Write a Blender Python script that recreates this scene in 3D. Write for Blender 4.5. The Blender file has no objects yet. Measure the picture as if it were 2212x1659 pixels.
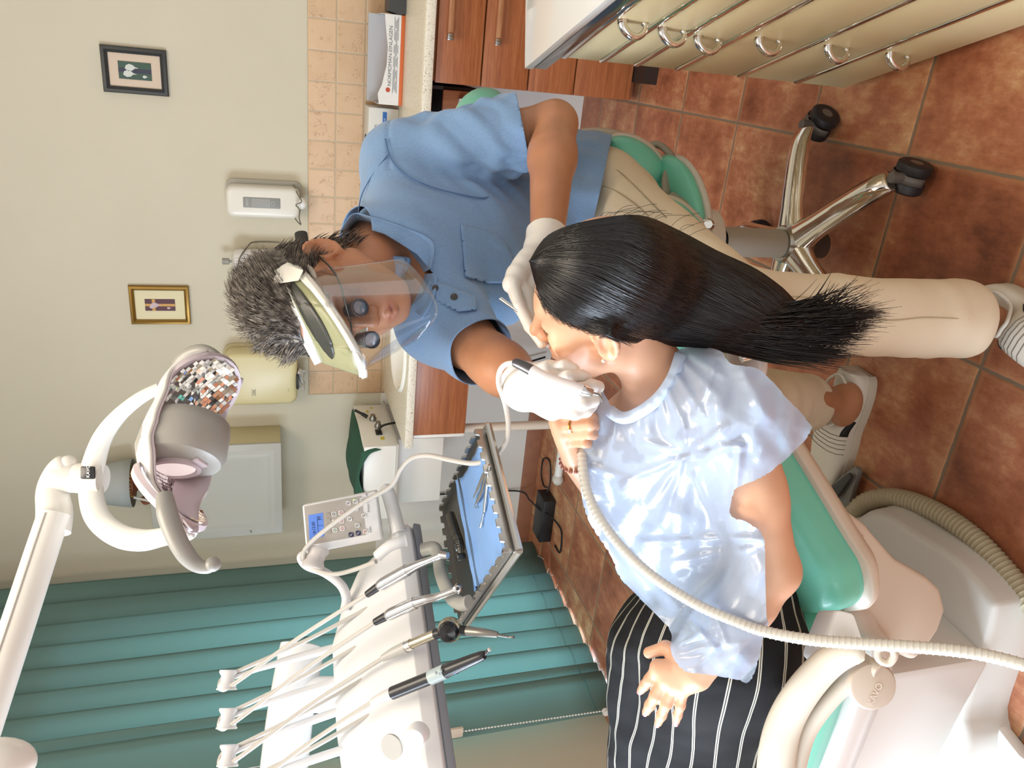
import bpy, bmesh, math, random
import numpy as np
from mathutils import Vector, Matrix, Quaternion
random.seed(7); RNG = np.random.RandomState(11)
SC = bpy.context.scene; COL = SC.collection
# ------------------------------------------------------------------ camera
FPX = 1679.683
CR = np.array([0.91692, 0.39836, -0.02442]); CU = np.array([-0.0981, 0.2837, 0.95389]); CF = np.array([-0.38697, 0.87182, -0.29966])
CR /= np.linalg.norm(CR); CF -= CR*(CF@CR); CF /= np.linalg.norm(CF); CU = np.cross(CR, CF)
CAM = np.array([0.0, 0.0, 1.5])
cd = bpy.data.cameras.new('camera'); co = bpy.data.objects.new('camera', cd); COL.objects.link(co)
cd.sensor_fit = 'HORIZONTAL'; cd.sensor_width = 36.0; cd.lens = FPX/2212*36.0; cd.clip_start = 0.02
m3 = Matrix((tuple(-CU), tuple(CR), tuple(-CF))).transposed()       # the photograph is turned on its side
co.matrix_world = Matrix.Translation(Vector(CAM)) @ m3.to_4x4()
SC.camera = co
# ------------------------------------------------------------------ light
SC.view_settings.view_transform = 'Standard'; SC.view_settings.look = 'None'
SC.view_settings.gamma = 1.0; SC.view_settings.use_curve_mapping = False; SC.view_settings.exposure = 0.0
wd = bpy.data.worlds.new('world'); SC.world = wd; wd.use_nodes = True
bg = wd.node_tree.nodes['Background']; bg.inputs[0].default_value = (1.0, 0.955, 0.89, 1); bg.inputs[1].default_value = 0.80
def area(name, loc, target, sx, sy, power, col):
    l = bpy.data.lights.new(name, 'AREA'); l.shape = 'RECTANGLE'; l.size = sx; l.size_y = sy; l.energy = power; l.color = col
    o = bpy.data.objects.new(name, l); COL.objects.link(o); o.location = loc
    o.rotation_euler = (Vector(target)-Vector(loc)).to_track_quat('-Z', 'Y').to_euler(); return o
area('window_daylight', (-2.93, -0.05, 1.62), (0.0, 0.45, 1.1), 1.45, 1.4, 165, (0.72, 0.84, 1.0))
area('blind_window_daylight', (-4.0, 3.1, 0.75), (-1.0, 2.75, 0.25), 1.5, 1.6, 190, (0.78, 0.86, 1.0))
area('front_fill', (-0.9, -2.3, 1.7), (-0.7, 1.5, 1.0), 1.6, 1.3, 22, (0.93, 0.96, 1.0))  # added cool fill behind the camera to brighten the white unit
area('ceiling_fill', (-0.45, 1.0, 3.2), (0.0, 1.7, 0), 1.2, 1.2, 50, (1.0, 0.87, 0.70))  # unseen warm fill overhead, placed to brighten the cream cabinet front and chair
# ------------------------------------------------------------------ pixel -> world helpers (real distances)
def ray(x, y): return CF + CR*((1659-y)-829.5)/FPX - CU*(x-1106)/FPX
def PD(x, y, d): return CAM + ray(x, y)*d
def PZ(x, y, z): d = ray(x, y); return CAM + d*((z-CAM[2])/d[2])
def PY(x, y, Y): d = ray(x, y); return CAM + d*(Y/d[1])
def PX(x, y, X): d = ray(x, y); return CAM + d*(X/d[0])
def PP(x, y, o, n): d = ray(x, y); n = np.asarray(n, float); return CAM + d*(((np.asarray(o)-CAM)@n)/(d@n))
def nrm(v): v = np.asarray(v, float); return v/(np.linalg.norm(v)+1e-12)
def A(*v): return np.array(v, float)
# ------------------------------------------------------------------ materials
def lin(c):
    if isinstance(c, str):
        c = [int(c[i:i+2], 16)/255 for i in (0, 2, 4)]
        c = [x/12.92 if x <= .04045 else ((x+.055)/1.055)**2.4 for x in c]
    return (c[0], c[1], c[2], 1.0)
class NT:
    def __init__(s, m): s.t = m.node_tree; s.n = s.t.nodes; s.bsdf = s.n['Principled BSDF']
    def __call__(s, kind, *ins, **kw):
        nd = s.n.new(kind)
        for k, v in kw.items():
            if k.startswith('i_'): s.put(nd.inputs[k[2:].replace('_', ' ')], v)
            else: setattr(nd, k, v)
        for i, v in enumerate(ins):
            if v is not None: s.put(nd.inputs[i], v)
        return nd
    def put(s, sock, v):
        if hasattr(v, 'outputs'): v = v.outputs[0]
        if isinstance(v, bpy.types.NodeSocket): s.t.links.new(v, sock)
        else: sock.default_value = v
    def math(s, op, a, b=0.0): return s('ShaderNodeMath', a, b, operation=op)
    def mix(s, f, a, b, mode='MIX'):
        nd = s.n.new('ShaderNodeMix'); nd.data_type = 'RGBA'; nd.blend_type = mode
        s.put(nd.inputs[0], f); s.put(nd.inputs[6], a); s.put(nd.inputs[7], b); return nd.outputs[2]
    def ramp(s, f, stops):
        nd = s.n.new('ShaderNodeValToRGB'); s.put(nd.inputs[0], f); e = nd.color_ramp.elements
        while len(e) < len(stops): e.new(0.5)
        for el, (p, c) in zip(e, stops): el.position = p; el.color = c if len(c) == 4 else lin(c)
        return nd.outputs[0]
    def base(s, v): s.put(s.bsdf.inputs['Base Color'], v)
    def bump(s, h, st=0.3, d=0.002):
        b = s('ShaderNodeBump'); b.inputs['Strength'].default_value = st; b.inputs['Distance'].default_value = d
        s.put(b.inputs['Height'], h); s.t.links.new(b.outputs[0], s.bsdf.inputs['Normal'])
    def obj(s): return s('ShaderNodeTexCoord').outputs['Object']
MATS = {}
def M(name, col='cccccc', rough=0.5, metal=0.0, var=0.0, vs=20.0, bump=0.0, bs=200.0, **kw):
    if name in MATS: return MATS[name]
    m = bpy.data.materials.new(name); m.use_nodes = True; n = NT(m); b = n.bsdf; c = lin(col)
    b.inputs['Base Color'].default_value = c; b.inputs['Roughness'].default_value = rough; b.inputs['Metallic'].default_value = metal
    m.diffuse_color = c
    for k, v in kw.items():
        key = {'trans': 'Transmission Weight', 'ior': 'IOR', 'alpha': 'Alpha', 'sheen': 'Sheen Weight', 'coat': 'Coat Weight', 'sss': 'Subsurface Weight', 'emit': 'Emission Strength', 'emitc': 'Emission Color', 'spec': 'Specular IOR Level', 'aniso': 'Anisotropic'}[k]
        b.inputs[key].default_value = lin(v) if k == 'emitc' else v
    if 'sss' in kw: b.inputs['Subsurface Radius'].default_value = (0.012, 0.005, 0.003); b.inputs['Subsurface Scale'].default_value = 0.6
    if var:
        t = n('ShaderNodeTexNoise', n.obj(), i_Scale=vs, i_Detail=4.0)
        n.base(n.mix(t.outputs[0], tuple(x*(1-var) for x in c[:3])+(1,), tuple(min(1, x*(1+var)) for x in c[:3])+(1,)))
    if bump:
        t2 = n('ShaderNodeTexNoise', n.obj(), i_Scale=bs, i_Detail=3.0); n.bump(t2.outputs[0], bump, 0.002)
    MATS[name] = m; return m
# ------------------------------------------------------------------ objects
def tag(o, label=None, cat=None, group=None, kind=None):
    if label: o['label'] = label
    if cat: o['category'] = cat
    if group: o['group'] = group
    if kind: o['kind'] = kind
    return o
def thing(name, label, cat, loc, group=None):
    o = bpy.data.objects.new(name, None); COL.objects.link(o); o.location = tuple(loc); o.empty_display_size = 0.05
    return tag(o, label, cat, group)
def root_loc(p):
    while p.parent: p = p.parent
    return np.array(p.location)
def mesh_obj(name, V, F, mat, parent=None, ang=40, loc=None):
    V = np.asarray(V, float).reshape(-1, 3)
    o0 = root_loc(parent) if parent else (np.zeros(3) if loc is None else np.asarray(loc, float))
    me = bpy.data.meshes.new(name); me.from_pydata((V-o0).tolist(), [], [list(map(int, f)) for f in F]); me.update()
    if ang is not None:
        me.polygons.foreach_set('use_smooth', [True]*len(me.polygons))
        if ang < 180: me.set_sharp_from_angle(angle=math.radians(ang))
    for m in (mat if isinstance(mat, (list, tuple)) else [mat]): me.materials.append(m)
    o = bpy.data.objects.new(name, me); COL.objects.link(o)
    if parent: o.parent = parent
    elif loc is not None: o.location = tuple(loc)
    return o
def frame(axis, up=(0, 0, 1)):
    z = nrm(axis); u = np.asarray(up, float)
    if abs(z@nrm(u)) > .99: u = A(1, 0, 0)
    x = nrm(np.cross(u, z)); y = np.cross(z, x); return np.stack([x, y, z], 1)
class MB:
    def __init__(s): s.v = []; s.f = []; s.mi = []; s.cur = 0; s.n = 0
    def add(s, V, F):
        V = np.asarray(V, float).reshape(-1, 3); s.v.append(V)
        for f in F: s.f.append([i+s.n for i in f]); s.mi.append(s.cur)
        s.n += len(V); return s
    def mat(s, i): s.cur = i; return s
    def box(s, c, size, R=None, bev=0.0, seg=2):
        bm = bmesh.new(); bmesh.ops.create_cube(bm, size=1.0)
        for v in bm.verts: v.co = Vector((v.co.x*size[0], v.co.y*size[1], v.co.z*size[2]))
        if bev: bmesh.ops.bevel(bm, geom=bm.edges[:], offset=min(bev, .49*min(size)), segments=seg, profile=0.5, affect='EDGES')
        return s._bm(bm, c, R)
    def _bm(s, bm, c=(0, 0, 0), R=None):
        bm.verts.index_update(); V = np.array([tuple(v.co) for v in bm.verts]); F = [[v.index for v in f.verts] for f in bm.faces]; bm.free()
        if R is not None: V = V@np.asarray(R).T
        return s.add(V+np.asarray(c, float), F)
    def hexa(s, P, bev=0.0, seg=2):              # 8 corners: bottom ring 0-3, top ring 4-7
        P = [np.asarray(p, float) for p in P]
        F = [[3, 2, 1, 0], [4, 5, 6, 7]]+[[i, (i+1) % 4, 4+(i+1) % 4, 4+i] for i in range(4)]
        if not bev: return s.add(P, F)
        bm = bmesh.new(); vs = [bm.verts.new(p) for p in P]
        for f in F: bm.faces.new([vs[i] for i in f])
        bmesh.ops.recalc_face_normals(bm, faces=bm.faces[:]); bmesh.ops.bevel(bm, geom=bm.edges[:], offset=bev, segments=seg, profile=.5, affect='EDGES'); return s._bm(bm)
    def prism(s, P, vec, bev=0.0, seg=2):        # planar polygon extruded by vec
        P = [np.asarray(p, float) for p in P]; vec = np.asarray(vec, float); n = len(P)
        bm = bmesh.new(); a = [bm.verts.new(p) for p in P]; b = [bm.verts.new(p+vec) for p in P]
        bm.faces.new(a[::-1]); bm.faces.new(b)
        for i in range(n): bm.faces.new([a[i], a[(i+1) % n], b[(i+1) % n], b[i]])
        bmesh.ops.recalc_face_normals(bm, faces=bm.faces[:])
        if bev:
            es = [e for e in bm.edges if e.calc_face_angle(0) > .5]
            bmesh.ops.bevel(bm, geom=es, offset=bev, segments=seg, profile=.5, affect='EDGES')
        return s._bm(bm)
    def tube(s, pts, r, seg=12, cap=True, closed=False, flat=1.0, up=None):
        P = np.asarray(pts, float); n = len(P); r = np.full(n, r) if np.isscalar(r) else np.asarray(r, float)
        T = np.roll(P, -1, 0)-np.roll(P, 1, 0)
        if not closed: T[0] = P[1]-P[0]; T[-1] = P[-1]-P[-2]
        T /= np.linalg.norm(T, axis=1)[:, None]+1e-12
        u0 = A(0, 0, 1) if up is None else np.asarray(up, float)
        if abs(T[0]@u0) > .95: u0 = A(1, 0, 0) if abs(T[0][0]) < .9 else A(0, 1, 0)
        u = nrm(u0-T[0]*(T[0]@u0)); V = []
        th = np.linspace(0, 2*np.pi, seg, endpoint=False)
        for i in range(n):
            u = nrm(u-T[i]*(T[i]@u)); w = np.cross(T[i], u)
            V.append(P[i]+r[i]*(np.cos(th)[:, None]*u*flat+np.sin(th)[:, None]*w))
        V = np.concatenate(V); F = []
        for i in range(n if closed else n-1):
            j = (i+1) % n
            for k in range(seg): F.append([i*seg+k, i*seg+(k+1) % seg, j*seg+(k+1) % seg, j*seg+k])
        if cap and not closed: F.append(list(range(seg))[::-1]); F.append([(n-1)*seg+k for k in range(seg)])
        return s.add(V, F)
    def lathe(s, prof, o, axis=(0, 0, 1), seg=32, up=(0, 1, 0), cap=True, sx=1.0):
        R = frame(axis, up); th = np.linspace(0, 2*np.pi, seg, endpoint=False); V = []; F = []
        for r, h in prof: V.append(np.stack([r*np.cos(th)*sx, r*np.sin(th), np.full(seg, h)], 1))
        V = np.concatenate(V)@R.T+np.asarray(o, float); n = len(prof)
        for i in range(n-1):
            for k in range(seg): F.append([i*seg+k, i*seg+(k+1) % seg, (i+1)*seg+(k+1) % seg, (i+1)*seg+k])
        if cap: F.append(list(range(seg))[::-1]); F.append([(n-1)*seg+k for k in range(seg)])
        return s.add(V, F)
    def loft(s, rings, cap=True, closed=False):
        n = len(rings); m = len(rings[0]); F = []
        for i in range(n if closed else n-1):
            j = (i+1) % n
            for k in range(m): F.append([i*m+k, i*m+(k+1) % m, j*m+(k+1) % m, j*m+k])
        if cap and not closed: F.append(list(range(m))[::-1]); F.append([(n-1)*m+k for k in range(m)])
        return s.add(np.concatenate([np.asarray(r, float) for r in rings]), F)
    def ell(s, c, r, R=None, seg=24, rings=14):
        V = [(0, 0, -1)]; F = []
        for i in range(1, rings):
            p = -math.pi/2+math.pi*i/rings
            for k in range(seg): t = 2*math.pi*k/seg; V.append((math.cos(p)*math.cos(t), math.cos(p)*math.sin(t), math.sin(p)))
        V.append((0, 0, 1)); L = len(V)-1
        for k in range(seg):
            F.append([0, 1+(k+1) % seg, 1+k]); F.append([L, 1+(rings-2)*seg+k, 1+(rings-2)*seg+(k+1) % seg])
            for i in range(rings-2): a = 1+i*seg; F.append([a+k, a+(k+1) % seg, a+seg+(k+1) % seg, a+seg+k])
        V = np.array(V)*np.asarray(r if not np.isscalar(r) else (r, r, r))
        if R is not None: V = V@np.asarray(R).T
        return s.add(V+np.asarray(c, float), F)
    def surf(s, G):                               # G: (n,m,3) open grid
        n, m = G.shape[:2]
        return s.add(G.reshape(-1, 3), [[i*m+j, i*m+j+1, (i+1)*m+j+1, (i+1)*m+j] for i in range(n-1) for j in range(m-1)])
    def build(s, name, mat, parent=None, ang=40, loc=None):
        o = mesh_obj(name, np.concatenate(s.v), s.f, mat, parent, ang, loc)
        if isinstance(mat, (list, tuple)): o.data.polygons.foreach_set('material_index', s.mi)
        return o
def solid(o, th, off=0.0):
    md = o.modifiers.new('solid', 'SOLIDIFY'); md.thickness = th; md.offset = off; return o
def subsurf(o, n=1):
    md = o.modifiers.new('sub', 'SUBSURF'); md.levels = n; md.render_levels = n; return o
def spline(pts, n=8, closed=False):
    P = np.asarray(pts, float); out = []; k = len(P)
    for i in range(k if closed else k-1):
        g = (lambda j: P[j % k]) if closed else (lambda j: P[min(max(j, 0), k-1)])
        p0, p1, p2, p3 = g(i-1), g(i), g(i+1), g(i+2)
        for t in np.arange(n)/n:
            out.append(.5*((2*p1)+(-p0+p2)*t+(2*p0-5*p1+4*p2-p3)*t*t+(-p0+3*p1-3*p2+p3)*t**3))
    if not closed: out.append(P[-1])
    return np.array(out)
def rrect(w, h, r, n=5):                          # rounded rectangle outline, centred, 2D
    out = []
    for cx, cy, a in ((w/2-r, h/2-r, 0), (-w/2+r, h/2-r, 90), (-w/2+r, -h/2+r, 180), (w/2-r, -h/2+r, 270)):
        for i in range(n+1): t = math.radians(a+90*i/n); out.append((cx+r*math.cos(t), cy+r*math.sin(t)))
    return np.array(out)
def plane_pts(P2, o, ex, ey): P2 = np.asarray(P2); return np.asarray(o)+P2[:, :1]*np.asarray(ex)+P2[:, 1:2]*np.asarray(ey)
def text(name, s, o, ex, ey, size, mat, parent, th=0.0006, align='LEFT', sx=1.0):
    cu = bpy.data.curves.new(name, 'FONT'); cu.body = s; cu.size = size; cu.extrude = th/2; cu.align_x = align
    ob = bpy.data.objects.new(name+'_tmp', cu); COL.objects.link(ob)
    dg = bpy.context.evaluated_depsgraph_get(); me = bpy.data.meshes.new_from_object(ob.evaluated_get(dg))
    V = np.array([tuple(v.co) for v in me.vertices]).reshape(-1, 3); F = [list(p.vertices) for p in me.polygons]
    COL.objects.unlink(ob); bpy.data.objects.remove(ob); bpy.data.curves.remove(cu)
    ex, ey = nrm(ex), nrm(ey); ez = np.cross(ex, ey)
    W = np.asarray(o)+V[:, :1]*ex*sx+V[:, 1:2]*ey+V[:, 2:]*ez
    return mesh_obj(name, W, F, mat, parent, None)
def dup(root, delta, label=None, name=None):
    r = root.copy(); COL.objects.link(r); r.location = root.location+Vector(delta)
    if label: r['label'] = label
    for ch in list(root.children):
        c = ch.copy(); COL.objects.link(c); c.parent = r
        for g in ch.children: d = g.copy(); COL.objects.link(d); d.parent = c
    return r
# ------------------------------------------------------------------ room materials
YB = 3.755; XL = -2.86
def wall_mat():
    m = M('wall_paint', 'cfc9ac', 0.85); n = NT(m)
    t = n('ShaderNodeTexNoise', n.obj(), i_Scale=3.0, i_Detail=2.0)
    n.base(n.mix(t.outputs[0], lin('c4bda9'), lin('cbc4b0')))
    t2 = n('ShaderNodeTexNoise', n.obj(), i_Scale=350.0); n.bump(t2.outputs[0], .08, .001); return m
def floor_mat():
    m = M('terracotta_tile', 'a5613f', 0.42); n = NT(m); P = n.obj()
    sep = n('ShaderNodeSeparateXYZ', P)
    fx = n.math('DIVIDE', n.math('ADD', sep.outputs[0], 0.13+8*.398), .398); fy = n.math('DIVIDE', n.math('ADD', sep.outputs[1], -2.755+10*.385), .385)
    wob = n('ShaderNodeTexNoise', P, i_Scale=40.0)
    w = n.math('MULTIPLY', n.math('SUBTRACT', wob.outputs[0], .5), .012)
    ax = n.math('FRACT', n.math('ADD', fx, w)); ay = n.math('FRACT', n.math('ADD', fy, w))
    ex = n.math('MINIMUM', ax, n.math('SUBTRACT', 1.0, ax)); ey = n.math('MINIMUM', ay, n.math('SUBTRACT', 1.0, ay))
    d = n.math('MINIMUM', ex, ey)
    cell = n('ShaderNodeCombineXYZ', n.math('FLOOR', fx), n.math('FLOOR', fy), 0.0)
    rnd = n('ShaderNodeTexWhiteNoise', cell)
    off = n('ShaderNodeVectorMath', P, n('ShaderNodeVectorMath', rnd.outputs['Color'], (9, 9, 9), operation='MULTIPLY'), operation='ADD')
    big = n('ShaderNodeTexNoise', off, i_Scale=5.0, i_Detail=6.0, i_Roughness=.62)
    st = n('ShaderNodeVectorMath', off, (1.0, .45, 1.0), operation='MULTIPLY')
    fine = n('ShaderNodeTexNoise', st, i_Scale=38.0, i_Detail=7.0, i_Roughness=.7)
    f1 = n.math('ADD', n.math('MULTIPLY', big.outputs[0], .75), n.math('MULTIPLY', fine.outputs[0], .42))
    f1 = n.math('ADD', f1, n.math('MULTIPLY', n.math('SUBTRACT', rnd.outputs[0], .5), .16))
    c = n.ramp(f1, [(.36, '6e3d29'), (.50, '93573b'), (.60, 'a86a4b'), (.70, 'bd8a64'), (.82, 'd6b78c')])
    edge = n.ramp(d, [(.012, (1, 1, 1, 1)), (.045, (0, 0, 0, 1))])
    c = n.mix(n.math('MULTIPLY', edge, .35), c, lin('c79468'))
    gro = n.ramp(d, [(.008, (1, 1, 1, 1)), (.012, (0, 0, 0, 1))])
    c = n.mix(gro, c, lin('7b6a58')); n.base(c)
    h = n.math('SUBTRACT', n.math('MULTIPLY', fine.outputs[0], .35), n.math('MULTIPLY', n.ramp(d, [(.008, (1, 1, 1, 1)), (.022, (0, 0, 0, 1))]), 1.0))
    n.bump(h, .5, .003); n.put(n.bsdf.inputs['Roughness'], n.math('ADD', n.math('MULTIPLY', fine.outputs[0], .3), .28)); return m
def splash_mat():
    m = M('backsplash_tile', 'c9a988', 0.45); n = NT(m); P = n.obj()
    sep = n('ShaderNodeSeparateXYZ', P)
    fx = n.math('DIVIDE', n.math('ADD', sep.outputs[0], -.0662+20*.1256), .1256); fz = n.math('DIVIDE', n.math('ADD', sep.outputs[2], -1.3014+20*.1235), .1235)
    ax = n.math('FRACT', fx); az = n.math('FRACT', fz)
    d = n.math('MINIMUM', n.math('MINIMUM', ax, n.math('SUBTRACT', 1.0, ax)), n.math('MINIMUM', az, n.math('SUBTRACT', 1.0, az)))
    cell = n('ShaderNodeCombineXYZ', n.math('FLOOR', fx), n.math('FLOOR', fz), 0.0); rnd = n('ShaderNodeTexWhiteNoise', cell)
    off = n('ShaderNodeVectorMath', P, n('ShaderNodeVectorMath', rnd.outputs['Color'], (7, 7, 7), operation='MULTIPLY'), operation='ADD')
    big = n('ShaderNodeTexNoise', off, i_Scale=14.0, i_Detail=5.0)
    c = n.mix(rnd.outputs[0], lin('c4a27e'), lin('cfae8c')); c = n.mix(n.math('MULTIPLY', n.math('SUBTRACT', big.outputs[0], .35), 1.2), c, lin('d2b593'))
    vein = n('ShaderNodeTexNoise', off, i_Scale=26.0, i_Detail=3.0, i_Distortion=2.2)
    v = n.math('ABSOLUTE', n.math('SUBTRACT', vein.outputs[0], .5))
    msk = n('ShaderNodeTexNoise', off, i_Scale=18.0)
    vm = n.math('MULTIPLY', n.ramp(v, [(.004, (1, 1, 1, 1)), (.02, (0, 0, 0, 1))]), n.ramp(msk.outputs[0], [(.52, (0, 0, 0, 1)), (.62, (1, 1, 1, 1))]))
    c = n.mix(n.math('MULTIPLY', vm, .75), c, lin('8a6a4c'))
    c = n.mix(n.ramp(d, [(.018, (1, 1, 1, 1)), (.028, (0, 0, 0, 1))]), c, lin('b3a084')); n.base(c)
    n.bump(n.math('ADD', n.ramp(d, [(.015, (0, 0, 0, 1)), (.05, (1, 1, 1, 1))]), n.math('MULTIPLY', vm, -.2)), .5, .003); return m
def counter_mat():
    m = M('speckled_laminate', 'd9d0bb', .35); n = NT(m)
    t = n('ShaderNodeTexNoise', n.obj(), i_Scale=160.0, i_Detail=2.0); t2 = n('ShaderNodeTexNoise', n.obj(), i_Scale=230.0, i_Detail=1.0)
    c = n.mix(n.ramp(t.outputs[0], [(.62, (0, 0, 0, 1)), (.66, (1, 1, 1, 1))]), lin('dbd3c0'), lin('a89a80'))
    n.base(n.mix(n.ramp(t2.outputs[0], [(.60, (0, 0, 0, 1)), (.66, (1, 1, 1, 1))]), c, lin('eee8da'))); return m
def wood_mat(name, c1, c2, c3, axis=(1, 20, 20), rough=.38):
    m = M(name, c2, rough); n = NT(m)
    mp = n('ShaderNodeMapping', n.obj()); mp.inputs['Scale'].default_value = axis
    t = n('ShaderNodeTexNoise', mp, i_Scale=3.2, i_Detail=9.0, i_Roughness=.68, i_Distortion=.9)
    t2 = n('ShaderNodeTexNoise', mp, i_Scale=22.0, i_Detail=4.0)
    f = n.math('ADD', n.math('MULTIPLY', t.outputs[0], .8), n.math('MULTIPLY', t2.outputs[0], .25))
    n.base(n.ramp(f, [(.34, c1), (.5, c2), (.68, c3)])); n.bump(t2.outputs[0], .06, .001); return m
WALL = wall_mat(); FLOOR = floor_mat(); SPL = splash_mat(); CTR = counter_mat()
WOOD = wood_mat('cherry_wood', '7d4529', '94552f', 'a86a42'); WOODV = wood_mat('cherry_wood_upright', '7d4529', '94552f', 'a86a42', (14, 14, 1))
WHITE = M('white_plastic', 'e9e9e6', .32); WHITEM = M('white_enamel', 'e4e2da', .35); LGREY = M('light_grey_plastic', 'b9b8b2', .4); MGREY = M('grey_plastic', '8d8b84', .45)
DARK = M('dark_plastic', '1c1c1e', .4); BLACK = M('black_rubber', '101012', .5); CHROME = M('chrome', 'e3e1dc', .08, 1.0); STEEL = M('brushed_steel', 'c4c3bf', .25, 1.0); DSTEEL = M('dull_steel', '8f8e8a', .32, 1.0)
MINT = M('mint_vinyl', '76d1ba', .34, bump=.12, bs=900, coat=.15); PRINT = M('grey_print', '55565a', .6); CREAM = M('cream_enamel', 'e2d5ab', .34, spec=.35); TAN = M('ivory_plastic', 'd6cbbb', .35)
# ------------------------------------------------------------------ room shell
def slab(name, lo, hi, mat, kind='structure'):
    lo = A(*lo); hi = A(*hi); return tag(MB().box((lo+hi)/2, hi-lo).build(name, mat, None, None), kind=kind)
slab('floor', (-3.2, -2.6, -.05), (2.6, YB+.02, 0), FLOOR)
slab('wall_back', (-3.0, YB, 0), (2.6, YB+.12, 3.3), WALL)
wl = MB()      # window wall: opening behind the blind, opening nearer the camera
for y0, y1, z0, z1 in ((3.35, YB+.12, 0, 3.3), (2.56, 3.35, 2.3, 3.3), (.75, 2.56, 0, 3.3), (-.85, .75, 0, .85), (-.85, .75, 2.35, 3.3), (-2.6, -.85, 0, 3.3)):
    wl.box(((XL-.06), (y0+y1)/2, (z0+z1)/2), (.12, y1-y0, z1-z0))
tag(wl.build('wall_left', WALL, None, None), kind='structure')
slab('ceiling', (-3.0, -2.6, 3.3), (2.6, YB+.12, 3.4), M('ceiling_paint', 'e6e2d6', .9))
lo_ = MB().box((-.33, YB-.002, .465), (5.1, .004, .93)); tag(lo_.build('trim_3', M('lower_wall_white', 'dedcd6', .8)), kind='structure')  # thin off-white panel over the lower part of the back wall
sk = MB().box((-2.34, YB-.006, .045), (1.25, .012, .09), bev=.002)
tag(sk.build('trim_1', M('skirting_tile', '9a6850', .5, var=.25, vs=12)), kind='structure')
sp = MB().box(((-1.695+2.5)/2, YB-.004, (1.3014+.915)/2), (4.195, .008, 1.3014-.915), bev=.002); tag(sp.build('trim_2', SPL), kind='structure')
wf = MB()
for y0, y1, z0, z1 in ((-.85, -.79, .85, 2.35), (.69, .75, .85, 2.35), (-.85, .75, .85, .91), (-.85, .75, 2.29, 2.35), (-.08, -.02, .85, 2.35)): wf.box((XL-.06, (y0+y1)/2, (z0+z1)/2), (.07, y1-y0, z1-z0), bev=.006)
tag(wf.build('window_1', WHITEM), kind='structure')
wf = MB()
for y0, y1, z0, z1 in ((2.56, 2.62, .02, 2.3), (3.29, 3.35, .02, 2.3), (2.56, 3.35, 2.24, 2.3), (2.56, 3.35, 0, .04), (2.93, 2.99, .02, 2.3)): wf.box((XL-.06, (y0+y1)/2, (z0+z1)/2), (.07, y1-y0, z1-z0), bev=.006)
tag(wf.build('window_2', WHITEM), kind='structure')
# ------------------------------------------------------------------ worktop, cupboards, sink
wt = MB().box(((-1.665+2.4)/2, (3.06+YB-.009)/2, .904), (4.065, YB-.009-3.06, .04), bev=.009)
wto = tag(wt.build('worktop', CTR, loc=(0, 3.4, .9)), 'pale speckled worktop running along the tiled back wall', 'worktop')
c = PZ(862, 752, .924); sink = thing('sink', 'white oval basin set into the left end of the speckled worktop', 'sink', c)
sb = MB(); prof = [(.02, -.12), (.10, -.115), (.15, -.06), (.168, -.004), (.178, .008), (.190, .012), (.200, .007), (.204, 0.0005)]
sb.lathe(prof, c, (0, 0, 1), 48, cap=False, sx=1.0); sb.build('bowl', M('sink_ceramic', 'eeece4', .15), sink)
MB().lathe([(.0, -.118), (.018, -.118), (.02, -.114), (.0, -.113)], c, seg=20).build('drain', CHROME, sink)
for b in ([wto]):   # hole for the bowl
    bo = MB().lathe([(.19, -.2), (.19, .2)], c, seg=40).build('sink_cutter', CTR)
    md = b.modifiers.new('cut', 'BOOLEAN'); md.object = bo; md.operation = 'DIFFERENCE'; md.solver = 'EXACT'
    dg = bpy.context.evaluated_depsgraph_get(); nm = bpy.data.meshes.new_from_object(b.evaluated_get(dg)); b.modifiers.clear(); b.data = nm; bpy.data.objects.remove(bo)
    nm.set_sharp_from_angle(angle=math.radians(40))
cab = thing('drawer_cabinet', 'cherry wood drawer unit under the right end of the speckled worktop', 'cabinet', (.3, 3.4, 0))
MB().box((.58, 3.43, .46), (1.39, .60, .84)).build('carcass', WOOD, cab)
zs = [.872, .692, .503, .310, .062]
for i in range(4):
    z1, z0 = zs[i]-.003, zs[i+1]+.003; d = MB().box((.58, 3.105, (z0+z1)/2), (1.40, .022, z1-z0), bev=.002).build('drawer', WOOD, cab)
    if i < 2:
        hz = PY((975, 1080)[i], 40, 3.06)[2]; hx = PY((975, 1080)[i], (80, 92)[i], 3.06)[0]
        MB().box((hx+.28, 3.062, hz), (.56, .014, .020), bev=.003).build('handle', wood_mat('oak_bar', '8a5636', 'a3704a', 'b8875e'), d)
        for x in (hx, hx+.56): MB().box((x, 3.060, hz), (.022, .024, .024), bev=.003).box((x, 3.085, hz), (.012, .03, .012)).build('handle_bracket', STEEL, d)
MB().box((.6, 3.2, .03), (1.3, .4, .06)).build('plinth', M('dark_plinth', '2a1d16', .6), cab)
ow = thing('open_cubby', 'dark open compartment under the worktop left of the wood drawers', 'shelf', (-.45, 3.45, .6))
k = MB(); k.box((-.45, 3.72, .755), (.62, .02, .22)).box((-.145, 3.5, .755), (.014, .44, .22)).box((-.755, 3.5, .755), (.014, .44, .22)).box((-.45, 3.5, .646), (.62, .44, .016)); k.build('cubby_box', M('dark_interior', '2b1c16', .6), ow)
MB().box((-.20, 3.27, .70), (.10, .02, .20), bev=.003).build('side_panel', WOODV, ow)
MB().box((-.19, 3.245, .715), (.028, .03, .05), bev=.006).build('catch', WHITE, ow)
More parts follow.
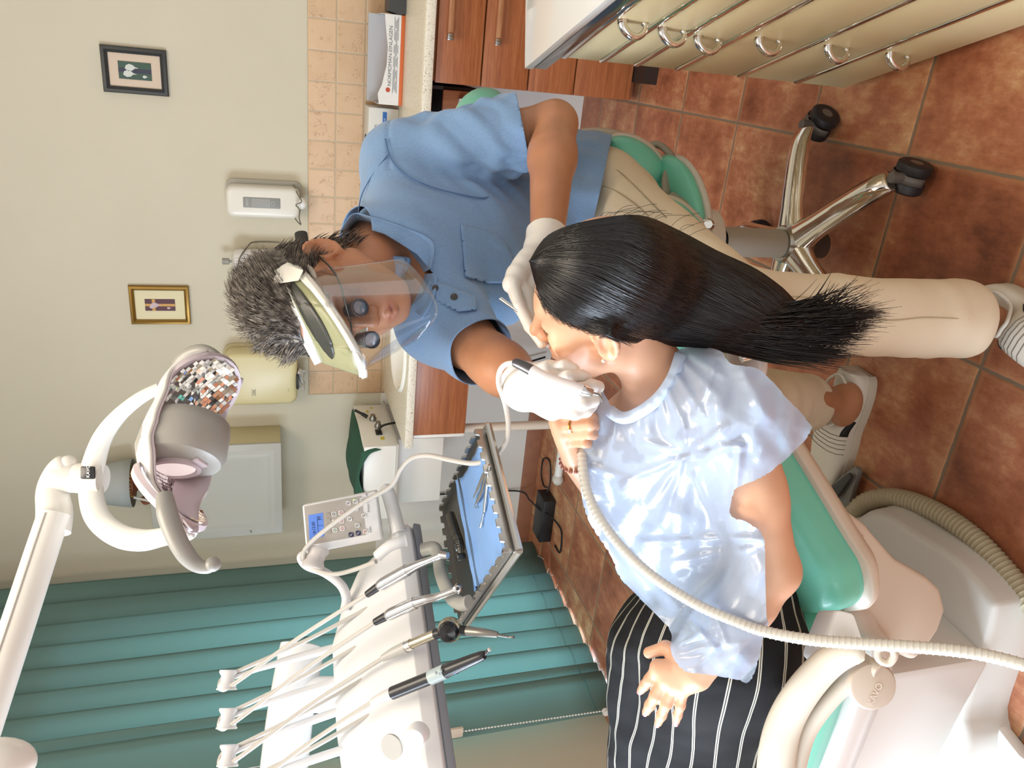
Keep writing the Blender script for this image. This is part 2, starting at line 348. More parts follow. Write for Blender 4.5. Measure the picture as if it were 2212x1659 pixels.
for i, (x, z) in enumerate(((-.33, .705), (-.45, .705), (-.40, .775))):
    g = MB().ell((x, 3.4, z), (.055, .10, .035)); tag(g.build('hand_towel', M('towel_cotton', 'c9c4ba', .9, bump=.4, bs=300), loc=(x, 3.4, z)), ['white folded hand towel at the right of the dark cubby', 'white folded hand towel at the left of the dark cubby', 'white folded hand towel lying on top of two others'][i], 'towel', 'towels in the open cubby')
ap = thing('sink_apron', 'cherry wood front board under the sink end of the worktop', 'panel', (-1.2, 3.09, .76))
MB().box(((-1.612-.9)/2, 3.10, .762), (.712, .024, .24), bev=.002).build('board', WOOD, ap)
sd = tag(MB().box((-1.625, 3.42, .762), (.016, .64, .24), bev=.002).build('side_board', WHITEM, ap), 'white side board')
lp = PY(1003, 925, 3.16)
lg = thing('support_pole', 'pale round pole holding up the left end of the worktop', 'pole', (lp[0], 3.16, 0))
MB().tube([(lp[0], 3.16, 0), (lp[0], 3.16, .65)], .022, 18).build('pole', TAN, lg); MB().lathe([(.034, 0), (.034, .012), (.024, .02)], (lp[0], 3.16, 0)).build('foot_cap', TAN, lg)
# ------------------------------------------------------------------ pictures
def picture(name, label, x0, x1, z0, z1, fw, fm, mm, art):
    cx, cz = (x0+x1)/2, (z0+z1)/2; t = thing(name, label, 'picture', (cx, YB-.012, cz), 'small framed flower pictures on the back wall')
    w, h = x1-x0, z1-z0; f = MB()
    def ring(w, h, t_, y): return [A(cx-w/2, y, cz-h/2), A(cx+w/2, y, cz-h/2), A(cx+w/2, y, cz+h/2), A(cx-w/2, y, cz+h/2)]
    R = [ring(w, h, 0, YB-.001), ring(w, h, 0, YB-.014), ring(w-.3*fw, h-.3*fw, 0, YB-.02), ring(w-1.1*fw, h-1.1*fw, 0, YB-.022), ring(w-1.5*fw, h-1.5*fw, 0, YB-.016), ring(w-2*fw, h-2*fw, 0, YB-.012), ring(w-2*fw, h-2*fw, 0, YB-.004)]
    f.loft(R, cap=False); f.build('frame', fm, t, 25)
    MB().box((cx, YB-.005, cz), (w-2*fw+.002, .004, h-2*fw+.002)).build('mount', mm, t, None); art(t, cx, cz); return t
def flat(parent, name, mat, cx, cz, y, pts, th=.0008):
    MB().prism([A(cx+a, y, cz+b) for a, b in pts], (0, th, 0)).build(name, mat, parent, None)
def lily(cx, cz, s, dx=0, dz=0):
    return [(dx+s*a, dz+s*b) for a, b in ((-.2, .9), (.25, .75), (.5, .3), (.35, -.2), (.1, -.5), (-.05, -1.0), (-.1, -.45), (-.4, -.1), (-.5, .4))]
def art1(t, cx, cz):
    flat(t, 'print', M('print_green', '2c4a3c', .5), cx, cz, YB-.0092, [(-.034, -.062), (.034, -.062), (.034, .062), (-.034, .062)], .002)
    flat(t, 'print_band', M('print_navy', '23243e', .5), cx, cz, YB-.0100, [(-.008, -.062), (.008, -.062), (.008, .062), (-.008, .062)])
    w = M('print_white', 'c3c8c2', .5)
    for s, dx, dz in ((.028, -.012, .02), (.028, .012, .012), (.012, -.02, -.038)): flat(t, 'print_flower', w, cx, cz, YB-.0108-s*.02, lily(0, 0, s, dx, dz))
def art2(t, cx, cz):
    flat(t, 'print', M('print_maroon', '4a1522', .5), cx, cz, YB-.0092, [(-.028, -.064), (.028, -.064), (.028, .064), (-.028, .064)], .002)
    y = M('print_ochre', 'c08f42', .5)
    flat(t, 'print_band', y, cx, cz, YB-.0100, [(-.006, -.064), (.006, -.064), (.006, .064), (-.006, .064)]); flat(t, 'print_band', y, cx, cz, YB-.0101, [(-.028, .020), (.028, .020), (.028, .034), (-.028, .034)])
    w = M('print_pale', 'bda7ae', .5)
    for s, dx, dz in ((.026, 0, .018), (.018, -.008, .03), (.011, -.014, -.038)): flat(t, 'print_flower', w, cx, cz, YB-.0108-s*.02, lily(0, 0, s, dx, dz))
picture('picture', 'black framed white lily picture on green, right on the wall', -.299, -.119, 1.866, 2.113, .026, M('black_wood_frame', '2e3030', .45, var=.3, vs=60), M('pink_mount', 'cdbba8', .8), art1)
picture('picture', 'gold framed flower picture with yellow bands on maroon', -1.309, -1.124, 1.838, 2.093, .022, M('gold_frame', '8a6a30', .35, .7), M('cream_mount', 'd8d0ac', .8), art2)
# ------------------------------------------------------------------ dispensers on the back wall
def rb_prism(mb, cx, cz, w, h, r, y0, y1, bev):
    P = rrect(w, h, r); mb.prism([A(cx+a, y0, cz+b) for a, b in P], (0, y1-y0, 0), bev, 3); return mb
DISP = M('dispenser_white', 'd9d5ca', .3)
sd = thing('soap_dispenser', 'tall white wall soap dispenser with a grey printed label window', 'dispenser', (-.71, YB, 1.5))
rb_prism(MB(), -.71, 1.498, .140, .315, .035, YB-.10, YB-.012, .02).build('housing', DISP, sd); rb_prism(MB(), -.70, 1.494, .155, .325, .03, YB-.016, YB-.001, .003).build('back_plate', M('plate_grey', 'aaa79d', .4), sd)
rb_prism(MB(), -.709, 1.505, .046, .158, .004, YB-.1025, YB-.09, .001).build('label_window', M('label_grey', '83837f', .35), sd)
lt = M('label_print', 'b4b4b0', .5)
for i in range(13): MB().box((-.709, YB-.1027, 1.545-i*.006), (.036, .0006, .0018)).build('label_line', lt, sd, None)
text('label_text', 'DESO', (-.727, YB-.1027, 1.562), (1, 0, 0), (0, 0, 1), .014, lt, sd)
MB().tube([A(-.709+.008*math.cos(t), YB-.1028, 1.458+.008*math.sin(t)) for t in np.linspace(0, 6.283, 16)[:-1]], .0012, 6, closed=True).build('label_ring', lt, sd)
MB().ell((-.709, YB-.075, 1.332), (.026, .03, .022)).build('nozzle', WHITE, sd)
MB().tube(spline([(-.635, YB-.03, 1.365), (-.66, YB-.11, 1.352), (-.69, YB-.13, 1.335), (-.705, YB-.13, 1.36), (-.725, YB-.13, 1.345), (-.77, YB-.11, 1.345), (-.80, YB-.10, 1.338), (-.775, YB-.09, 1.362), (-.76, YB-.05, 1.36)], 4), .0028, 8).build('lever', M('wire_grey', '77736a', .4, .6), sd)
bd = thing('bottle_dispenser', 'white soap bottle in a grey wire holder next to the wall dispenser', 'dispenser', (-.985, YB, 1.5))
BW = M('bottle_white', 'dcd8d4', .25)
MB().lathe([(.03, 1.335), (.048, 1.34), (.056, 1.36), (.058, 1.44), (.058, 1.60), (.054, 1.628), (.03, 1.64)], (-.985, YB-.075, 0), seg=32).build('bottle', BW, bd)
MB().lathe([(.0592, 1.375), (.0592, 1.435)], (-.985, YB-.075, 0), seg=32, cap=False).build('label', M('bottle_label', '9497a6', .4), bd)
text('label_text', 'R', (-1.005, YB-.134, 1.445), (1, 0, 0), (0, 0, 1), .016, PRINT, bd)
MB().lathe([(.006, 1.64), (.006, 1.652), (.014, 1.654), (.015, 1.68), (.012, 1.684)], (-.985, YB-.075, 0), seg=16).build('cap_knob', MGREY, bd)
MB().tube(spline([(-.91, YB-.04, 1.40), (-.905, YB-.02, 1.43), (-.905, YB-.02, 1.54), (-.915, YB-.06, 1.57), (-.95, YB-.14, 1.605), (-1.00, YB-.15, 1.615), (-1.05, YB-.14, 1.625), (-1.065, YB-.12, 1.61), (-1.08, YB-.08, 1.60), (-1.045, YB-.04, 1.57)], 3), .003, 8).build('holder', M('wire_grey'), bd)
pd = thing('towel_dispenser', 'cream paper towel dispenser with a sheet hanging from its mouth', 'dispenser', (-1.56, YB, 1.52))
TK = M('dispenser_cream', 'cdc193', .32)
rb_prism(MB(), -1.556, 1.527, .272, .335, .045, YB-.125, YB-.012, .022).build('housing', TK, pd); rb_prism(MB(), -1.55, 1.53, .285, .345, .05, YB-.016, YB-.001, .003).build('back_plate', M('plate_cream', 'b4a87e', .45), pd)
MB().lathe([(.001, -.008), (.050, -.008), (.054, 0.004)], (-1.57, YB-.085, 1.3585), (0, 0, -1), 32, sx=1.0).build('mouth', M('mouth_dark', '2c2b26', .6), pd)
pg = np.array([[A(-1.62+.10*i/10+.006*math.sin(5*j+i), YB-.095+.028*math.sin(i*1.1+j)+.01*math.sin(3*i+2*j), 1.363-.036*j/6-.006*math.sin(i*.9)) for j in range(7)] for i in range(11)])
tag(solid(MB().surf(pg).build('paper_towel', M('paper', 'dfdfdc', .9), loc=(-1.57, YB-.09, 1.34)), .001), 'crumpled white sheet sticking out of the cream dispenser', 'paper towel')
tb = MB(); 
for dz in (-.008, .008): tb.box((-1.62, YB-.1255, 1.565+dz), (.036, .0012, .0016))
tb.build('logo_frame', M('logo_dark', '4b4a3c', .5), pd); text('logo', 'TORK', (-1.637, YB-.1256, 1.5605), (1, 0, 0), (0, 0, 1), .012, M('logo_dark'), pd)
text('small_print', 'H3/4', (-1.62, YB-.1256, 1.40), (1, 0, 0), (0, 0, 1), .008, M('plate_cream'), pd)
# ------------------------------------------------------------------ wall cabinet with lamp
wc = thing('wall_cabinet', 'pale grey wall cabinet with a framed door beside the window blind', 'cabinet', (-2.12, YB, 1.75))
MB().box((-2.123, YB-.0955, 1.75), (.52, .189, .61), bev=.002).build('body', M('cabinet_side', 'c4b890', .5), wc)
CW = M('cabinet_white', 'b3b2a9', .45); dr = MB().box((-2.123, YB-.197, 1.75), (.524, .018, .612), bev=.003)
d = dr.build('door', CW, wc)
fr = MB(); P = rrect(.44, .53, .006); Q = rrect(.40, .49, .02)
fr.loft([plane_pts(p, (-2.123, y, 1.75), (1, 0, 0), (0, 0, 1)) for p, y in ((rrect(.452, .542, .006), YB-.2065), (rrect(.448, .538, .006), YB-.2035), (P, YB-.2035), (Q, YB-.208), (rrect(.37, .46, .02), YB-.2085), (rrect(.35, .44, .02), YB-.2072))]); fr.build('raised_panel', CW, d)
MB().lathe([(.004, 0), (.0045, .008), (.002, .01)], (-2.36, YB-.206, 1.60), (0, -1, 0), 12).build('knob', MGREY, d)
tl = thing('table_lamp', 'grey cone shade lamp on a carved brown base above the wall cabinet', 'lamp', (-2.08, 3.63, 2.057))
GS = M('shade_grey', 'a2a7a4', .7)
solid(MB().lathe([(.075, 2.335), (.09, 2.28), (.108, 2.20), (.118, 2.135)], (-2.085, 3.632, 0), seg=40, cap=False).build('shade', GS, tl), .003)
BRN = M('carved_wood', '7a4426', .5, var=.35, vs=40)
b = MB(); b.lathe([(.06, 2.0575), (.066, 2.066), (.05, 2.075), (.024, 2.09), (.030, 2.11), (.05, 2.125), (.066, 2.128), (.066, 2.15), (.02, 2.155)], (-2.085, 3.632, 0), seg=28)
b.tube(spline([(-2.15, 3.60, 2.10), (-2.175, 3.59, 2.085), (-2.165, 3.59, 2.062)], 4), [.012]*9, 8).build('base', BRN, tl)
bt = MB()
for i in range(22): t = i/22*6.283; bt.box((-2.085+.0665*math.cos(t), 3.632+.0665*math.sin(t), 2.140), (.006, .006, .006))
bt.build('beading', M('bead_yellow', 'c79a3e', .5), tl)
MB().tube([(-2.115, 3.545, 2.125), (-2.145, 3.535, 2.03)], .0065, 10).build('pull_rod', LGREY, tl)
# ------------------------------------------------------------------ white box with green cloth at the left of the worktop
bx = thing('control_box', 'white metal box with plugs and yellow stickers under a green cloth', 'box', (-1.93, 3.45, .925))
ox, oy = -1.93, 3.45
MB().box((ox, oy, 1.005), (.40, .46, .15), bev=.004).build('case', WHITEM, bx)
MB().box((ox, oy, .925), (.43, .49, .012), bev=.003).build('base_rail', M('rail_grey', 'b5b1a8', .4), bx)
MB().box((ox, oy+.06, .80), (.36, .38, .24), bev=.004).build('wall_bracket', WHITEM, bx)
fx = ox+.2
for (y, z, w, h) in ((3.30, .985, .03, .018), (3.60, 1.02, .022, .012), (3.64, .995, .016, .012)): MB().box((fx+.0012, y, z), (.0012, w, h)).build('yellow_sticker', M('sticker_yellow', 'cdbb3e', .5), bx, None)
for y, z in ((3.42, .99), (3.50, 1.005)): MB().lathe([(.018, 0), (.018, .012), (.012, .02), (.012, .03)], (fx, y, z), (1, 0, 0), 16).build('socket', DSTEEL, bx)
MB().box((fx+.004, 3.36, .995), (.008, .05, .03), bev=.002).build('inlet', BLACK, bx)
MB().tube([(fx+.01, 3.52, 1.03), (fx+.02, 3.535, 1.055)], .009, 10).tube([(fx+.02, 3.535, 1.055), (fx+.035, 3.55, 1.09)], .007, 10).build('aerial_plug', BLACK, bx)
cb = MB().tube(spline([(fx+.01, 3.36, .995), (fx+.03, 3.36, .985), (fx+.038, 3.37, .96), (fx+.04, 3.40, .88), (fx+.05, 3.47, .80), (fx+.12, 3.60, .62), (fx+.15, 3.68, .40), (fx+.2, 3.70, .2), (fx+.24, 3.71, .05)], 6), .0055, 8)
tag(cb.build('power_cable', BLACK, loc=(fx, 3.4, .9)), 'black power cable running from the white box down behind the worktop', 'cable')
g = np.zeros((25, 21, 3))
for i in range(25):
    for j in range(21):
        a, b_ = i/24, j/20; x = ox-.235+.45*a; y = oy-.26+.50*b_
        z = 1.088+.022*math.sin(3.1*a)+.008*math.sin(9*b_+3*a)+.03*math.exp(-((a-.55)**2+(b_-.45)**2)/.06)
        e = max(0, .055-b_)/.055; z -= .07*e*(.6+.4*math.sin(7*a)); y += .012*e
        e2 = max(0, a-.93)/.07; z -= .045*e2*(1+.3*math.sin(8*b_)); x -= .02*e2
        e3 = max(0, .06-a)/.06; z -= .06*e3
        g[i, j] = (x, y, z)
cl = MB().surf(g).build('cloth', M('green_cloth', '2e5543', .95, bump=.5, bs=500), loc=(ox, oy, 1.08), ang=180)
tag(subsurf(solid(cl, .004, 1)), 'dark green cloth draped over the white box', 'cloth')
# ------------------------------------------------------------------ things on the worktop
def obox(mb, o, ex, ey, ez, bev=0): # box from corner o with edge vectors
    o, ex, ey, ez = map(lambda q: np.asarray(q, float), (o, ex, ey, ez)); return mb.hexa([o, o+ex, o+ex+ey, o+ey, o+ez, o+ex+ez, o+ex+ey+ez, o+ey+ez], bev)
p0 = PZ(868, 229, .9245); p1 = PZ(876, 34, .9245); ex = p1-p0; ey = A(-ex[1], ex[0], 0); ey = nrm(ey)*.16; L = np.linalg.norm(ex); u = ex/L
pb = thing('tray_liner_box', 'long white carton with orange base edge on the worktop', 'box', p0)
CRD = M('white_card', 'd8d6d2', .7); ORG = M('orange_card', 'c4622e', .6)
obox(MB(), p0, ex, ey, A(0, 0, .016), .001).build('base', ORG, pb)
f = MB(); zt = [(0, .098), (.12, .104), (.22, .088), (.45, .070), (.65, .068), (.85, .078), (1.0, .084)]
pts = [p0+A(0, 0, .016)-nrm(ey)*.001, p1+A(0, 0, .016)-nrm(ey)*.001]+[p0+ex*a+A(0, 0, z)-nrm(ey)*.001 for a, z in zt[::-1]]
f.prism(pts, nrm(ey)*.003); f.build('front_panel', CRD, pb, None)
bk = MB(); obox(bk, p0+nrm(ey)*.156+A(0, 0, .016), ex, nrm(ey)*.003, A(0, 0, .115)); obox(bk, p0+A(0, 0, .016), nrm(ex)*.003, ey, A(0, 0, .088)); obox(bk, p1+A(0, 0, .016), -nrm(ex)*.003, ey, A(0, 0, .085)); bk.build('side_panels', M('grey_card', 'b3b6b8', .7), pb, None)
fo = p0-nrm(ey)*.0016
text('box_title', 'NORMOMAN-EINLAGEN', fo+u*.075+A(0, 0, .050), u, (0, 0, 1), .021, M('print_grey', '6a6a6c', .6), pb)
MB().lathe([(.0095, 0), (.0095, .0006)], fo+u*.06+A(0, 0, .062), -nrm(ey), 20).build('logo_disc', M('logo_red', 'b0482e', .6), pb)
for a in (.17, .27, .38, .49, .6, .70):
    for k in range(4): q = fo+u*a*L/.78+A(0, 0, .042-.005*k); MB().box(q, (.03+.012*((k*7+int(a*50)) % 3), .0006, .0022), R=np.stack([u, nrm(ey), A(0, 0, 1)], 1)).build('print_line', M('print_grey'), pb, None)
q0 = PZ(868, 300, .9245)
gb = thing('glove_box', 'white carton with a blue label behind the clear plastic tray', 'box', q0)
gx = PY(815, 232, 3.60)[0]
MB().box((gx-.17, 3.655, .9245+.065), (.34, .16, .13), bev=.002).build('carton', M('carton_white', 'd3d1ca', .65), gb)
MB().box((gx-.045, 3.5742, .985), (.06, .001, .018)).build('blue_label', M('label_blue', '2d62a8', .5), gb, None); text('label_text', 'M', (gx-.05, 3.5735, .981), (1, 0, 0), (0, 0, 1), .011, CRD, gb)
text('side_text', 'VINYL', (gx-.10, 3.5742, 1.020), (1, 0, 0), (0, 0, 1), .012, M('print_grey'), gb)
MB().lathe([(.05, 0), (.05, .001)], (gx-.17, 3.655, 1.0548), seg=24).build('opening', M('hole_dark', '35332e', .8), gb)
ct = thing('clear_tray', 'low clear plastic tray with a white rim beside the white carton', 'tray', (gx-.13, 3.50, .9245))
MB().box((gx-.16, 3.49, .953), (.22, .12, .055), bev=.014, seg=3).build('bin', M('smoky_clear', 'd6d4ce', .2, alpha=.75), ct); MB().tube([(gx-.07, 3.432, .985), (gx-.25, 3.432, .985)], .007, 10).build('rim', WHITE, ct)
h0 = PY(850, 12, 3.55)
tag(MB().loft([[h0+A(s*a, b*.06, z) for a, b in ((-.03, -1), (.2, -1), (.2, 1), (-.03, 1))] for s, z in ((1.0, -h0[2]+.925), (1.1, -h0[2]+.955), (.75, -h0[2]+.995))]).build('desk_stand', M('dark_stand', '3a3a3a', .5), loc=h0), 'dark grey plastic stand at the right edge of the worktop', 'stand')
# ------------------------------------------------------------------ floor clutter by the back wall
ad = thing('power_adapter', 'black power brick lying on the floor tiles by the white wall', 'adapter', (-2.35, 3.47, 0))
MB().box((-2.355, 3.47, .035), (.27, .13, .07), bev=.006).build('brick', M('adapter_black', '17171a', .45, bump=.2, bs=400), ad)
MB().tube(spline([(-2.22, 3.49, .03), (-2.16, 3.50, .012), (-2.06, 3.56, .006), (-2.10, 3.66, .006), (-2.2, 3.66, .006), (-2.24, 3.6, .006), (-2.20, 3.52, .02)], 8), .0045, 8).build('lead', BLACK, ad)
cbl = MB().tube(spline([(-2.33, YB-.02, .90), (-2.335, YB-.02, .5), (-2.34, YB-.03, .12), (-2.33, 3.60, .08), (-2.30, 3.45, .075), (-2.30, 3.36, .03), (-2.33, 3.27, .006), (-2.45, 3.25, .006), (-2.46, 3.33, .006)], 8), .005, 8)
tag(cbl.build('wall_cable', BLACK, loc=(-2.3, 3.6, .1)), 'thin black cable hanging down the white wall to the adapter', 'cable')
ws = thing('stand_foot', 'white tubular stand foot on the floor in front of the adapter', 'stand', PZ(1205, 1035, 0.0))
a0 = PZ(1205, 1035, .03); a1 = PZ(1216, 955, .03); MB().tube([a0, a1+(a1-a0)*.6], .022, 14).build('tube', WHITE, ws); MB().ell(a0, (.034, .034, .03)).build('end_cap', M('worn_white', 'cfccc4', .6, var=.2, vs=60), ws)
# ------------------------------------------------------------------ blind on the window wall
XB = -2.705
sl = M('blind_fabric', '7e9f9a', .85); n = NT(sl)
tr = n('ShaderNodeBsdfTranslucent', lin('9cc4c2')); ms = n('ShaderNodeMixShader', .38); sl.node_tree.links.new(n.bsdf.outputs[0], ms.inputs[1]); sl.node_tree.links.new(tr.outputs[0], ms.inputs[2]); sl.node_tree.links.new(ms.outputs[0], n.n['Material Output'].inputs[0])
t = n('ShaderNodeTexNoise', n.obj(), i_Scale=500.0); n.bump(t.outputs[0], .1, .0008)
bl = thing('vertical_blind', 'teal vertical slat blind covering the window on the left wall', 'blind', (XB, 2.6, 0))
edges = [1184, 1216, 1252, 1287, 1325, 1364, 1405, 1447, 1467, 1535]; xe = [1151, 1166, 1184, 1203, 1223, 1244, 1265, 1286, 1290, 1310]
ys = [PX(x, y, XB)[1] for x, y in zip(xe, edges)]; zb = PX(1184, 1252, XB)[2]
ys[0] = min(ys[0], YB-.03); MB().box((XB-.01, 2.5, 3.02), (.05, 2.4, .05), bev=.006).build('head_rail', WHITE, bl)
for i in range(9):
    ya, yb_ = ys[i]+.004, ys[i+1]-.012; G = np.zeros((15, 12, 3)); w = ya-yb_
    for k in range(15):
        for j in range(12):
            a = j/11; z = zb+(3.0-zb)*k/14
            bow = .018*math.sin(math.pi*a)*(1 if i < 7 else .3); G[k, j] = (XB+.045-.05*a+bow*.9+.003*math.sin(k*.7+i), ya+(yb_-ya)*a, z)
    s = solid(MB().surf(G).build('slat', sl, bl, 180), .0012)
    mid = G[0].mean(0); MB().tube([G[0, 1]+A(.004, 0, .10), G[0, 10]+A(.004, 0, .10)], .0016, 5).build('hem_seam', M('seam_teal', '3f7373', .9), s)
    MB().box(G[0, 10]+A(.004, 0, .006), (.006, .02, .01)).build('chain_clip', WHITE, s)
bc = MB()
for i in range(8):
    y0, y1 = ys[i+1], ys[i+2] if i < 8 else ys[9]
    if i > 6: break
    for k in range(15): a = k/15; bc.ell((XB+.05, y0+(y1-y0)*a, zb+.012-.035*math.sin(math.pi*a)), .0032, seg=6, rings=5)
bc.build('bottom_chain', WHITE, bl)
pc = thing('pull_chain', 'white bead chain with a weight hanging beside the teal blind', 'chain', PX(1308, 1535, XB+.06))
ca, cm, ce = PX(1302, 1536, XB+.06), PX(1000, 1580, XB+.06), PX(930, 1592, XB+.06)
cc = MB()
for k in range(46): cc.ell(ca+(cm-ca)*k/45+A(0, 0, 0), .0042, seg=6, rings=5)
cc.tube([ca, cm], .0012, 5); cc.build('beads', WHITE, pc)
R = frame(cm-ce, (1, 0, 0)); MB().box((cm+ce)/2, (.014, .05, np.linalg.norm(cm-ce)), R, .004).build('weight', TAN, pc); MB().tube([ce, ce+(ce-cm)*6], .0015, 5).build('cord', WHITE, pc)
cnr = [PX(x, y, XB+.035) for x, y in ((1296, 1545), (1308, 1538))]; MB().lathe([(.015, -.01), (.015, .01)], cnr[1], (0, 1, 0), 14).build('floor_pulley', WHITE, pc)
def ringdisc(mb, prof, o, a1, a2, n, seg=40, cap=True):      # prof: (scale1, scale2, height) rings of an oval about o in plane a1,a2 with normal n
    th = np.linspace(0, 2*np.pi, seg, endpoint=False); R = []
    for s1, s2, h in prof: R.append(np.asarray(o)+np.cos(th)[:, None]*a1*s1+np.sin(th)[:, None]*a2*s2+np.asarray(n)*h)
    return mb.loft(R, cap)
def surfplate(name, G, mat, parent, th, sub=1): return subsurf(solid(MB().surf(G).build(name, mat, parent, 180), th, 0), sub)
# ------------------------------------------------------------------ operating light
LW = M('lamp_white', 'e6e4de', .28, coat=.2); LG2 = M('lamp_grey', 'a3a19b', .35); LIN = M('lamp_lining', 'd6c9cf', .4)
lampO = PD(318, 968, 1.36); SE, SN = .86, .70; E_ = nrm(CR*.84+CF*.52+CU*-.02); N_ = nrm(-CU*.93-CF*.30+CR*.12); N_ = nrm(N_-E_*(N_@E_)); W_ = np.cross(N_, E_)
ol = thing('operating_light', 'white dental operating light with mirrored reflector and grey handles on a jointed arm', 'lamp', lampO)
pe = [(a*SE, b*SN) for a, b in ((-.205, .185), (-.165, .135), (-.12, .083), (-.075, .037), (-.035, .010), (0, 0), (.035, .008), (.075, .030), (.115, .066), (.15, .108), (.178, .150))]
pw = [.006, .032, .056, .072, .080, .080, .080, .080, .080, .072, .050]
cv = spline(pe, 3); wv = np.interp(np.linspace(0, 10, len(cv)), range(11), pw)
G = np.array([[lampO+E_*p[0]+N_*(p[1]+np.interp(abs(p[0]), [0, .06, .10, .18], [.085, .070, .036, .014])*(t*t))+W_*(w*t) for t in np.linspace(-1, 1, 13)] for p, w in zip(cv, wv)])
surfplate('shell', G, LW, ol, .010, 1)
G2 = np.array([[lampO+E_*p[0]*.96+N_*(p[1]+.009+np.interp(abs(p[0]), [0, .06, .10, .18], [.076, .062, .030, .010])*(t*t))+W_*(w*.93*t) for t in np.linspace(-1, 1, 11)] for p, w in zip(cv, wv)]); surfplate('lining', G2, LIN, ol, .003, 0)
mir = M('mirror_facets', 'f2f2f2', .03, 1.0)
for sgn in (1, -1):
    cc = lampO+E_*.106*sgn+N_*.076; a1 = nrm(E_*sgn*.72+N_*.69); nn = nrm(N_*.72-E_*sgn*.69)
    mb = MB(); K = 9
    for i in range(-K, K):
        for j in range(-K, K):
            u0, v0 = (i+.5)/K, (j+.5)/K
            if u0*u0+v0*v0 > .96: continue
            o = cc+a1*.070*u0+W_*.066*v0+nn*(.016*(u0*u0+v0*v0)); tx = nrm(a1+nn*(.30*u0+.12*math.sin(i*2.3+j))); ty = nrm(W_+nn*(.30*v0+.12*math.cos(j*1.9+i*.7))); h = .5/K*.985
            mb.add([o+tx*.070*a*h*2*.5+ty*.066*b*h*2*.5 for a, b in ((-1, -1), (1, -1), (1, 1), (-1, 1))], [[0, 1, 2, 3]])
    mb.build('reflector' , mir, ol, None)
    ringdisc(MB(), [(.070, .066, .004), (.070, .066, .018), (.077, .073, .020), (.080, .076, .012), (.075, .071, .002)], cc-nn*.006, a1, W_, nn, 40, False).build('reflector_rim', LIN, ol)
dc = lampO+N_*.078; dm = MB(); ringdisc(dm, [(.064, .060, .042), (.071, .066, .036), (.074, .070, .02), (.076, .072, -.02), (.070, .066, -.036), (.05, .05, -.044)], dc, N_, W_, E_)
drum = dm.build('bulb_shield', LG2, ol)
wn = -E_; wc_ = dc-E_*.0445
ringdisc(MB(), [(.050, .034, -.004), (.050, .034, .006), (.043, .028, .007), (.040, .025, -.002)], wc_-N_*.01-W_*.004, N_, W_, wn).build('window_rim', LIN, drum)
ringdisc(MB(), [(.040, .026, 0), (.02, .012, -.001)], wc_-N_*.01-W_*.004+wn*.0035, N_, W_, wn).build('glowing_window', M('lamp_glow', 'fff8ee', .5, emit=.5, emitc='fff0f4'), drum)
MB().box(wc_+N_*.046+wn*.001, (.012, .028, .006), np.stack([N_, W_, E_], 1), .002).build('catch', LIN, drum)
def pxs(L): return np.array([PD(*q) for q in L])
MB().tube(spline(pxs([(355, 1068, 1.20), (362, 1110, 1.185), (380, 1160, 1.175), (402, 1198, 1.17), (425, 1220, 1.17), (448, 1226, 1.17), (460, 1219, 1.17)]), 6), list(np.interp(np.linspace(0, 1, 37), [0, .15, .5, .8, .9, 1], [.012, .0155, .014, .0095, .009, .010])), 18).ell(PD(460, 1219, 1.17), .0115).build('handle', M('handle_grey', '9b9a95', .35), ol)
MB().tube(spline(pxs([(380, 818, 1.46), (388, 785, 1.46), (408, 764, 1.45), (436, 756, 1.44), (462, 766, 1.43), (484, 790, 1.42)]), 6), list(np.interp(np.linspace(0, 1, 31), [0, .2, .6, 1], [.012, .013, .011, .009])), 16).build('handle', M('handle_grey'), ol)
yk = spline(pxs([(345, 838, 1.42), (300, 862, 1.42), (255, 900, 1.42), (222, 945, 1.42), (203, 1000, 1.42), (196, 1050, 1.42), (203, 1100, 1.40), (225, 1135, 1.39), (265, 1160, 1.37), (310, 1167, 1.36), (352, 1160, 1.35), (392, 1152, 1.34)]), 6)
MB().tube(yk, list(np.interp(np.linspace(0, 1, len(yk)), [0, .15, .4, .55, .8, 1], [.010, .013, .022, .022, .020, .014])), 20, flat=.75, up=CF).build('yoke', LW, ol)
MB().tube([PD(400, 1150, 1.33), PD(400, 1120, 1.36)], .020, 20).build('pivot_hub', LW, ol)
na, nb = PD(205, 1034, 1.42), PD(118, 1030, 1.42); ax = nrm(nb-na)
MB().lathe([(.026, -.015), (.0275, 0), (.0275, .032), (.0268, .0335), (.0268, .0355), (.0275, .037), (.0275, .07)], na, ax, 32).build('neck', LW, ol)
bq = PD(190, 1021, 1.39); BR = np.stack([CR, CU, -CF], 1)
bdg = MB().box(bq, (.023, .026, .006), BR, .003).build('badge', M('badge_black', '242428', .3), ol); text('badge_logo', 'KAVO', PD(193.5, 1032, 1.385), CR, CU, .0085, M('logo_white', 'e8e8e8', .4), bdg)
el = spline(pxs([(150, 1000, 1.42), (128, 1020, 1.42), (114, 1060, 1.42), (118, 1110, 1.40), (112, 1150, 1.385)]), 6)
MB().tube(el, list(np.interp(np.linspace(0, 1, len(el)), [0, .1, .4, .7, 1], [.014, .022, .026, .030, .031])), 24, flat=.95, up=CF).ell(PD(148, 1002, 1.42), .016).build('elbow', LW, ol)
ar = pxs([(118, 1108, 1.385), (92, 1185, 1.36), (48, 1320, 1.31), (0, 1465, 1.26), (-90, 1740, 1.18)]); arm = MB(); arm.tube(spline(ar, 5), .0265, 28); am = arm.build('spring_arm', LW, ol)
gr = MB(); gr.tube(spline(ar, 5)[1:]-CF*.0255, .0028, 8); gr.tube(spline(ar, 5)[1:]-CF*.023+CR*.012, .0028, 8); gr.build('groove', LGREY, am)
arp = PD(-15, 1655, 1.0); MB().ell(arp, (.034, .034, .05)).tube([arp, arp+A(0, 0, .5)], .026, 18).build('arm_joint', LW, ol)
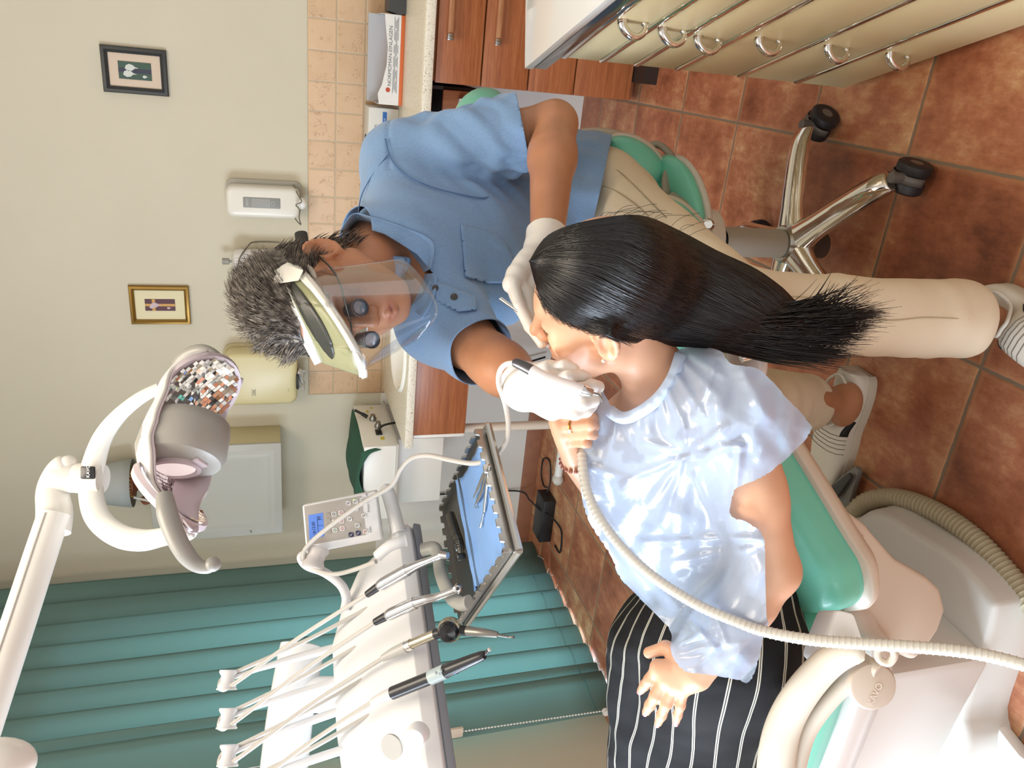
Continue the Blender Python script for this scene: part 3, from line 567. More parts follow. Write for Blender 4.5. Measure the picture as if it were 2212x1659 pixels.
# ------------------------------------------------------------------ delivery unit
du0 = PD(905, 1178, 1.56); du1 = PD(957, 1540, 1.33); dL = nrm(du1-du0); dG = nrm(np.cross(A(0, 0, 1), dL)); dG = dG if dG@CF > 0 else -dG; dU = nrm(np.cross(dG, dL)); dU = dU if dU[2] > 0 else -dU
def dp(l, g, z): return du0+dL*l+dG*g+dU*z
du = thing('delivery_unit', 'white dental delivery unit with four hanging hose instruments and a control panel', 'dental unit', du0)
sec = [(-.075, .72, .10), (-.055, .9, .35), (-.015, 1.0, .66), (.06, 1.0, .86), (.14, 1.0, 1.0), (.30, 1.0, 1.0), (.42, 1.0, .94), (.49, 1.0, .75), (.55, .9, .40)]
R = []
for l, gs, zs in sec:
    pr = [(.20, .0), (.02, 0), (0, .012), (-.002, .038), (.010, .050), (.045, .105*zs+.005), (.085, .155*zs), (.11, .172*zs), (.19, .165*zs), (.22, .09*zs)]
    R.append(np.array([dp(l, .11+(g-.11)*gs, max(z, 0)) for g, z in pr]))
UW = M('unit_white', 'f0f1f2', .25, coat=.3); bdy = MB().loft(R); bo = bdy.build('body', UW, du, 50)
md = bo.modifiers.new('bev', 'BEVEL'); md.width = .006; md.segments = 2; md.limit_method = 'ANGLE'; md.angle_limit = .5
MB().hexa([dp(-.06, .012, -.012), dp(.50, .012, -.012), dp(.50, .19, -.012), dp(-.06, .19, -.012), dp(-.06, .006, .004), dp(.52, .006, .004), dp(.52, .2, .004), dp(-.06, .2, .004)], .003).build('bottom_tray', M('unit_grey', '8f949c', .4), du)
q = PD(848, 1172, 1.49); gp = MB().tube(spline(pxs([(812, 1205, 1.475), (838, 1182, 1.47), (862, 1172, 1.47), (878, 1168, 1.475)]), 5), [.005]+[.011]*13+[.012, .008], 14).build('grip', UW, du)
MB().lathe([(.019, 0), (.019, .02), (.016, .026)], PD(905, 1583, 1.24), -CF+CU*.2, 24).build('knob', UW, du); MB().lathe([(.02, 0), (.02, .004)], PD(848, 1612, 1.24), nrm(-CF+CU*.5), 28).build('cap', LGREY, du)
sup = MB(); sup.tube(spline(pxs([(655, 1392, 1.62), (645, 1440, 1.60), (625, 1560, 1.56), (605, 1740, 1.50)]), 6), [.035]+[.046]*18, 28, up=CU).tube(pxs([(740, 1500, 1.55), (660, 1500, 1.58)]), .035, 20); sup.build('support_arm', UW, du)
HOSE = M('hose_grey', 'cbc7c0', .4); SIL = M('silver', 'd2d2d4', .2, 1.0); TUBW = M('arm_white', 'e6e6e8', .3)
def instrument(name, label, tail, pulley, base, Dt, Dp, Db, build, ret):
    t = thing(name, label, 'instrument', PD(tail[0], tail[1], Dt), 'hose instruments on the delivery unit')
    P = PD(*pulley, Dp); T = PD(*tail, Dt); B = PD(*base, Db)
    arm = spline(np.array([B, B+(P-B)*.5+CF*.012, P+(B-P)*.12+CF*.004, P-CU*.004]), 8)
    MB().tube(arm, list(np.interp(np.linspace(0, 1, len(arm)), [0, .35, .55, 1], [.0080, .0076, .0044, .0040])), 14).build('whip_arm', TUBW, t)
    ra = nrm(CR*.9+CF*.35); pl = MB().lathe([(.004, -.016), (.0165, -.016), (.017, -.012), (.0125, -.005), (.0125, .005), (.017, .012), (.0165, .016), (.004, .016)], P, ra, 28); pl.build('pulley', TUBW, t)
    MB().lathe([(.006, -.019), (.0185, -.019), (.0185, -.016), (.006, -.016)], P, ra, 24).build('pulley_cap', WHITE, t)
    side = nrm(CU*.8-CR*.3+CU*0); top = P+CU*.0165-CF*.0; d = nrm(P-T)
    th = [T, T+(P-T)*.5+A(0, 0, -.006), P-d*.02-CR*.014-CF*.012, P+d*.012-CR*.010-CF*.008, P+d*.016+CU*.002, P+CU*.01+CF*.012, P-d*.03+CF*.012]
    Rr = PD(*ret, Db); th += [P+(Rr-P)*.5+CF*.004+A(0, 0, -.008), Rr]
    MB().tube(spline(np.array(th), 8), .0040, 12).build('hose', HOSE, t); build(t); return t
def tub(t, name, mat, L, rad, seg=18, n=4): p = spline(pxs(L), n); return MB().tube(p, list(np.interp(np.linspace(0, 1, len(p)), np.linspace(0, 1, len(rad)), rad)), seg).build(name, mat, t)
HB = M('sleeve_black', '232327', .35)
def i1(t):
    tub(t, 'sleeve', HB, [(793, 1284, 1.42), (822, 1264, 1.41)], [.0065, .0085]); tub(t, 'motor', SIL, [(818, 1267, 1.41), (835, 1257, 1.405), (880, 1231, 1.39)], [.009, .0115, .0115, .0112]); tub(t, 'neck_piece', SIL, [(880, 1231, 1.39), (905, 1219, 1.38), (925, 1211, 1.37), (955, 1199, 1.36)], [.0105, .0075, .0062, .0055]); MB().lathe([(.006, -.010), (.0068, -.004), (.0068, .006), (.004, .008)], PD(957, 1199, 1.36), nrm(CU+CF*.5), 16).build('head', SIL, t)
def i2(t):
    tub(t, 'sleeve', HB, [(810, 1344, 1.40), (840, 1328, 1.39)], [.0065, .0085]); tub(t, 'motor', SIL, [(836, 1331, 1.39), (852, 1323, 1.385), (897, 1302, 1.37)], [.009, .0112, .0112, .011]); tub(t, 'neck_piece', SIL, [(897, 1302, 1.37), (920, 1295, 1.36), (945, 1289, 1.355), (985, 1274, 1.345)], [.010, .008, .0068, .0055]); h = MB().lathe([(.0045, -.010), (.0075, -.008), (.0075, .008), (.005, .010)], PD(989, 1271, 1.34), nrm(-CF+CU*.1), 18); h.build('head', SIL, t); MB().lathe([(.0028, 0), (.0028, .004)], PD(989, 1271, 1.33), -CF, 12).build('chuck', HB, t)
def i3(t):
    tub(t, 'coupling', M('coupling_grey', 'b8b7b2', .35), [(826, 1422, 1.39), (850, 1410, 1.385), (878, 1397, 1.375)], [.006, .0095, .0105]); tub(t, 'collar', CHROME, [(877, 1397, 1.375), (889, 1391, 1.37)], [.0095, .0095]); tub(t, 'handle_tube', M('champagne', 'bdb39c', .28, 1.0), [(889, 1391, 1.37), (942, 1369, 1.345)], [.0085, .0085]); tub(t, 'joint', DARK, [(940, 1370, 1.345), (952, 1366, 1.34)], [.009, .009])
    bc_ = PD(972, 1360, 1.335); MB().ell(bc_, .0215, seg=28, rings=18).build('powder_ball', M('champagne'), t); MB().lathe([(.018, .010), (.0182, .014), (.014, .0205), (.0, .0235)], bc_, nrm(-CF+CU*.15), 28).build('ball_cap', M('cap_black', '17191a', .2), t)
    tub(t, 'joint', DARK, [(990, 1361, 1.33), (1012, 1364, 1.325)], [.009, .008]); tub(t, 'nozzle', M('nozzle_grey', '8a8680', .35, .6), [(1010, 1363, 1.325), (1040, 1366, 1.31), (1075, 1371, 1.30)], [.0085, .0075, .005]); tub(t, 'tip', DSTEEL, [(1074, 1371, 1.30), (1100, 1376, 1.295), (1110, 1376, 1.29)], [.0028, .002, .0028], 10)
def i4(t):
    tub(t, 'coupling', M('coupling_pale', 'd4d2d2', .35), [(803, 1517, 1.33), (825, 1507, 1.325), (850, 1496, 1.315)], [.006, .009, .0105]); tub(t, 'grip_barrel', M('barrel_black', '2c2c2f', .3), [(848, 1497, 1.315), (935, 1462, 1.285)], [.0112, .0112]); tub(t, 'switch_collar', M('collar_blue', 'b3c3c6', .4), [(930, 1464, 1.285), (962, 1450, 1.275)], [.0122, .0122]); tub(t, 'cone', M('barrel_black'), [(960, 1451, 1.275), (978, 1443, 1.27), (1040, 1417, 1.25), (1046, 1415, 1.248)], [.0115, .0112, .008, .0045]); tub(t, 'ring', M('ring_blue', '4a76c4', .4), [(981, 1442, 1.27), (984, 1441, 1.269)], [.0112, .0112]); tub(t, 'tip', M('barrel_black'), [(1036, 1419, 1.252), (1048, 1412, 1.248), (1056, 1404, 1.244)], [.0045, .0035, .0032]); MB().ell(PD(1057, 1403, 1.243), .0033, seg=10, rings=8).build('tip_lens', LGREY, t)
    for k in ((-5, 0), (6, -5)): MB().ell(PD(946+k[0], 1454+k[1], 1.262), .003, seg=10, rings=8).build('button', M('collar_blue'), t)
instrument('contra_angle', 'silver handpiece with black sleeve, nearest the metal tray, farthest right of the four hanging', (795, 1283), (492, 1467), (752, 1392), 1.42, 1.46, 1.50, i1, (820, 1300))
instrument('contra_angle', 'silver handpiece ending in a round head, second of the four from the control panel', (812, 1343), (492, 1550), (752, 1466), 1.40, 1.42, 1.46, i2, (838, 1358))
instrument('powder_jet', 'champagne polishing handpiece with a black capped ball', (828, 1421), (494, 1630), (755, 1528), 1.39, 1.38, 1.41, i3, (830, 1440))
instrument('curing_light', 'black curing light pen with a pale blue collar, nearest the camera', (803, 1517), (496, 1712), (765, 1612), 1.33, 1.33, 1.36, i4, (815, 1535))
# scaler in the dentist's hand, its whip arm on the unit
sc = thing('scaler', 'white scaler handpiece on a curved hose held in the gloved hand', 'instrument', PD(1200, 820, 1.2))
P5 = PD(682, 1205, 1.53)
wp = spline(pxs([(745, 1318, 1.52), (748, 1290, 1.53), (735, 1262, 1.53), (700, 1236, 1.535), (662, 1222, 1.54), (648, 1205, 1.54), (655, 1194, 1.54)]), 6); MB().tube(wp, list(np.interp(np.linspace(0, 1, len(wp)), [0, .6, 1], [.012, .011, .006])), 16, flat=.8).build('whip_arm', TUBW, du)
MB().lathe([(.004, -.020), (.022, -.020), (.0225, -.014), (.018, -.006), (.018, .006), (.0225, .014), (.022, .020), (.004, .020)], P5, nrm(CR*.85-CU*.2+CF*.4), 32).build('pulley', M('pulley_pink', 'd4cfcd', .3), du)
hs = spline(pxs([(812, 1213, 1.46), (770, 1229, 1.49), (725, 1240, 1.50), (690, 1234, 1.52), (664, 1218, 1.53), (655, 1198, 1.52), (670, 1173, 1.51), (720, 1131, 1.49), (790, 1082, 1.46), (845, 1050, 1.44), (868, 1012, 1.42), (890, 990, 1.40), (925, 984, 1.38), (975, 994, 1.36), (1025, 1001, 1.34), (1066, 988, 1.32), (1093, 955, 1.30), (1098, 915, 1.28), (1090, 868, 1.26), (1078, 832, 1.24), (1080, 802, 1.23), (1094, 787, 1.21), (1116, 784, 1.194)]), 7)
MB().tube(hs, .0044, 14).build('hose', HOSE, sc)
tub(sc, 'sleeve', M('sleeve_grey', '5b5b60', .3, .7), [(1112, 784, 1.195), (1125, 788, 1.185), (1152, 802, 1.165)], [.0065, .0085, .009]); tub(sc, 'barrel', M('barrel_white', 'e7e3e6', .3), [(1150, 801, 1.165), (1185, 820, 1.15), (1240, 838, 1.132), (1262, 843, 1.13)], [.0092, .0098, .0095, .0085]); tub(sc, 'nose', SIL, [(1240, 838, 1.132), (1262, 844, 1.13), (1280, 850, 1.13)], [.0092, .0092, .006]); tub(sc, 'insert_tip', DSTEEL, [(1276, 849, 1.13), (1292, 853, 1.13), (1298, 860, 1.13), (1300, 868, 1.132)], [.003, .002, .0016, .0008], 10)
# control panel
Dq = 1.56; cA, cB, cC, cD = PD(652, 1092, Dq), PD(812, 1060, Dq), PD(826, 1166, Dq), PD(661, 1197, Dq)
def pan(a, b, z=0): return (cD*(1-b)+cA*b)*(1-a)+(cC*(1-b)+cB*b)*a-CF*z        # a: top->bottom, b: left->right
H_ = np.array([(652, 1092, 0, 1), (812, 1060, 1, 1), (826, 1166, 1, 0), (661, 1197, 0, 0)], float)
def pinv(x, y):
    a = b = .5
    for _ in range(12):
        f = lambda a, b: ((H_[3, :2]*(1-b)+H_[0, :2]*b)*(1-a)+(H_[2, :2]*(1-b)+H_[1, :2]*b)*a)
        F0 = f(a, b)-A(x, y); Ja = f(a+1e-3, b)-f(a, b); Jb = f(a, b+1e-3)-f(a, b); s = np.linalg.solve(np.stack([Ja, Jb], 1)/1e-3, -F0); a += s[0]; b += s[1]
    return a, b
def pn(x, y, z=0): return pan(*pinv(640+x/6.912, 1050+y/6.912), z)
px_, py_ = nrm(cA-cD), nrm((cA-cB)-nrm(cA-cD)*((cA-cB)@nrm(cA-cD))); PR = np.stack([px_, py_, np.cross(px_, py_)], 1)
cp = MB().hexa([pan(0, 0, -.022), pan(1, 0, -.022), pan(1, 1, -.022), pan(0, 1, -.022), pan(0, 0), pan(1, 0), pan(1, 1), pan(0, 1)], .004, 3).build('control_panel', UW, du)
MB().hexa([pan(.03, .17, -.001), pan(.80, .16, -.001), pan(.80, .96, -.001), pan(.03, .97, -.001), pan(.03, .17, .0008), pan(.80, .16, .0008), pan(.80, .96, .0008), pan(.03, .97, .0008)]).build('panel_face', M('panel_taupe', 'b4afa8', .45), cp)
sp_ = [pn(185, 435, .0014), pn(200, 800, .0014), pn(420, 745, .0014), pn(400, 395, .0014)]
MB().prism(sp_, CF*.002).build('display', M('lcd_blue', '5b83d6', .3, emit=.35, emitc='5b83d6'), cp)
TX = M('lcd_text', '1d2a55', .5); td = nrm(sp_[3]-sp_[0]); tn = nrm(np.cross(td, np.cross(nrm(sp_[0]-sp_[1]), td)))
tdir = nrm(pn(235, 480, 0)-pn(270, 740, 0)); tup = nrm(np.cross(-CF, tdir))
text('display_time', '18:12:20', pn(297, 728, .0018), tdir, tup, .0078, TX, cp); text('display_mode', 'P3', pn(372, 502, .0018), tdir, tup, .0078, TX, cp)
dl = MB(); W3 = lambda p, q: dl.tube([p, q], .0004, 4); W3(pn(315, 450, .0018), pn(335, 770, .0018)); W3(pn(328, 590, .0018), pn(400, 580, .0018)); W3(pn(322, 502, .0018), pn(385, 492, .0018)); dl.build('display_line', TX, cp)
BT = M('button_white', 'e4e4e0', .4); BD = M('button_navy', '1b1f55', .4); BG = M('button_taupe', 'aaa59e', .45); IC = M('icon_ink', '2b2f66', .5); IR = M('icon_red', 'b43c50', .5); IG = M('icon_green', '3f8478', .5)
for i, (x, y, m, ic) in enumerate([(565, 415, BT, IC), (672, 395, BT, IR), (570, 530, BT, IG), (680, 520, BT, IR), (580, 655, BT, IG), (690, 630, BT, IR), (478, 430, BG, None), (483, 512, BG, None), (487, 592, BG, None), (490, 674, BG, None), (780, 252, BT, IC), (885, 228, BT, IC), (990, 205, BT, IC), (895, 335, BT, IC), (1012, 438, BT, IC), (800, 488, BT, IC), (915, 583, BT, IC), (822, 725, BD, BT), (927, 700, BD, BT), (1035, 672, BT, IR)]):
    o = pn(x, y, .0012); Pq = rrect(.0092, .0098, .0022, 3) if i < 6 or i > 9 else rrect(.0084, .0088, .002, 3)
    b = MB().prism(plane_pts(Pq, o, px_, py_), -CF*.0012).build('button', m, cp)
    if ic is not None:
        k = o-CF*.0016
        if i < 6: pts = [k+px_*.0026*math.cos(t)+py_*.0026*math.sin(t) for t in np.linspace(0, 6.28, 10 if i != 2 else 4)]
        else: pts = [k+px_*a+py_*c_ for a, c_ in ((-.003, .003), (-.001, .001), (-.0012, -.001), (.001, -.001), (.0025, -.003), (.003, -.0025))]
        icn = MB().tube(pts, .0005, 5)
        if i >= 10: icn.ell(k+px_*.001+py_*.0022, .0009, seg=8, rings=6)
        icn.build('icon', ic, b)
MB().ell(pn(862, 200, .0022), .0011, seg=8, rings=6).build('status_light', M('led_green', 'b9f23c', .4, emit=1.5, emitc='b9f23c'), cp)
text('panel_print', 'Primus 1058 Life', pn(1098, 388, .0016), tdir, tup, .0058, M('icon_grey', '8f8d90', .5), cp); text('panel_brand', 'KaVo', pn(1128, 690, .0016), tdir, tup, .0056, M('icon_grey'), cp)
MB().tube(pxs([(838, 1063, 1.60), (846, 1090, 1.60), (862, 1150, 1.58)]), .0145, 20).ell(PD(836, 1060, 1.60), .0145).build('panel_post', UW, du)
# tray and holder
zt = 1.15; T0, T1, T2, T3 = PZ(1050, 930, zt), PZ(968, 1095, zt), PZ(1006, 1343, zt), PZ(1113, 1190, zt)   # right-near, right-far, left-far, left-near
tr = thing('instrument_tray', 'notched steel instrument tray with blue paper on the delivery arm', 'tray', (T0+T2)/2)
def tq(a, b, z=0): return (T0*(1-a)+T1*a)*(1-b)+(T3*(1-a)+T2*a)*b+A(0, 0, z)      # a: near->far, b: right->left
tm = MB(); tm.hexa([tq(0, 0), tq(1, 0), tq(1, 1), tq(0, 1), tq(0, 0, .004), tq(1, 0, .004), tq(1, 1, .004), tq(0, 1, .004)], .001); tm.build('tray_floor', DSTEEL, tr)
def rim(p, q, k):
    d = q-p; L = np.linalg.norm(d); d = d/L; pts = [p-A(0, 0, .004), q-A(0, 0, .004)]; top = []
    for i in range(k):
        a, b = L*i/k, L*(i+1)/k; top += [p+d*(a+.25*(b-a))+A(0, 0, .019), p+d*(a+.32*(b-a))+A(0, 0, .013), p+d*(a+.68*(b-a))+A(0, 0, .013), p+d*(a+.75*(b-a))+A(0, 0, .019)]
    pts += [q+A(0, 0, .019)]+top[::-1]+[p+A(0, 0, .019)]; n = nrm(np.cross(d, A(0, 0, 1)))
    return MB().prism(pts, n*.004)
STL = M('tray_steel', 'a9a8a4', .28, 1.0)
for p, q, k in ((tq(0, 0), tq(0, 1), 9), (tq(1, 0), tq(1, 1), 9), (tq(0, 0), tq(1, 0), 9), (tq(0, 1), tq(1, 1), 9)): rim(p, q, k).build('notched_rim', STL, tr, None)
lp_ = MB()
for p, q in ((tq(-.035, -.02), tq(-.035, 1.02)), (tq(1.03, -.02), tq(1.03, 1.02)), (tq(-.035, -.02), tq(1.03, -.02)), (tq(-.035, 1.02), tq(1.03, 1.02))): lp_.tube([p+A(0, 0, -.002), q+A(0, 0, -.002)], .006, 8)
lp_.build('holder_frame', STEEL, tr)
MB().hexa([tq(.50, 0, .002), tq(.515, 0, .002), tq(.515, 1, .002), tq(.50, 1, .002), tq(.50, 0, .016), tq(.515, 0, .016), tq(.515, 1, .016), tq(.50, 1, .016)]).build('divider', STL, tr)
PAP = M('blue_paper', '7ba4dc', .85); Gp = np.array([[tq(.05+.55*i/14, .05+.90*j/20, .0065+.0012*math.sin(i*1.3+j*.7)+(.013 if i == 12 else .006 if i > 12 else 0)) for j in range(21)] for i in range(15)])
tag(solid(MB().surf(Gp).build('paper_liner', PAP, loc=tq(.3, .5)), .0006), 'sheet of blue paper lining the near half of the steel tray', 'paper')
def zpx(L, z): return np.array([PZ(x, y, z) for x, y in L])
def trayitem(name, label, L, rad, mat, z=1.1605, seg=8):
    p = spline(zpx(L, z), 4); o = MB().tube(p, list(np.interp(np.linspace(0, 1, len(p)), np.linspace(0, 1, len(rad)), rad)), seg).build(name, mat, loc=p[0]); return tag(o, label, name.replace('_', ' '), 'hand instruments on the tray')
trayitem('dental_probe', 'straight steel probe handle lying alone on the blue paper', [(1058, 1004), (1052, 1050), (1046, 1105)], [.0032, .0034, .0026], STEEL)
trayitem('mirror_handle', 'thin steel instrument with a tiny round end beyond the probe handle', [(1045, 1108), (1041, 1125), (1038, 1138)], [.0018, .0015, .0026], STEEL)
tw = thing('tweezers', 'steel tweezers lying on the blue paper beside the probe', 'tweezers', PZ(1038, 1030, 1.162), 'hand instruments on the tray')
MB().tube(spline(zpx([(1052, 1008), (1040, 1035), (1030, 1060), (1022, 1075)], 1.163), 4), [.0025]*3+[.004]*6+[.002]*3+[.001], 8, flat=.4).build('arm', STEEL, tw); MB().tube(spline(zpx([(1052, 1008), (1046, 1038), (1038, 1068), (1026, 1090), (1030, 1097)], 1.162), 4), [.0025]*3+[.004]*8+[.0016]*5+[.001], 8, flat=.4).build('arm', STEEL, tw)
tt = thing('turbine', 'dark grey ribbed turbine handpiece on the bare half of the steel tray', 'instrument', PZ(985, 1160, 1.165))
p = spline(zpx([(973, 1112), (984, 1150), (992, 1175), (997, 1203)], 1.168), 6); MB().tube(p, list(np.interp(np.linspace(0, 1, len(p)), [0, .3, .6, .8, 1], [.009, .0095, .009, .006, .005])), 18).build('barrel', M('gunmetal', '6b6964', .3, 1.0), tt)
for k in np.linspace(.45, .78, 9): q_ = p[int(k*(len(p)-1))]; MB().lathe([(.0088, -.0007), (.0097, 0), (.0088, .0007)], q_, p[-1]-p[0], 16).build('rib', M('gunmetal'), tt)
MB().lathe([(.004, -.009), (.0075, -.007), (.0075, .007), (.005, .009)], p[-1]+A(0, 0, .001), (0, 0, 1), 16).build('head', M('gunmetal'), tt)
MB().tube(spline(pxs([(912, 1188, 1.50), (936, 1184, 1.49), (946, 1200, 1.475), (952, 1240, 1.43), (972, 1285, 1.38), (996, 1304, 1.35), (1012, 1300, 1.335)]), 5), .013, 14, flat=.7).build('tray_arm', M('arm_grey', 'a3a39d', .4), du)
# ------------------------------------------------------------------ cream cabinet at the right
ka = PZ(1845, 188, 0); kb = PZ(2212, 62, 0); kx = nrm(A(kb[0]-ka[0], kb[1]-ka[1], 0)); ko = nrm(A(kx[1], -kx[0], 0)); ko = ko if ko@A(1, .2, 0) > 0 else -ko      # kx along the front towards the camera, ko into the body
KL, KD, KH = .86, .46, .865
def kp(l, d, z): return A(ka[0], ka[1], 0)+kx*l+ko*d+A(0, 0, z)
kc = thing('drawer_cabinet', 'cream enamel dental cabinet with chrome trimmed drawers and chrome hooks at the right', 'cabinet', kp(KL/2, KD/2, 0))
KR = np.stack([kx, ko, A(0, 0, 1)], 1)
MB().box(kp(KL/2, KD/2, KH/2+.02), (KL, KD, KH-.04), KR, .004).build('carcass', CREAM, kc); MB().box(kp(KL/2, KD/2+.01, .022), (KL-.02, KD-.03, .044), KR, .002).build('plinth', M('plinth_cream', 'cdbf98', .4), kc)
MB().box(kp(KL/2+.01, -.004, .052), (KL-.01, .014, .012), KR, .003).build('base_rail', CREAM, kc); MB().box(kp(KL/2-.01, KD/2, .893), (KL+.08, KD+.05, .020), KR, .003).build('top', M('glass_white', 'e6e8ea', .12, coat=.5), kc); MB().box(kp(KL/2-.008, KD/2-.002, .867), (KL+.07, KD+.045, .032), KR, .003).build('top_edge', M('edge_steel', 'a7a9ac', .15, 1.0), kc)
zl = [PP(x, y, kp(0, -.006, 0), ko)[2] for x, y in ((1214, 117), (1293, 129), (1365, 138), (1462, 143), (1596, 158), (1723, 169))]; zl = zl+[.05]
for i in range(6):
    z1, z0 = zl[i]-.006, zl[i+1]+.006; d = MB().box(kp(KL/2+.012, -.005, (z0+z1)/2), (KL-.03, .018, z1-z0), KR, .004).build('drawer', CREAM, kc)
    MB().box(kp(KL/2+.015, -.010, zl[i]-.001), (KL-.03, .016, .015), KR, .003).build('chrome_strip', CHROME, d)
for i, (x, y) in enumerate([(1358, 45), (1444, 62), (1520, 80), (1652, 83), (1800, 100), (1933, 116)]):
    o = PP(x, y, kp(0, -.014, 0), ko); hk = spline([o+A(0, 0, .014)+ko*.002, o-ko*.012+A(0, 0, .012), o-ko*.026+A(0, 0, -.002), o-ko*.029+A(0, 0, -.018), o-ko*.020+A(0, 0, -.033), o-ko*.006+A(0, 0, -.037), o-ko*-.0+A(0, 0, -.030)], 5)
    h = MB().tube(hk, list(np.interp(np.linspace(0, 1, len(hk)), [0, .15, .5, 1], [.011, .0092, .0072, .0052])), 14); h.lathe([(.013, 0), (.012, .003), (.006, .007)], o+A(0, 0, .012)+ko*.004, -ko, 18); h.build('hook_handle', CHROME, kc)
h0, h1 = kp(-.002, .022, KH-.030), kp(-.002, .022, KH-.170); hh = spline([h0, h0-kx*.022, h0-kx*.038-A(0, 0, .015), h1-kx*.038+A(0, 0, .015), h1-kx*.022, h1], 6)
MB().tube(hh, .0065, 14).lathe([(.014, 0), (.009, .012)], h0, -kx, 16).lathe([(.014, 0), (.009, .012)], h1, -kx, 16).build('side_handle', CHROME, kc)
# ------------------------------------------------------------------ dentist's stool
SX, SY = -.39, 1.76
st = thing('work_stool', 'mint padded work stool on a chrome five star base under the person in blue', 'stool', (SX, SY, 0))
stl = M('stool_shell', 'd8d2c6', .35); colm = M('column_grey', 'a39a8c', .45)
MB().lathe([(.028, .045), (.036, .05), (.036, .112)], (SX, SY, 0), seg=28).build('column_foot', M('column_dark', '4a3a30', .5), st)
MB().lathe([(.02, .110), (.056, .115), (.058, .155), (.046, .185), (.02, .186)], (SX, SY, 0), seg=32).build('hub', M('hub_metal', 'a5a29a', .2, 1.0), st)
MB().lathe([(.038, .18), (.0385, .36), (.036, .365), (.032, .362), (.03, .30)], (SX, SY, 0), seg=32, cap=False).build('column', colm, st); MB().lathe([(.032, .35), (.030, .385), (.026, .386)], (SX, SY, 0), seg=24).lathe([(.022, .2), (.022, .46)], (SX, SY, 0), seg=24).build('gas_lift', BLACK, st)
CW_ = M('caster_grey', '5f5b57', .45); TYRE = M('caster_black', '232226', .5)
for k, a in enumerate((24, -48, 96, 168, 240)):
    t = math.radians(a); d = A(math.cos(t), math.sin(t), 0); o = A(SX, SY, 0); s = np.cross(A(0, 0, 1), d)
    lgp = spline([o+d*.030+A(0, 0, .152), o+d*.10+A(0, 0, .146), o+d*.20+A(0, 0, .130), o+d*.275+A(0, 0, .114), o+d*.312+A(0, 0, .098)], 5)
    r1 = np.interp(np.linspace(0, 1, len(lgp)), [0, .25, .8, 1], [.044, .033, .029, .025]); rings = []
    for p_, r_ in zip(lgp, r1): rings.append(np.array([p_+s*x*r_+A(0, 0, 1)*z*r_*.9 for x, z in ((-1, -.5), (-1.02, .1), (-.6, .62), (-.2, .75), (.2, .75), (.6, .62), (1.02, .1), (1, -.5), (0, -.62))]))
    lg_ = MB().loft(rings).build('leg', CHROME, st, 60)
    c = o+d*.325; ca = a+(-60, 35, 20, 50, 10)[k]; wx = A(math.cos(math.radians(ca)), math.sin(math.radians(ca)), 0); tr_ = np.cross(A(0, 0, 1), wx); c2 = c+tr_*.012
    MB().tube([c+A(0, 0, .105), c+A(0, 0, .06)], .013, 12).build('caster_stem', CW_, lg_)
    for sg in (-1, 1):
        MB().lathe([(.028, -.013), (.037, -.013), (.040, -.008), (.040, .009), (.034, .014), (.031, .014)], c2+wx*.022*sg+A(0, 0, .040), wx*sg, 28).build('caster_wheel', TYRE, lg_); MB().lathe([(.0005, .0145), (.030, .0135), (.031, .008)], c2+wx*.022*sg+A(0, 0, .040), wx*sg, 24).build('wheel_cap', M('cap_taupe', '6f6a63', .5), lg_)
    hd = MB(); Gh = [[c2+wx*x+tr_*(.0425*math.sin(q))+A(0, 0, .040+.0425*math.cos(q)) for x in (-.0095, .0095)] for q in np.linspace(-1.7, 1.7, 16)]; solid(hd.surf(np.array(Gh)).build('caster_band', CW_, lg_), .002)
sc_ = A(SX+.02, SY+.05, 0); pd_ = MB(); th = np.linspace(0, 2*np.pi, 44, endpoint=False); R = []
def seat_ring(r, z): return np.array([sc_+A(math.cos(t)*r*(1+.06*math.cos(2*t)), math.sin(t)*r, z+.018*(math.cos(t)**2)*(r/.2)-.012*(math.sin(t) < 0)*abs(math.sin(t))*r/.2) for t in th])
pd_.loft([seat_ring(r, z) for r, z in ((.15, .488), (.165, .495), (.172, .508), (.165, .520), (.14, .530), (.10, .534), (.03, .532))]).build('seat_pad', MINT, st, 180)
MB().loft([seat_ring(r, z) for r, z in ((.05, .425), (.09, .435), (.13, .460), (.165, .474), (.174, .486), (.16, .493))]).build('seat_shell', stl, st, 180)
MB().lathe([(.07, .395), (.082, .402), (.085, .425), (.08, .445)], (SX, SY, 0), seg=36).build('seat_bearing', stl, st)
def lobe(px, d, dr, a, b, c_, name):
    o = PD(*px, d); e1 = nrm(-CU*dr[0]-CR*dr[1]); e2 = nrm(np.cross(CF*.8+CU*.6, e1)); e3 = np.cross(e1, e2); e3 = e3 if e3@CF < 0 else -e3; R_ = np.stack([e1, e2, np.cross(e1, e2)], 1)
    MB().ell(o, (a, b, c_), R_, 36, 20).build(name, MINT, st, 180); e2o = e2 if e2@(-CU+CR*.5) > 0 else -e2; MB().ell(o+e2o*.016+CF*.012, (a*1.03, b*1.02, c_), R_, 36, 20).build('lobe_shell', stl, st, 180)
lobe((1462, 508), 1.84, (.62, .78), .105, .062, .060, 'seat_lobe'); lobe((1368, 352), 1.98, (.82, .57), .090, .055, .055, 'seat_lobe')
kn = PD(1528, 487, 1.84); MB().tube([kn+CF*.08+CU*.01, kn], .006, 10).lathe([(.004, -.016), (.014, -.010), (.0155, .008), (.01, .014)], kn, -CF+CU*.1, 20).build('height_lever', CHROME, st)
bp = spline(pxs([(1225, 300, 2.10), (1290, 292, 2.10), (1350, 305, 2.08), (1400, 345, 2.04), (1420, 395, 2.0)]), 6); MB().tube(bp, list(np.interp(np.linspace(0, 1, len(bp)), [0, .6, 1], [.034, .034, .022])), 18, flat=.55, up=CR).build('back_bracket', M('bracket_taupe', 'b5aa98', .45), st)
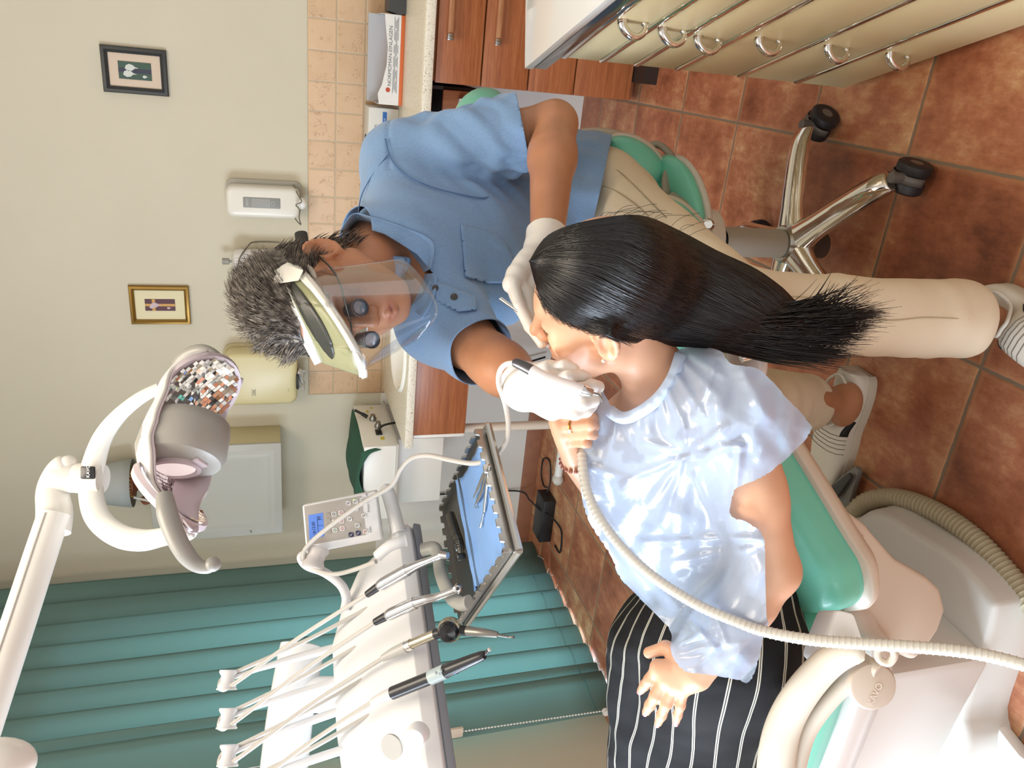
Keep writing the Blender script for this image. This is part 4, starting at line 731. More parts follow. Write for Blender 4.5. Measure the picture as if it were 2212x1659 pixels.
pq = spline(pxs([(1395, 318, 2.0), (1420, 312, 2.0), (1445, 330, 1.98), (1458, 355, 1.96), (1440, 385, 1.94), (1440, 430, 1.92)]), 5); MB().tube(pq, .015, 14, flat=.6, up=CR).build('tilt_paddle', M('paddle_grey', '9c9788', .45), st); MB().tube(pxs([(1452, 425, 1.9), (1480, 445, 1.88), (1490, 470, 1.86)]), .020, 14, flat=.6, up=CR).build('tilt_paddle', M('paddle_grey'), st)
bkc = PD(1045, 262, 2.12); bR = np.stack([nrm(CR*.75+CF*.66), nrm(CU), nrm(np.cross(CR*.75+CF*.66, CU))], 1)
MB().ell(bkc, (.17, .085, .04), bR).build('back_pad', MINT, st); MB().ell(bkc+bR[:, 0]*.014+bR[:, 2]*(.012 if bR[:, 2]@CF > 0 else -.012), (.172, .09, .035), bR).build('back_shell', WHITE, st)
MB().tube(spline(np.array([bkc+bR[:, 0]*.10, PD(1110, 240, 2.2), PD(1180, 262, 2.16), PD(1250, 300, 2.1)]), 5), .02, 14, flat=.6, up=CR).build('back_post', M('bracket_taupe'), st)
# ------------------------------------------------------------------ dental chair
ch = thing('dental_chair', 'mint green dental chair on a white base carrying the reclining person', 'chair', (-.95, .95, 0))
q0 = PD(1812, 1302, 1.25); bc_ = nrm(PD(1700, 960, 1.31)-q0); bl_ = nrm(A(-bc_[1], bc_[0], 0)); bn = nrm(np.cross(bc_, bl_)); bn = bn if bn[2] > 0 else -bn
def bk_(c, l, n): return q0+bc_*c+bl_*l+bn*n
BRt = np.stack([bc_, bl_, bn], 1)
def pad(name, mat, parent, ring_pts, th, n, lip=.5):   # puffy cushion: outline points (3D), extruded along n with rounded edges
    P = np.asarray(ring_pts); c = P.mean(0); Rg = []
    for s, h in ((.90, -.5), (.97, -.42), (1.0, -.15), (1.0, .15), (.965, .36), (.90, .47), (.7, .54), (.35, .57)): Rg.append(c+(P-c)*s+np.asarray(n)*th*h)
    return MB().loft(Rg).build(name, mat, parent, 180)
ol_ = []
for c, l in ((-.01, .03), (-.022, .10), (-.022, .38), (-.01, .45), (.04, .485), (.28, .46), (.38, .41), (.41, .36), (.41, .20), (.38, .145), (.28, .095), (.10, .028), (.04, .008)): ol_.append(bk_(c, l, -.045))
ol_ = spline(ol_, 4, True); pad('back_cushion', MINT, ch, ol_, .095, bn)
c0 = ol_.mean(0); MB().loft([c0+(ol_-c0)*s+bn*h for s, h in ((.86, -.075), (.96, -.068), (1.03, -.05), (1.05, -.035), (1.04, -.028))]).build('back_shell', TAN, ch, 180)
hb_ = bk_(.56, .235, .0); MB().ell(hb_, (.10, .13, .035), BRt).build('head_pad', MINT, ch); MB().tube([bk_(.44, .235, -.06), bk_(.56, .235, -.03)], .022, 16, flat=.5).build('head_stem', CHROME, ch)
lvq = PD(1600, 772, 1.27); MB().tube([lvq-CU*.035+CR*.01, lvq+CR*.0+CU*.0], .010, 12).build('head_lever', CHROME, ch); MB().ell(PD(1612, 778, 1.32), (.05, .045, .025), BRt).build('head_bracket', WHITE, ch)
# seat: from the back joint towards the feet
sf = nrm(A(-.97, .06, 0)); sl_ = nrm(A(-sf[1], sf[0], 0)); sl_ = sl_ if sl_[1] > 0 else -sl_; s0 = PZ(1840, 1478, .555)
def sq(f, l, z): return A(s0[0], s0[1], 0)+sf*f+sl_*l+A(0, 0, z)
so = spline([sq(f, l, .585) for f, l in ((-.06, .06), (-.08, .14), (-.08, .42), (-.06, .50), (0, .54), (.5, .56), (.95, .52), (1.02, .46), (1.02, .10), (.95, .05), (.5, .0), (0, .01))], 4, True)
pad('seat_cushion', MINT, ch, so, .11, (0, 0, 1)); cs = so.mean(0)
SHL = M('chair_shell', 'd2cfc8', .3); MB().loft([cs+(so-cs)*s+A(0, 0, h) for s, h in ((.80, -.17), (.93, -.15), (1.01, -.10), (1.03, -.065), (1.02, -.055))]).build('seat_shell', SHL, ch, 180)
wq = [PD(x, y, d) for x, y, d in ((1806, 1316, 1.21), (1846, 1324, 1.20), (1870, 1392, 1.19), (1862, 1420, 1.19), (1795, 1440, 1.21), (1770, 1422, 1.22), (1778, 1386, 1.22))]
MB().prism(wq, bl_*.06-A(0, 0, .01), .006).build('side_joint', WHITE, ch)
# lifting body below the seat
vn = nrm(A(.40, -.92, 0)); vo = A(-.80, .80, .4)
vo = bk_(0, .12, -.08)
bp_ = [PP(x, y, vo, vn) for x, y in ((1790, 1092), (1826, 1098), (1870, 1130), (1935, 1205), (2005, 1245), (2035, 1272), (2046, 1320), (2030, 1365), (2005, 1402), (1978, 1430), (1925, 1400), (1870, 1380), (1850, 1330), (1815, 1210))]
TANB = M('body_beige', 'd0c4b4', .35); MB().prism(bp_, -vn*.34, .012, 3).build('lift_body', TANB, ch)
fl = [PP(x, y, vo+vn*.004, vn) for x, y in ((1822, 1128), (1868, 1158), (1838, 1178), (1828, 1160))]; MB().prism(fl, -vn*.006, .001).build('hinge_cover', M('cover_beige', 'b9a994', .4), ch)
bz = .11; bt_ = [PZ(x, y, bz) for x, y in ((1850, 1118), (1892, 1102), (1960, 1140), (2060, 1205), (2138, 1288), (2148, 1325), (2125, 1410), (2105, 1470), (2085, 1540), (2070, 1659))]
bt_ += [bt_[-1]+A(-.5, .12, 0), bt_[-1]+A(-.55, .5, 0), bt_[0]+A(-.55, .02, 0), bt_[0]+A(-.1, .05, 0)]
bt_ = spline(np.array(bt_), 4, True); cb_ = bt_.mean(0); BASE = M('base_grey', 'cfcdc6', .3)
MB().loft([np.concatenate([(cb_+(bt_-cb_)*s)[:, :2], np.full((len(bt_), 1), z)], 1) for s, z in ((1.035, 0), (1.035, .03), (1.015, .05), (1.0, .095), (.985, .108), (.95, .112))]).build('base', BASE, ch, 60)
ft = [PZ(x, y, .03) for x, y in ((2085, 1480), (2112, 1440), (2122, 1490), (2150, 1560), (2205, 1630), (2300, 1700))]; ft += [ft[-1]+A(-.6, .1, 0), ft[0]+A(-.4, .1, 0)]
ft = np.array(ft); MB().prism(np.concatenate([ft[:, :2], np.zeros((len(ft), 1))], 1), (0, 0, .035), .008).build('foot_plate', WHITE, ch)
MB().prism([sq(.1, .08, .5)*A(1, 1, 0)+A(0, 0, .10), sq(.75, .08, 0)*A(1, 1, 0)+A(0, 0, .10), sq(.75, .45, 0)*A(1, 1, 0)+A(0, 0, .10), sq(.1, .45, 0)*A(1, 1, 0)+A(0, 0, .10)], (0, 0, .44), .02).build('column_cover', SHL, ch)
# armrest with round hinge
ap_ = spline(pxs([(1868, 1412, 1.166), (1835, 1410, 1.177), (1790, 1432, 1.199), (1740, 1485, 1.221), (1700, 1550, 1.243), (1680, 1620, 1.254), (1672, 1720, 1.265)]), 6); rr_ = np.interp(np.linspace(0, 1, len(ap_)), [0, .08, .3, 1], [.010, .018, .023, .031])
MB().tube(ap_, list(rr_), 22, flat=.72, up=bn).build('armrest_pad', M('armrest_ivory', 'd9d2c2', .5), ch)
sp2 = spline(pxs([(1900, 1450, 1.188), (1880, 1440, 1.199), (1850, 1455, 1.210), (1790, 1515, 1.232), (1745, 1580, 1.254), (1722, 1660, 1.265), (1718, 1720, 1.276)]), 6); MB().tube(sp2, .014, 14).build('armrest_rail', TAN, ch)
kc_ = PD(1885, 1482, 1.188); kn_ = nrm(A(.40, -.86, .30)); k1 = nrm(CR-kn_*(CR@kn_)); k2 = np.cross(kn_, k1)
MB().lathe([(.034, -.07), (.036, -.02), (.0375, -.004), (.034, .003), (.030, .004), (.0, .005)], kc_, kn_, 40).build('hinge_cap', M('cap_beige', 'cdbfb0', .35), ch)
lx = nrm(PP(1900, 1487, kc_, kn_)-PP(1880, 1528, kc_, kn_)); text('hinge_logo', 'KAVO', PP(1884, 1526, kc_+kn_*.006, kn_), lx, np.cross(kn_, lx), .0135, M('cap_light', 'e9ddd0', .35), ch, .001)
ho = spline(pxs([(1905, 1395, 1.166), (1925, 1400, 1.161), (1932, 1415, 1.161), (1920, 1432, 1.166), (1900, 1425, 1.171), (1895, 1405, 1.171)]), 4, True); MB().tube(ho, .006, 10, closed=True).build('hose_eyelet', TAN, ch)
lp_src = dc+N_*.075; sl_ = bpy.data.lights.new('lamp_beam', 'SPOT'); sl_.energy = 26; sl_.spot_size = math.radians(15); sl_.spot_blend = .55; sl_.shadow_soft_size = .025; sl_.color = (1, .97, .93)
so_ = bpy.data.objects.new('lamp_beam', sl_); COL.objects.link(so_); so_.location = lp_src; so_.rotation_euler = (Vector(PD(1228, 808, 1.2))-so_.location).to_track_quat('-Z', 'Y').to_euler(); so_.parent = ol; so_.location = Vector(so_.location)-ol.location
# suction hose (ribbed) and floor hose
def ribbed(name, label, cat, pts, r, pitch, mat, mat2, n=10):
    p = spline(pts, n); s = np.concatenate([[0], np.cumsum(np.linalg.norm(np.diff(p, axis=0), axis=1))]); m = int(s[-1]/pitch*6); si = np.linspace(0, s[-1], m); q = np.stack([np.interp(si, s, p[:, k]) for k in range(3)], 1)
    rr = r*(1+.13*(np.cos(np.arange(m)*2*np.pi/6) > .6)); o = MB().tube(q, list(rr), 16).build(name, mat, loc=p[len(p)//2], ang=180); return tag(o, label, cat)
HR = M('suction_hose', 'd3d0c6', .45)
ribbed('suction_hose', 'ribbed pale suction hose lying across the blue cape to the chair side', 'hose', pxs([(1258, 955, 1.30), (1258, 1000, 1.28), (1268, 1060, 1.265), (1296, 1120, 1.25), (1345, 1185, 1.235), (1410, 1245, 1.215), (1500, 1303, 1.19), (1590, 1343, 1.165), (1660, 1366, 1.15), (1750, 1382, 1.12), (1850, 1390, 1.09), (1950, 1396, 1.06), (2060, 1405, 1.03), (2140, 1418, 1.01), (2230, 1442, .98), (2330, 1475, .96)]), .0080, .0078, HR, HR)
ribbed('floor_hose', 'thick ribbed beige hose curving over the floor tiles beside the chair base', 'hose', np.array([PZ(1840, 1112, .06), PZ(1872, 1084, .045), PZ(1930, 1075, .03), PZ(2010, 1100, .025), PZ(2095, 1155, .025), PZ(2170, 1232, .025), PZ(2240, 1320, .025), PZ(2330, 1450, .025)]), .022, .011, M('floor_hose', 'b3a88c', .5), HR)
pe_ = thing('foot_pedal', 'grey foot pedal on the floor under the pale shoe', 'pedal', PZ(1830, 1050, 0))
MB().prism([PZ(x, y, .02) for x, y in ((1858, 1005), (1866, 1018), (1842, 1098), (1800, 1085), (1785, 1060))], (0, 0, .018), .005).build('base_plate', M('pedal_grey', '77756f', .4), pe_); MB().prism([PZ(x, y, .045) for x, y in ((1840, 1020), (1846, 1030), (1812, 1078), (1790, 1060))], (0, 0, .012), .004).build('treadle', M('pedal_dark', '3a3937', .5), pe_)
# ------------------------------------------------------------------ implicit bodies
class Body:
    def __init__(s): s.pr = []
    def _add(s, fn, c, rad, k, op): s.pr.append((fn, np.asarray(c, float), rad, k, op)); return s
    def cone(s, a, b, ra, rb, k=.02, op='u', sq=None):
        a = np.asarray(a, float); b = np.asarray(b, float); ab = b-a; l2 = ab@ab+1e-12
        def fn(P):
            t = np.clip(((P-a)@ab)/l2, 0, 1); return np.linalg.norm(P-a-t[:, None]*ab, axis=1)-(ra+t*(rb-ra))
        return s._add(fn, (a+b)/2, math.sqrt(l2)/2+max(ra, rb), k, op)
    def chain(s, pts, rs, k=.012, op='u'):
        for i in range(len(pts)-1): s.cone(pts[i], pts[i+1], rs[i], rs[i+1], k, op)
        return s
    def ell(s, c, r, R=None, k=.02, op='u'):
        c = np.asarray(c, float); r = np.asarray(r, float) if not np.isscalar(r) else np.full(3, r); R = np.eye(3) if R is None else np.asarray(R)
        def fn(P):
            q = (P-c)@R; k0 = np.linalg.norm(q/r, axis=1); k1 = np.linalg.norm(q/(r*r), axis=1); return k0*(k0-1)/(k1+1e-9)
        return s._add(fn, c, r.max(), k, op)
    def box(s, c, h, R=None, rd=.01, k=.02, op='u'):
        c = np.asarray(c, float); h = np.asarray(h, float); R = np.eye(3) if R is None else np.asarray(R)
        def fn(P):
            q = np.abs((P-c)@R)-(h-rd); return np.linalg.norm(np.maximum(q, 0), axis=1)+np.minimum(q.max(1), 0)-rd
        return s._add(fn, c, np.linalg.norm(h), k, op)
    def other(s, B, off=0.0): # merge another body's primitives
        for fn, c, rad, k, op in B.pr: s._add((lambda P, fn=fn: fn(P)-off) if off else fn, c, rad+off, k, op)
        return s
    def ev(s, P):
        lo, hi = P.min(0), P.max(0); bc = (lo+hi)/2; br = np.linalg.norm(hi-lo)/2; d = np.full(len(P), .5)
        if getattr(s, 'n_', 0) != len(s.pr): s.n_ = len(s.pr); s.C_ = np.array([q[1] for q in s.pr]); s.R_ = np.array([q[2] for q in s.pr]); s.K_ = np.array([q[3] for q in s.pr]); s.U_ = np.array([q[4] == 'u' for q in s.pr])
        gap = np.sqrt(((s.C_-bc)**2).sum(1))-s.R_-br; near = gap <= .05+s.K_; far = gap[~near & s.U_]
        if len(far): d[:] = min(.5, max(far.min(), .05))
        for i in np.flatnonzero(near):
            fn, c, rad, k, op = s.pr[i]; f = fn(P)
            if op == 'u': h = np.clip(.5+.5*(d-f)/k, 0, 1); d = d*(1-h)+f*h-k*h*(1-h)
            elif op == 's': g = -f; h = np.clip(.5-.5*(d-g)/k, 0, 1); d = d*(1-h)+g*h+k*h*(1-h)
            else: d = np.maximum(d, f)
        return d
    def evs(s, P, n=400):                       # arbitrary point sets, kept local in chunks
        key = np.floor(P/.03).astype(int); o = np.lexsort((key[:, 2], key[:, 1], key[:, 0])); out = np.empty(len(P))
        for i in range(0, len(P), n): ix = o[i:i+n]; out[ix] = s.ev(P[ix])
        return out
    def bounds(s):
        u = [(c-r, c+r) for _, c, r, _, op in s.pr if op == 'u']; return np.min([a for a, _ in u], 0), np.max([b for _, b in u], 0)
    def mesh(s, h, lo=None, hi=None):
        L, H_ = s.bounds(); lo = L-2*h if lo is None else np.maximum(lo, L-2*h); hi = H_+2*h if hi is None else np.minimum(hi, H_+2*h)
        B = 8; nb = np.ceil((hi-lo)/h/B).astype(int); N = nb*B+1; V = np.full(N, .5, np.float32); loc = np.stack(np.meshgrid(*[np.arange(B+1)]*3, indexing='ij'), -1).reshape(-1, 3)*h; half = B*h/2*1.7321
        act = []
        for I in np.ndindex(*[(n+3)//4 for n in nb]):
            Q = np.array([(i, j, k) for i in range(I[0]*4, min(I[0]*4+4, nb[0])) for j in range(I[1]*4, min(I[1]*4+4, nb[1])) for k in range(I[2]*4, min(I[2]*4+4, nb[2]))])
            for (i, j, k), c in zip(Q, s.ev(lo+(Q+.5)*B*h)):
                if abs(c) > half*1.6+.004: V[i*B:i*B+B+1, j*B:j*B+B+1, k*B:k*B+B+1] = c
                else: act.append((i, j, k, lo+np.array([i, j, k])*B*h))
        for i, j, k, o in act: V[i*B:i*B+B+1, j*B:j*B+B+1, k*B:k*B+B+1] = s.ev(o+loc).reshape(B+1, B+1, B+1)
        S = V < 0
        tot = sum(S[a:S.shape[0]-1+a, b:S.shape[1]-1+b, c:S.shape[2]-1+c].astype(np.int8) for a in (0, 1) for b in (0, 1) for c in (0, 1))
        cells = np.argwhere((tot > 0) & (tot < 8)); idx = np.full(tot.shape, -1, np.int64); idx[tuple(cells.T)] = np.arange(len(cells))
        acc = np.zeros((len(cells), 3)); cnt = np.zeros(len(cells))
        cor = [(a, b, c) for a in (0, 1) for b in (0, 1) for c in (0, 1)]
        for ax in range(3):
            for u in (0, 1):
                for w in (0, 1):
                    a = [0, 0, 0]; o = [x for x in range(3) if x != ax]; a[o[0]] = u; a[o[1]] = w; b = list(a); b[ax] = 1
                    va = V[tuple((cells+a).T)]; vb = V[tuple((cells+b).T)]; m = (va < 0) != (vb < 0); t = np.where(m, va/(va-vb+1e-12), 0)
                    p = np.tile(np.array(a, float), (len(cells), 1)); p[:, ax] = t; acc[m] += p[m]; cnt[m] += 1
        X = lo+(cells+acc/cnt[:, None])*h; F = []
        for ax in range(3):
            o = [x for x in range(3) if x != ax]; s0 = [slice(None)]*3; s1 = [slice(None)]*3; s0[ax] = slice(0, -1); s1[ax] = slice(1, None)
            e = np.argwhere(S[tuple(s0)] != S[tuple(s1)]); e = e[(e[:, o[0]] > 0) & (e[:, o[1]] > 0) & (e[:, o[0]] < S.shape[o[0]]-1) & (e[:, o[1]] < S.shape[o[1]]-1)]
            if not len(e): continue
            q = []
            for u, w in ((-1, -1), (0, -1), (0, 0), (-1, 0)): d = e.copy(); d[:, o[0]] += u; d[:, o[1]] += w; q.append(idx[tuple(d.T)])
            q = np.stack(q, 1); inside = S[tuple(e.T)]; flip = inside if ax != 1 else ~inside
            q[~flip] = q[~flip][:, ::-1]; F.append(q)
        F = np.concatenate(F); F = F[(F >= 0).all(1)]
        for _ in range(2):
            d, g = s.grad(X, h*.3); X = X-np.clip(d, -h, h)[:, None]*g*.9
        return X, F
    def grad(s, X, e):
        d = s.evs(X); g = np.stack([s.evs(X+np.eye(3)[i]*e)-s.evs(X-np.eye(3)[i]*e) for i in range(3)], 1); return d, g/(np.linalg.norm(g, axis=1)[:, None]+1e-9)
def folds(P, dirs, seed, freq=30., aniso=4., n=7):   # soft cloth folds running along dirs
    r = np.random.RandomState(seed); t = nrm(dirs); out = np.zeros(len(P))
    for i in range(n):
        k = r.randn(3); k -= t*(k@t); k = nrm(k)*freq*(.6+.9*r.rand())+t*freq/aniso*r.randn()*.6
        out += np.sin(P@k+r.rand()*6.28+1.2*np.sin(P@(r.randn(3)*8)))/n**.5
    return out
def sdf_obj(name, B, h, mat, parent, disp=None, attrs=None, lo=None, hi=None):
    X, F = B.mesh(h, lo, hi)
    if disp is not None: d, g = B.grad(X, h*.5); X = X+g*disp(X, g)[:, None]
    o = mesh_obj(name, X, F, mat, parent, 180)
    for k, fn in (attrs or {}).items():
        a = o.data.attributes.new(k, 'FLOAT', 'POINT'); a.data.foreach_set('value', np.asarray(fn(X), np.float32))
    return o
def bisect(o, pt, n, pred=None, outer=True):    # cut the mesh along a plane, dropping the side the normal points to
    loc = root_loc(o); bm = bmesh.new(); bm.from_mesh(o.data); n = nrm(n); p = np.asarray(pt)-loc
    fs = [f for f in bm.faces if pred is None or pred(np.array(f.calc_center_median())+loc)]
    geom = list({v for f in fs for v in f.verts})+list({e for f in fs for e in f.edges})+fs
    bmesh.ops.bisect_plane(bm, geom=geom, plane_co=Vector(p), plane_no=Vector(n), clear_outer=outer)
    bm.to_mesh(o.data); bm.free(); return o
def ray_hit(B, px, d0, d1, step=.004, off=0.0):     # distance along the view ray of pixels where the body is met
    px = np.asarray(px, float); R_ = np.stack([ray(x, y) for x, y in px]); D = np.full(len(px), d0); hit = np.zeros(len(px), bool)
    for _ in range(90):
        v = B.evs(CAM+R_*D[:, None])-off; hit |= v < .0015; D = np.where(hit, D, D+np.clip(v*.8, step*.5, .05)); 
        if (hit | (D > d1)).all(): break
    return D, hit
def hand_prims(B, W, mcp, fingers, thumb, fr=.0088, k=.007, palm=.0125, wr=.024):
    W = np.asarray(W); mcp = [np.asarray(m) for m in mcp]
    for i, m in enumerate(mcp):
        b = W+(m-W)*.12+(mcp[0]-mcp[-1])*(.16-.11*i); B.cone(b, m, palm*1.05, palm*(1-.04*i), .016)
    for f, s_ in zip(fingers, (1.0, 1.04, .98, .86)):
        f = [np.asarray(q) for q in f]; B.chain(f, [fr*1.12*s_, fr*1.02*s_, fr*.92*s_, fr*.76*s_][:len(f)], k)
    t = [np.asarray(q) for q in thumb]; B.cone(W+(t[0]-W)*.3, t[0], palm*1.1, palm*1.15, .016); B.chain(t, [palm*1.1, fr*1.2, fr*1.08, fr*.85][:len(t)], k*1.4)
def head_prims(B, c, Mh, s, jaw=0.0, female=False):
    c = np.asarray(c); H = lambda *p: c+Mh@(np.array(p, float)*s)
    def e(p, r, k=.02, op='u'): B.ell(H(*p), np.array(r)*s, Mh, k*s, op)
    def cn(p, q, a, b, k=.015, op='u'): B.cone(H(*p), H(*q), a*s, b*s, k*s, op)
    e((0, -.018, .040), (.076, .098, .086)); e((0, .022, -.005), (.066, .070, .085), .03)
    jw = .050 if female else .055
    for x in (-1, 1):
        cn((x*jw, -.002, -.052), (x*.022, .066, -.098-jaw), .024, .020, .025); e((x*.042, .056, -.022), (.024, .022, .022), .025); e((x*.035, .055, -.06), (.02, .02, .026), .03)
    e((0, .072, -.100-jaw), (.020, .018, .017), .02); cn((-.032, .078, .024), (.032, .078, .024), .013 if not female else .011, .013 if not female else .011, .02)
    for x in (-1, 1): e((x*.031, .094, .001), (.016, .015, .012), .016, 's'); e((x*.031, .074, .0), (.0145, .0145, .0125), .006); cn((x*.019, .086, -.001), (x*.044, .080, -.002), .0022, .0022, .003)
    cn((0, .084, .014), (0, .108, -.030), .0085, .0095, .014); e((0, .110, -.034), (.0105, .0105, .010), .008)
    for x in (-1, 1): e((x*.0115, .098, -.039), (.0085, .010, .008), .006); e((x*.006, .103, -.045), (.0035, .004, .003), .003, 's')
    e((0, .080, -.070), (.028, .018, .022), .02)
    for x in (-1, 1): cn((0, .0985, -.0665), (x*.020, .088, -.0695), .0048, .0028, .005); cn((0, .0965, -.0775-jaw*.8), (x*.019, .086, -.072-jaw*.4), .0058, .003, .006)
    if jaw > 0: e((0, .098, -.072-jaw*.5), (.015, .012, .003+jaw*.45), .004, 's')
    else: cn((-.02, .098, -.0715), (.02, .098, -.0715), .0016, .0016, .003, 's')
    for x in (-1, 1):      # ears
        R = Mh@np.array(Matrix.Rotation(math.radians(x*30), 3, 'Z'))@np.array(Matrix.Rotation(math.radians(12), 3, 'X')); ec = H(x*.083, -.012, -.006)
        B.ell(ec, np.array((.008, .018, .031))*s, R, .006*s); B.ell(ec+R@(np.array((x*.007, .002, -.001))*s), np.array((.0085, .0115, .019))*s, R, .002*s, 's')
        th = np.linspace(-.6, 4.3, 12); pts = [ec+R@(np.array((x*.0045, -.0155*math.sin(t)*1.0 if True else 0, .0*t))*s)*0+R@(np.array((x*.006, -.0165*math.sin(t), .028*math.cos(t)))*s) for t in th]
        B.chain(pts, [.0034*s]*12, .003*s); B.ell(ec+R@(np.array((x*.003, .006, -.028))*s), np.array((.005, .007, .009))*s, R, .005*s); cn((x*.074, .006, -.012), (x*.077, .008, -.004), .005, .0045, .005)
    return H
# ------------------------------------------------------------------ skin, cloth, hair materials
def skin_mat(name, c1, c2, lips, rough=.45):
    m = M(name, c1, rough, sss=.12); n = NT(m); P = n.obj()
    t = n('ShaderNodeTexNoise', P, i_Scale=22.0, i_Detail=5.0); c = n.mix(t.outputs[0], lin(c1), lin(c2))
    a = n('ShaderNodeAttribute', attribute_name='tint'); c = n.mix(a.outputs['Fac'], c, lin(lips)); n.base(c)
    t2 = n('ShaderNodeTexNoise', P, i_Scale=700.0, i_Detail=2.0); n.bump(t2.outputs[0], .10, .0006); return m
SKF = skin_mat('skin_fair', 'e3b594', 'd7a283', 'b8706a'); SKM = skin_mat('skin_tanned', 'c48c68', 'ae7656', 'a65c52')
KP = 1.12
def pp(x, y, d): return PD(x, y, d*KP)
pat = thing('person', 'person with long black hair lying back in the mint chair under a pale blue cape', 'person', pp(1530, 1390, 1.27))
Mh = np.array([[.390, -.333, .858], [.848, .493, -.194], [-.359, .803, .475]]); U_, _, V_ = np.linalg.svd(Mh); Mh = U_@V_
hc = pp(1302, 650, 1.075); HS = 1.08
pb_ = Body(); PJ = {k: pp(*v) for k, v in dict(nb=(1428, 822, 1.13), LS=(1592, 888, 1.05), RS=(1335, 935, 1.22), chest=(1455, 1000, 1.21), waist=(1525, 1220, 1.245), pel=(1535, 1390, 1.275), LE=(1672, 1232, 1.075), LW=(1506, 1456, 1.10), RE=(1372, 1150, 1.27), RW=(1245, 1000, 1.19), LH=(1590, 1400, 1.25), RH=(1440, 1420, 1.36), LK=(1490, 1800, 1.42), RK=(1395, 1800, 1.52)).items()}
hd = head_prims(pb_, hc, Mh, HS, jaw=.012, female=True)
pb_.cone(hd(0, -.018, -.05), PJ['nb']+(PJ['chest']-PJ['nb'])*.05, .050, .052, .03)
lat = nrm(PJ['LS']-PJ['RS']); up_ = nrm(PJ['nb']-PJ['pel']); up_ = nrm(up_-lat*(up_@lat)); fr_ = np.cross(lat, up_); fr_ = fr_ if fr_[2] > 0 else -fr_; TR = np.stack([lat, fr_, up_], 1)
pb_.cone(PJ['RS']+(PJ['LS']-PJ['RS'])*.15-fr_*.02, PJ['LS']+(PJ['RS']-PJ['LS'])*.12-fr_*.015, .055, .055, .03)
pb_.cone(PJ['nb']-up_*.01, PJ['LS'], .036, .045, .04).cone(PJ['nb']-up_*.01, PJ['RS'], .036, .045, .04)
pb_.ell(PJ['chest']-fr_*.035, (.135, .085, .16), TR, .04); pb_.ell(PJ['waist']-fr_*.03, (.118, .078, .15), TR, .05); pb_.ell(PJ['pel']-fr_*.02, (.15, .09, .12), TR, .05)
for k in (-1, 1): pb_.ell(PJ['chest']+lat*.065*k+fr_*.035-up_*.03, (.06, .05, .06), TR, .04)
def arm(B, S, E, W, r=(.047, .040, .036, .040, .034, .024), k=.02):
    B.cone(S, S+(E-S)*.55, r[0], r[1], k).cone(S+(E-S)*.5, E, r[1], r[2], k).cone(E, E+(W-E)*.35, r[3]*.93, r[3]*.95, k).cone(E+(W-E)*.3, W, r[3]*.94, r[5], k)
arm(pb_, PJ['LS'], PJ['LE'], PJ['LW'], (.050, .043, .037, .040, .034, .024)); arm(pb_, PJ['RS'], PJ['RE'], PJ['RW'], (.046, .040, .036, .037, .033, .023))
def leg(B, Hj, K, r0, r1): B.cone(Hj, K, r0, r1, .04)
leg(pb_, PJ['LH'], PJ['LK'], .080, .06); leg(pb_, PJ['RH'], PJ['RK'], .080, .06)
LHd = dict(W=(1500, 1452, 1.105), m=[(1421, 1441, 1.125), (1438, 1465, 1.12), (1457, 1480, 1.115), (1478, 1487, 1.108)],
    f=[[(1421, 1441, 1.125), (1403, 1468, 1.135), (1393, 1480, 1.145), (1385, 1491, 1.152)], [(1438, 1465, 1.12), (1416, 1502, 1.13), (1404, 1523, 1.142), (1396, 1537, 1.15)], [(1457, 1480, 1.115), (1439, 1520, 1.125), (1429, 1545, 1.137), (1422, 1561, 1.145)], [(1478, 1487, 1.108), (1470, 1523, 1.118), (1464, 1544, 1.128), (1461, 1558, 1.134)]],
    t=[(1470, 1412, 1.12), (1438, 1399, 1.135), (1402, 1410, 1.15)])
L_ = lambda q: [pp(*p) for p in q]
hand_prims(pb_, pp(*LHd['W']), L_(LHd['m']), [L_(f) for f in LHd['f']], L_(LHd['t']), fr=.0088, k=.005, palm=.0130)
RHd = dict(W=(1240, 990, 1.185), m=[(1202, 906, 1.135), (1209, 923, 1.13), (1217, 940, 1.135), (1227, 956, 1.145)],
    f=[[(1202, 906, 1.135), (1274, 899, 1.10), (1283, 904, 1.125), (1268, 908, 1.15)], [(1209, 923, 1.13), (1275, 918, 1.095), (1284, 921, 1.12), (1270, 925, 1.148)], [(1217, 940, 1.135), (1273, 938, 1.10), (1282, 940, 1.123), (1268, 943, 1.148)], [(1227, 956, 1.145), (1262, 958, 1.115), (1270, 959, 1.135), (1260, 958, 1.15)]],
    t=[(1235, 935, 1.18), (1255, 925, 1.185), (1268, 915, 1.175)])
hand_prims(pb_, pp(*RHd['W']), L_(RHd['m']), [L_(f) for f in RHd['f']], L_(RHd['t']), fr=.0082, k=.004, palm=.0125)
lipc = hd(0, .094, -.074)
def tintP(X): return np.clip(1.3-np.linalg.norm((X-lipc)@Mh/np.array((.024, .014, .014)), axis=1), 0, 1)*.8
body_p = sdf_obj('body', pb_, .003, SKF, pat, attrs={'tint': tintP})
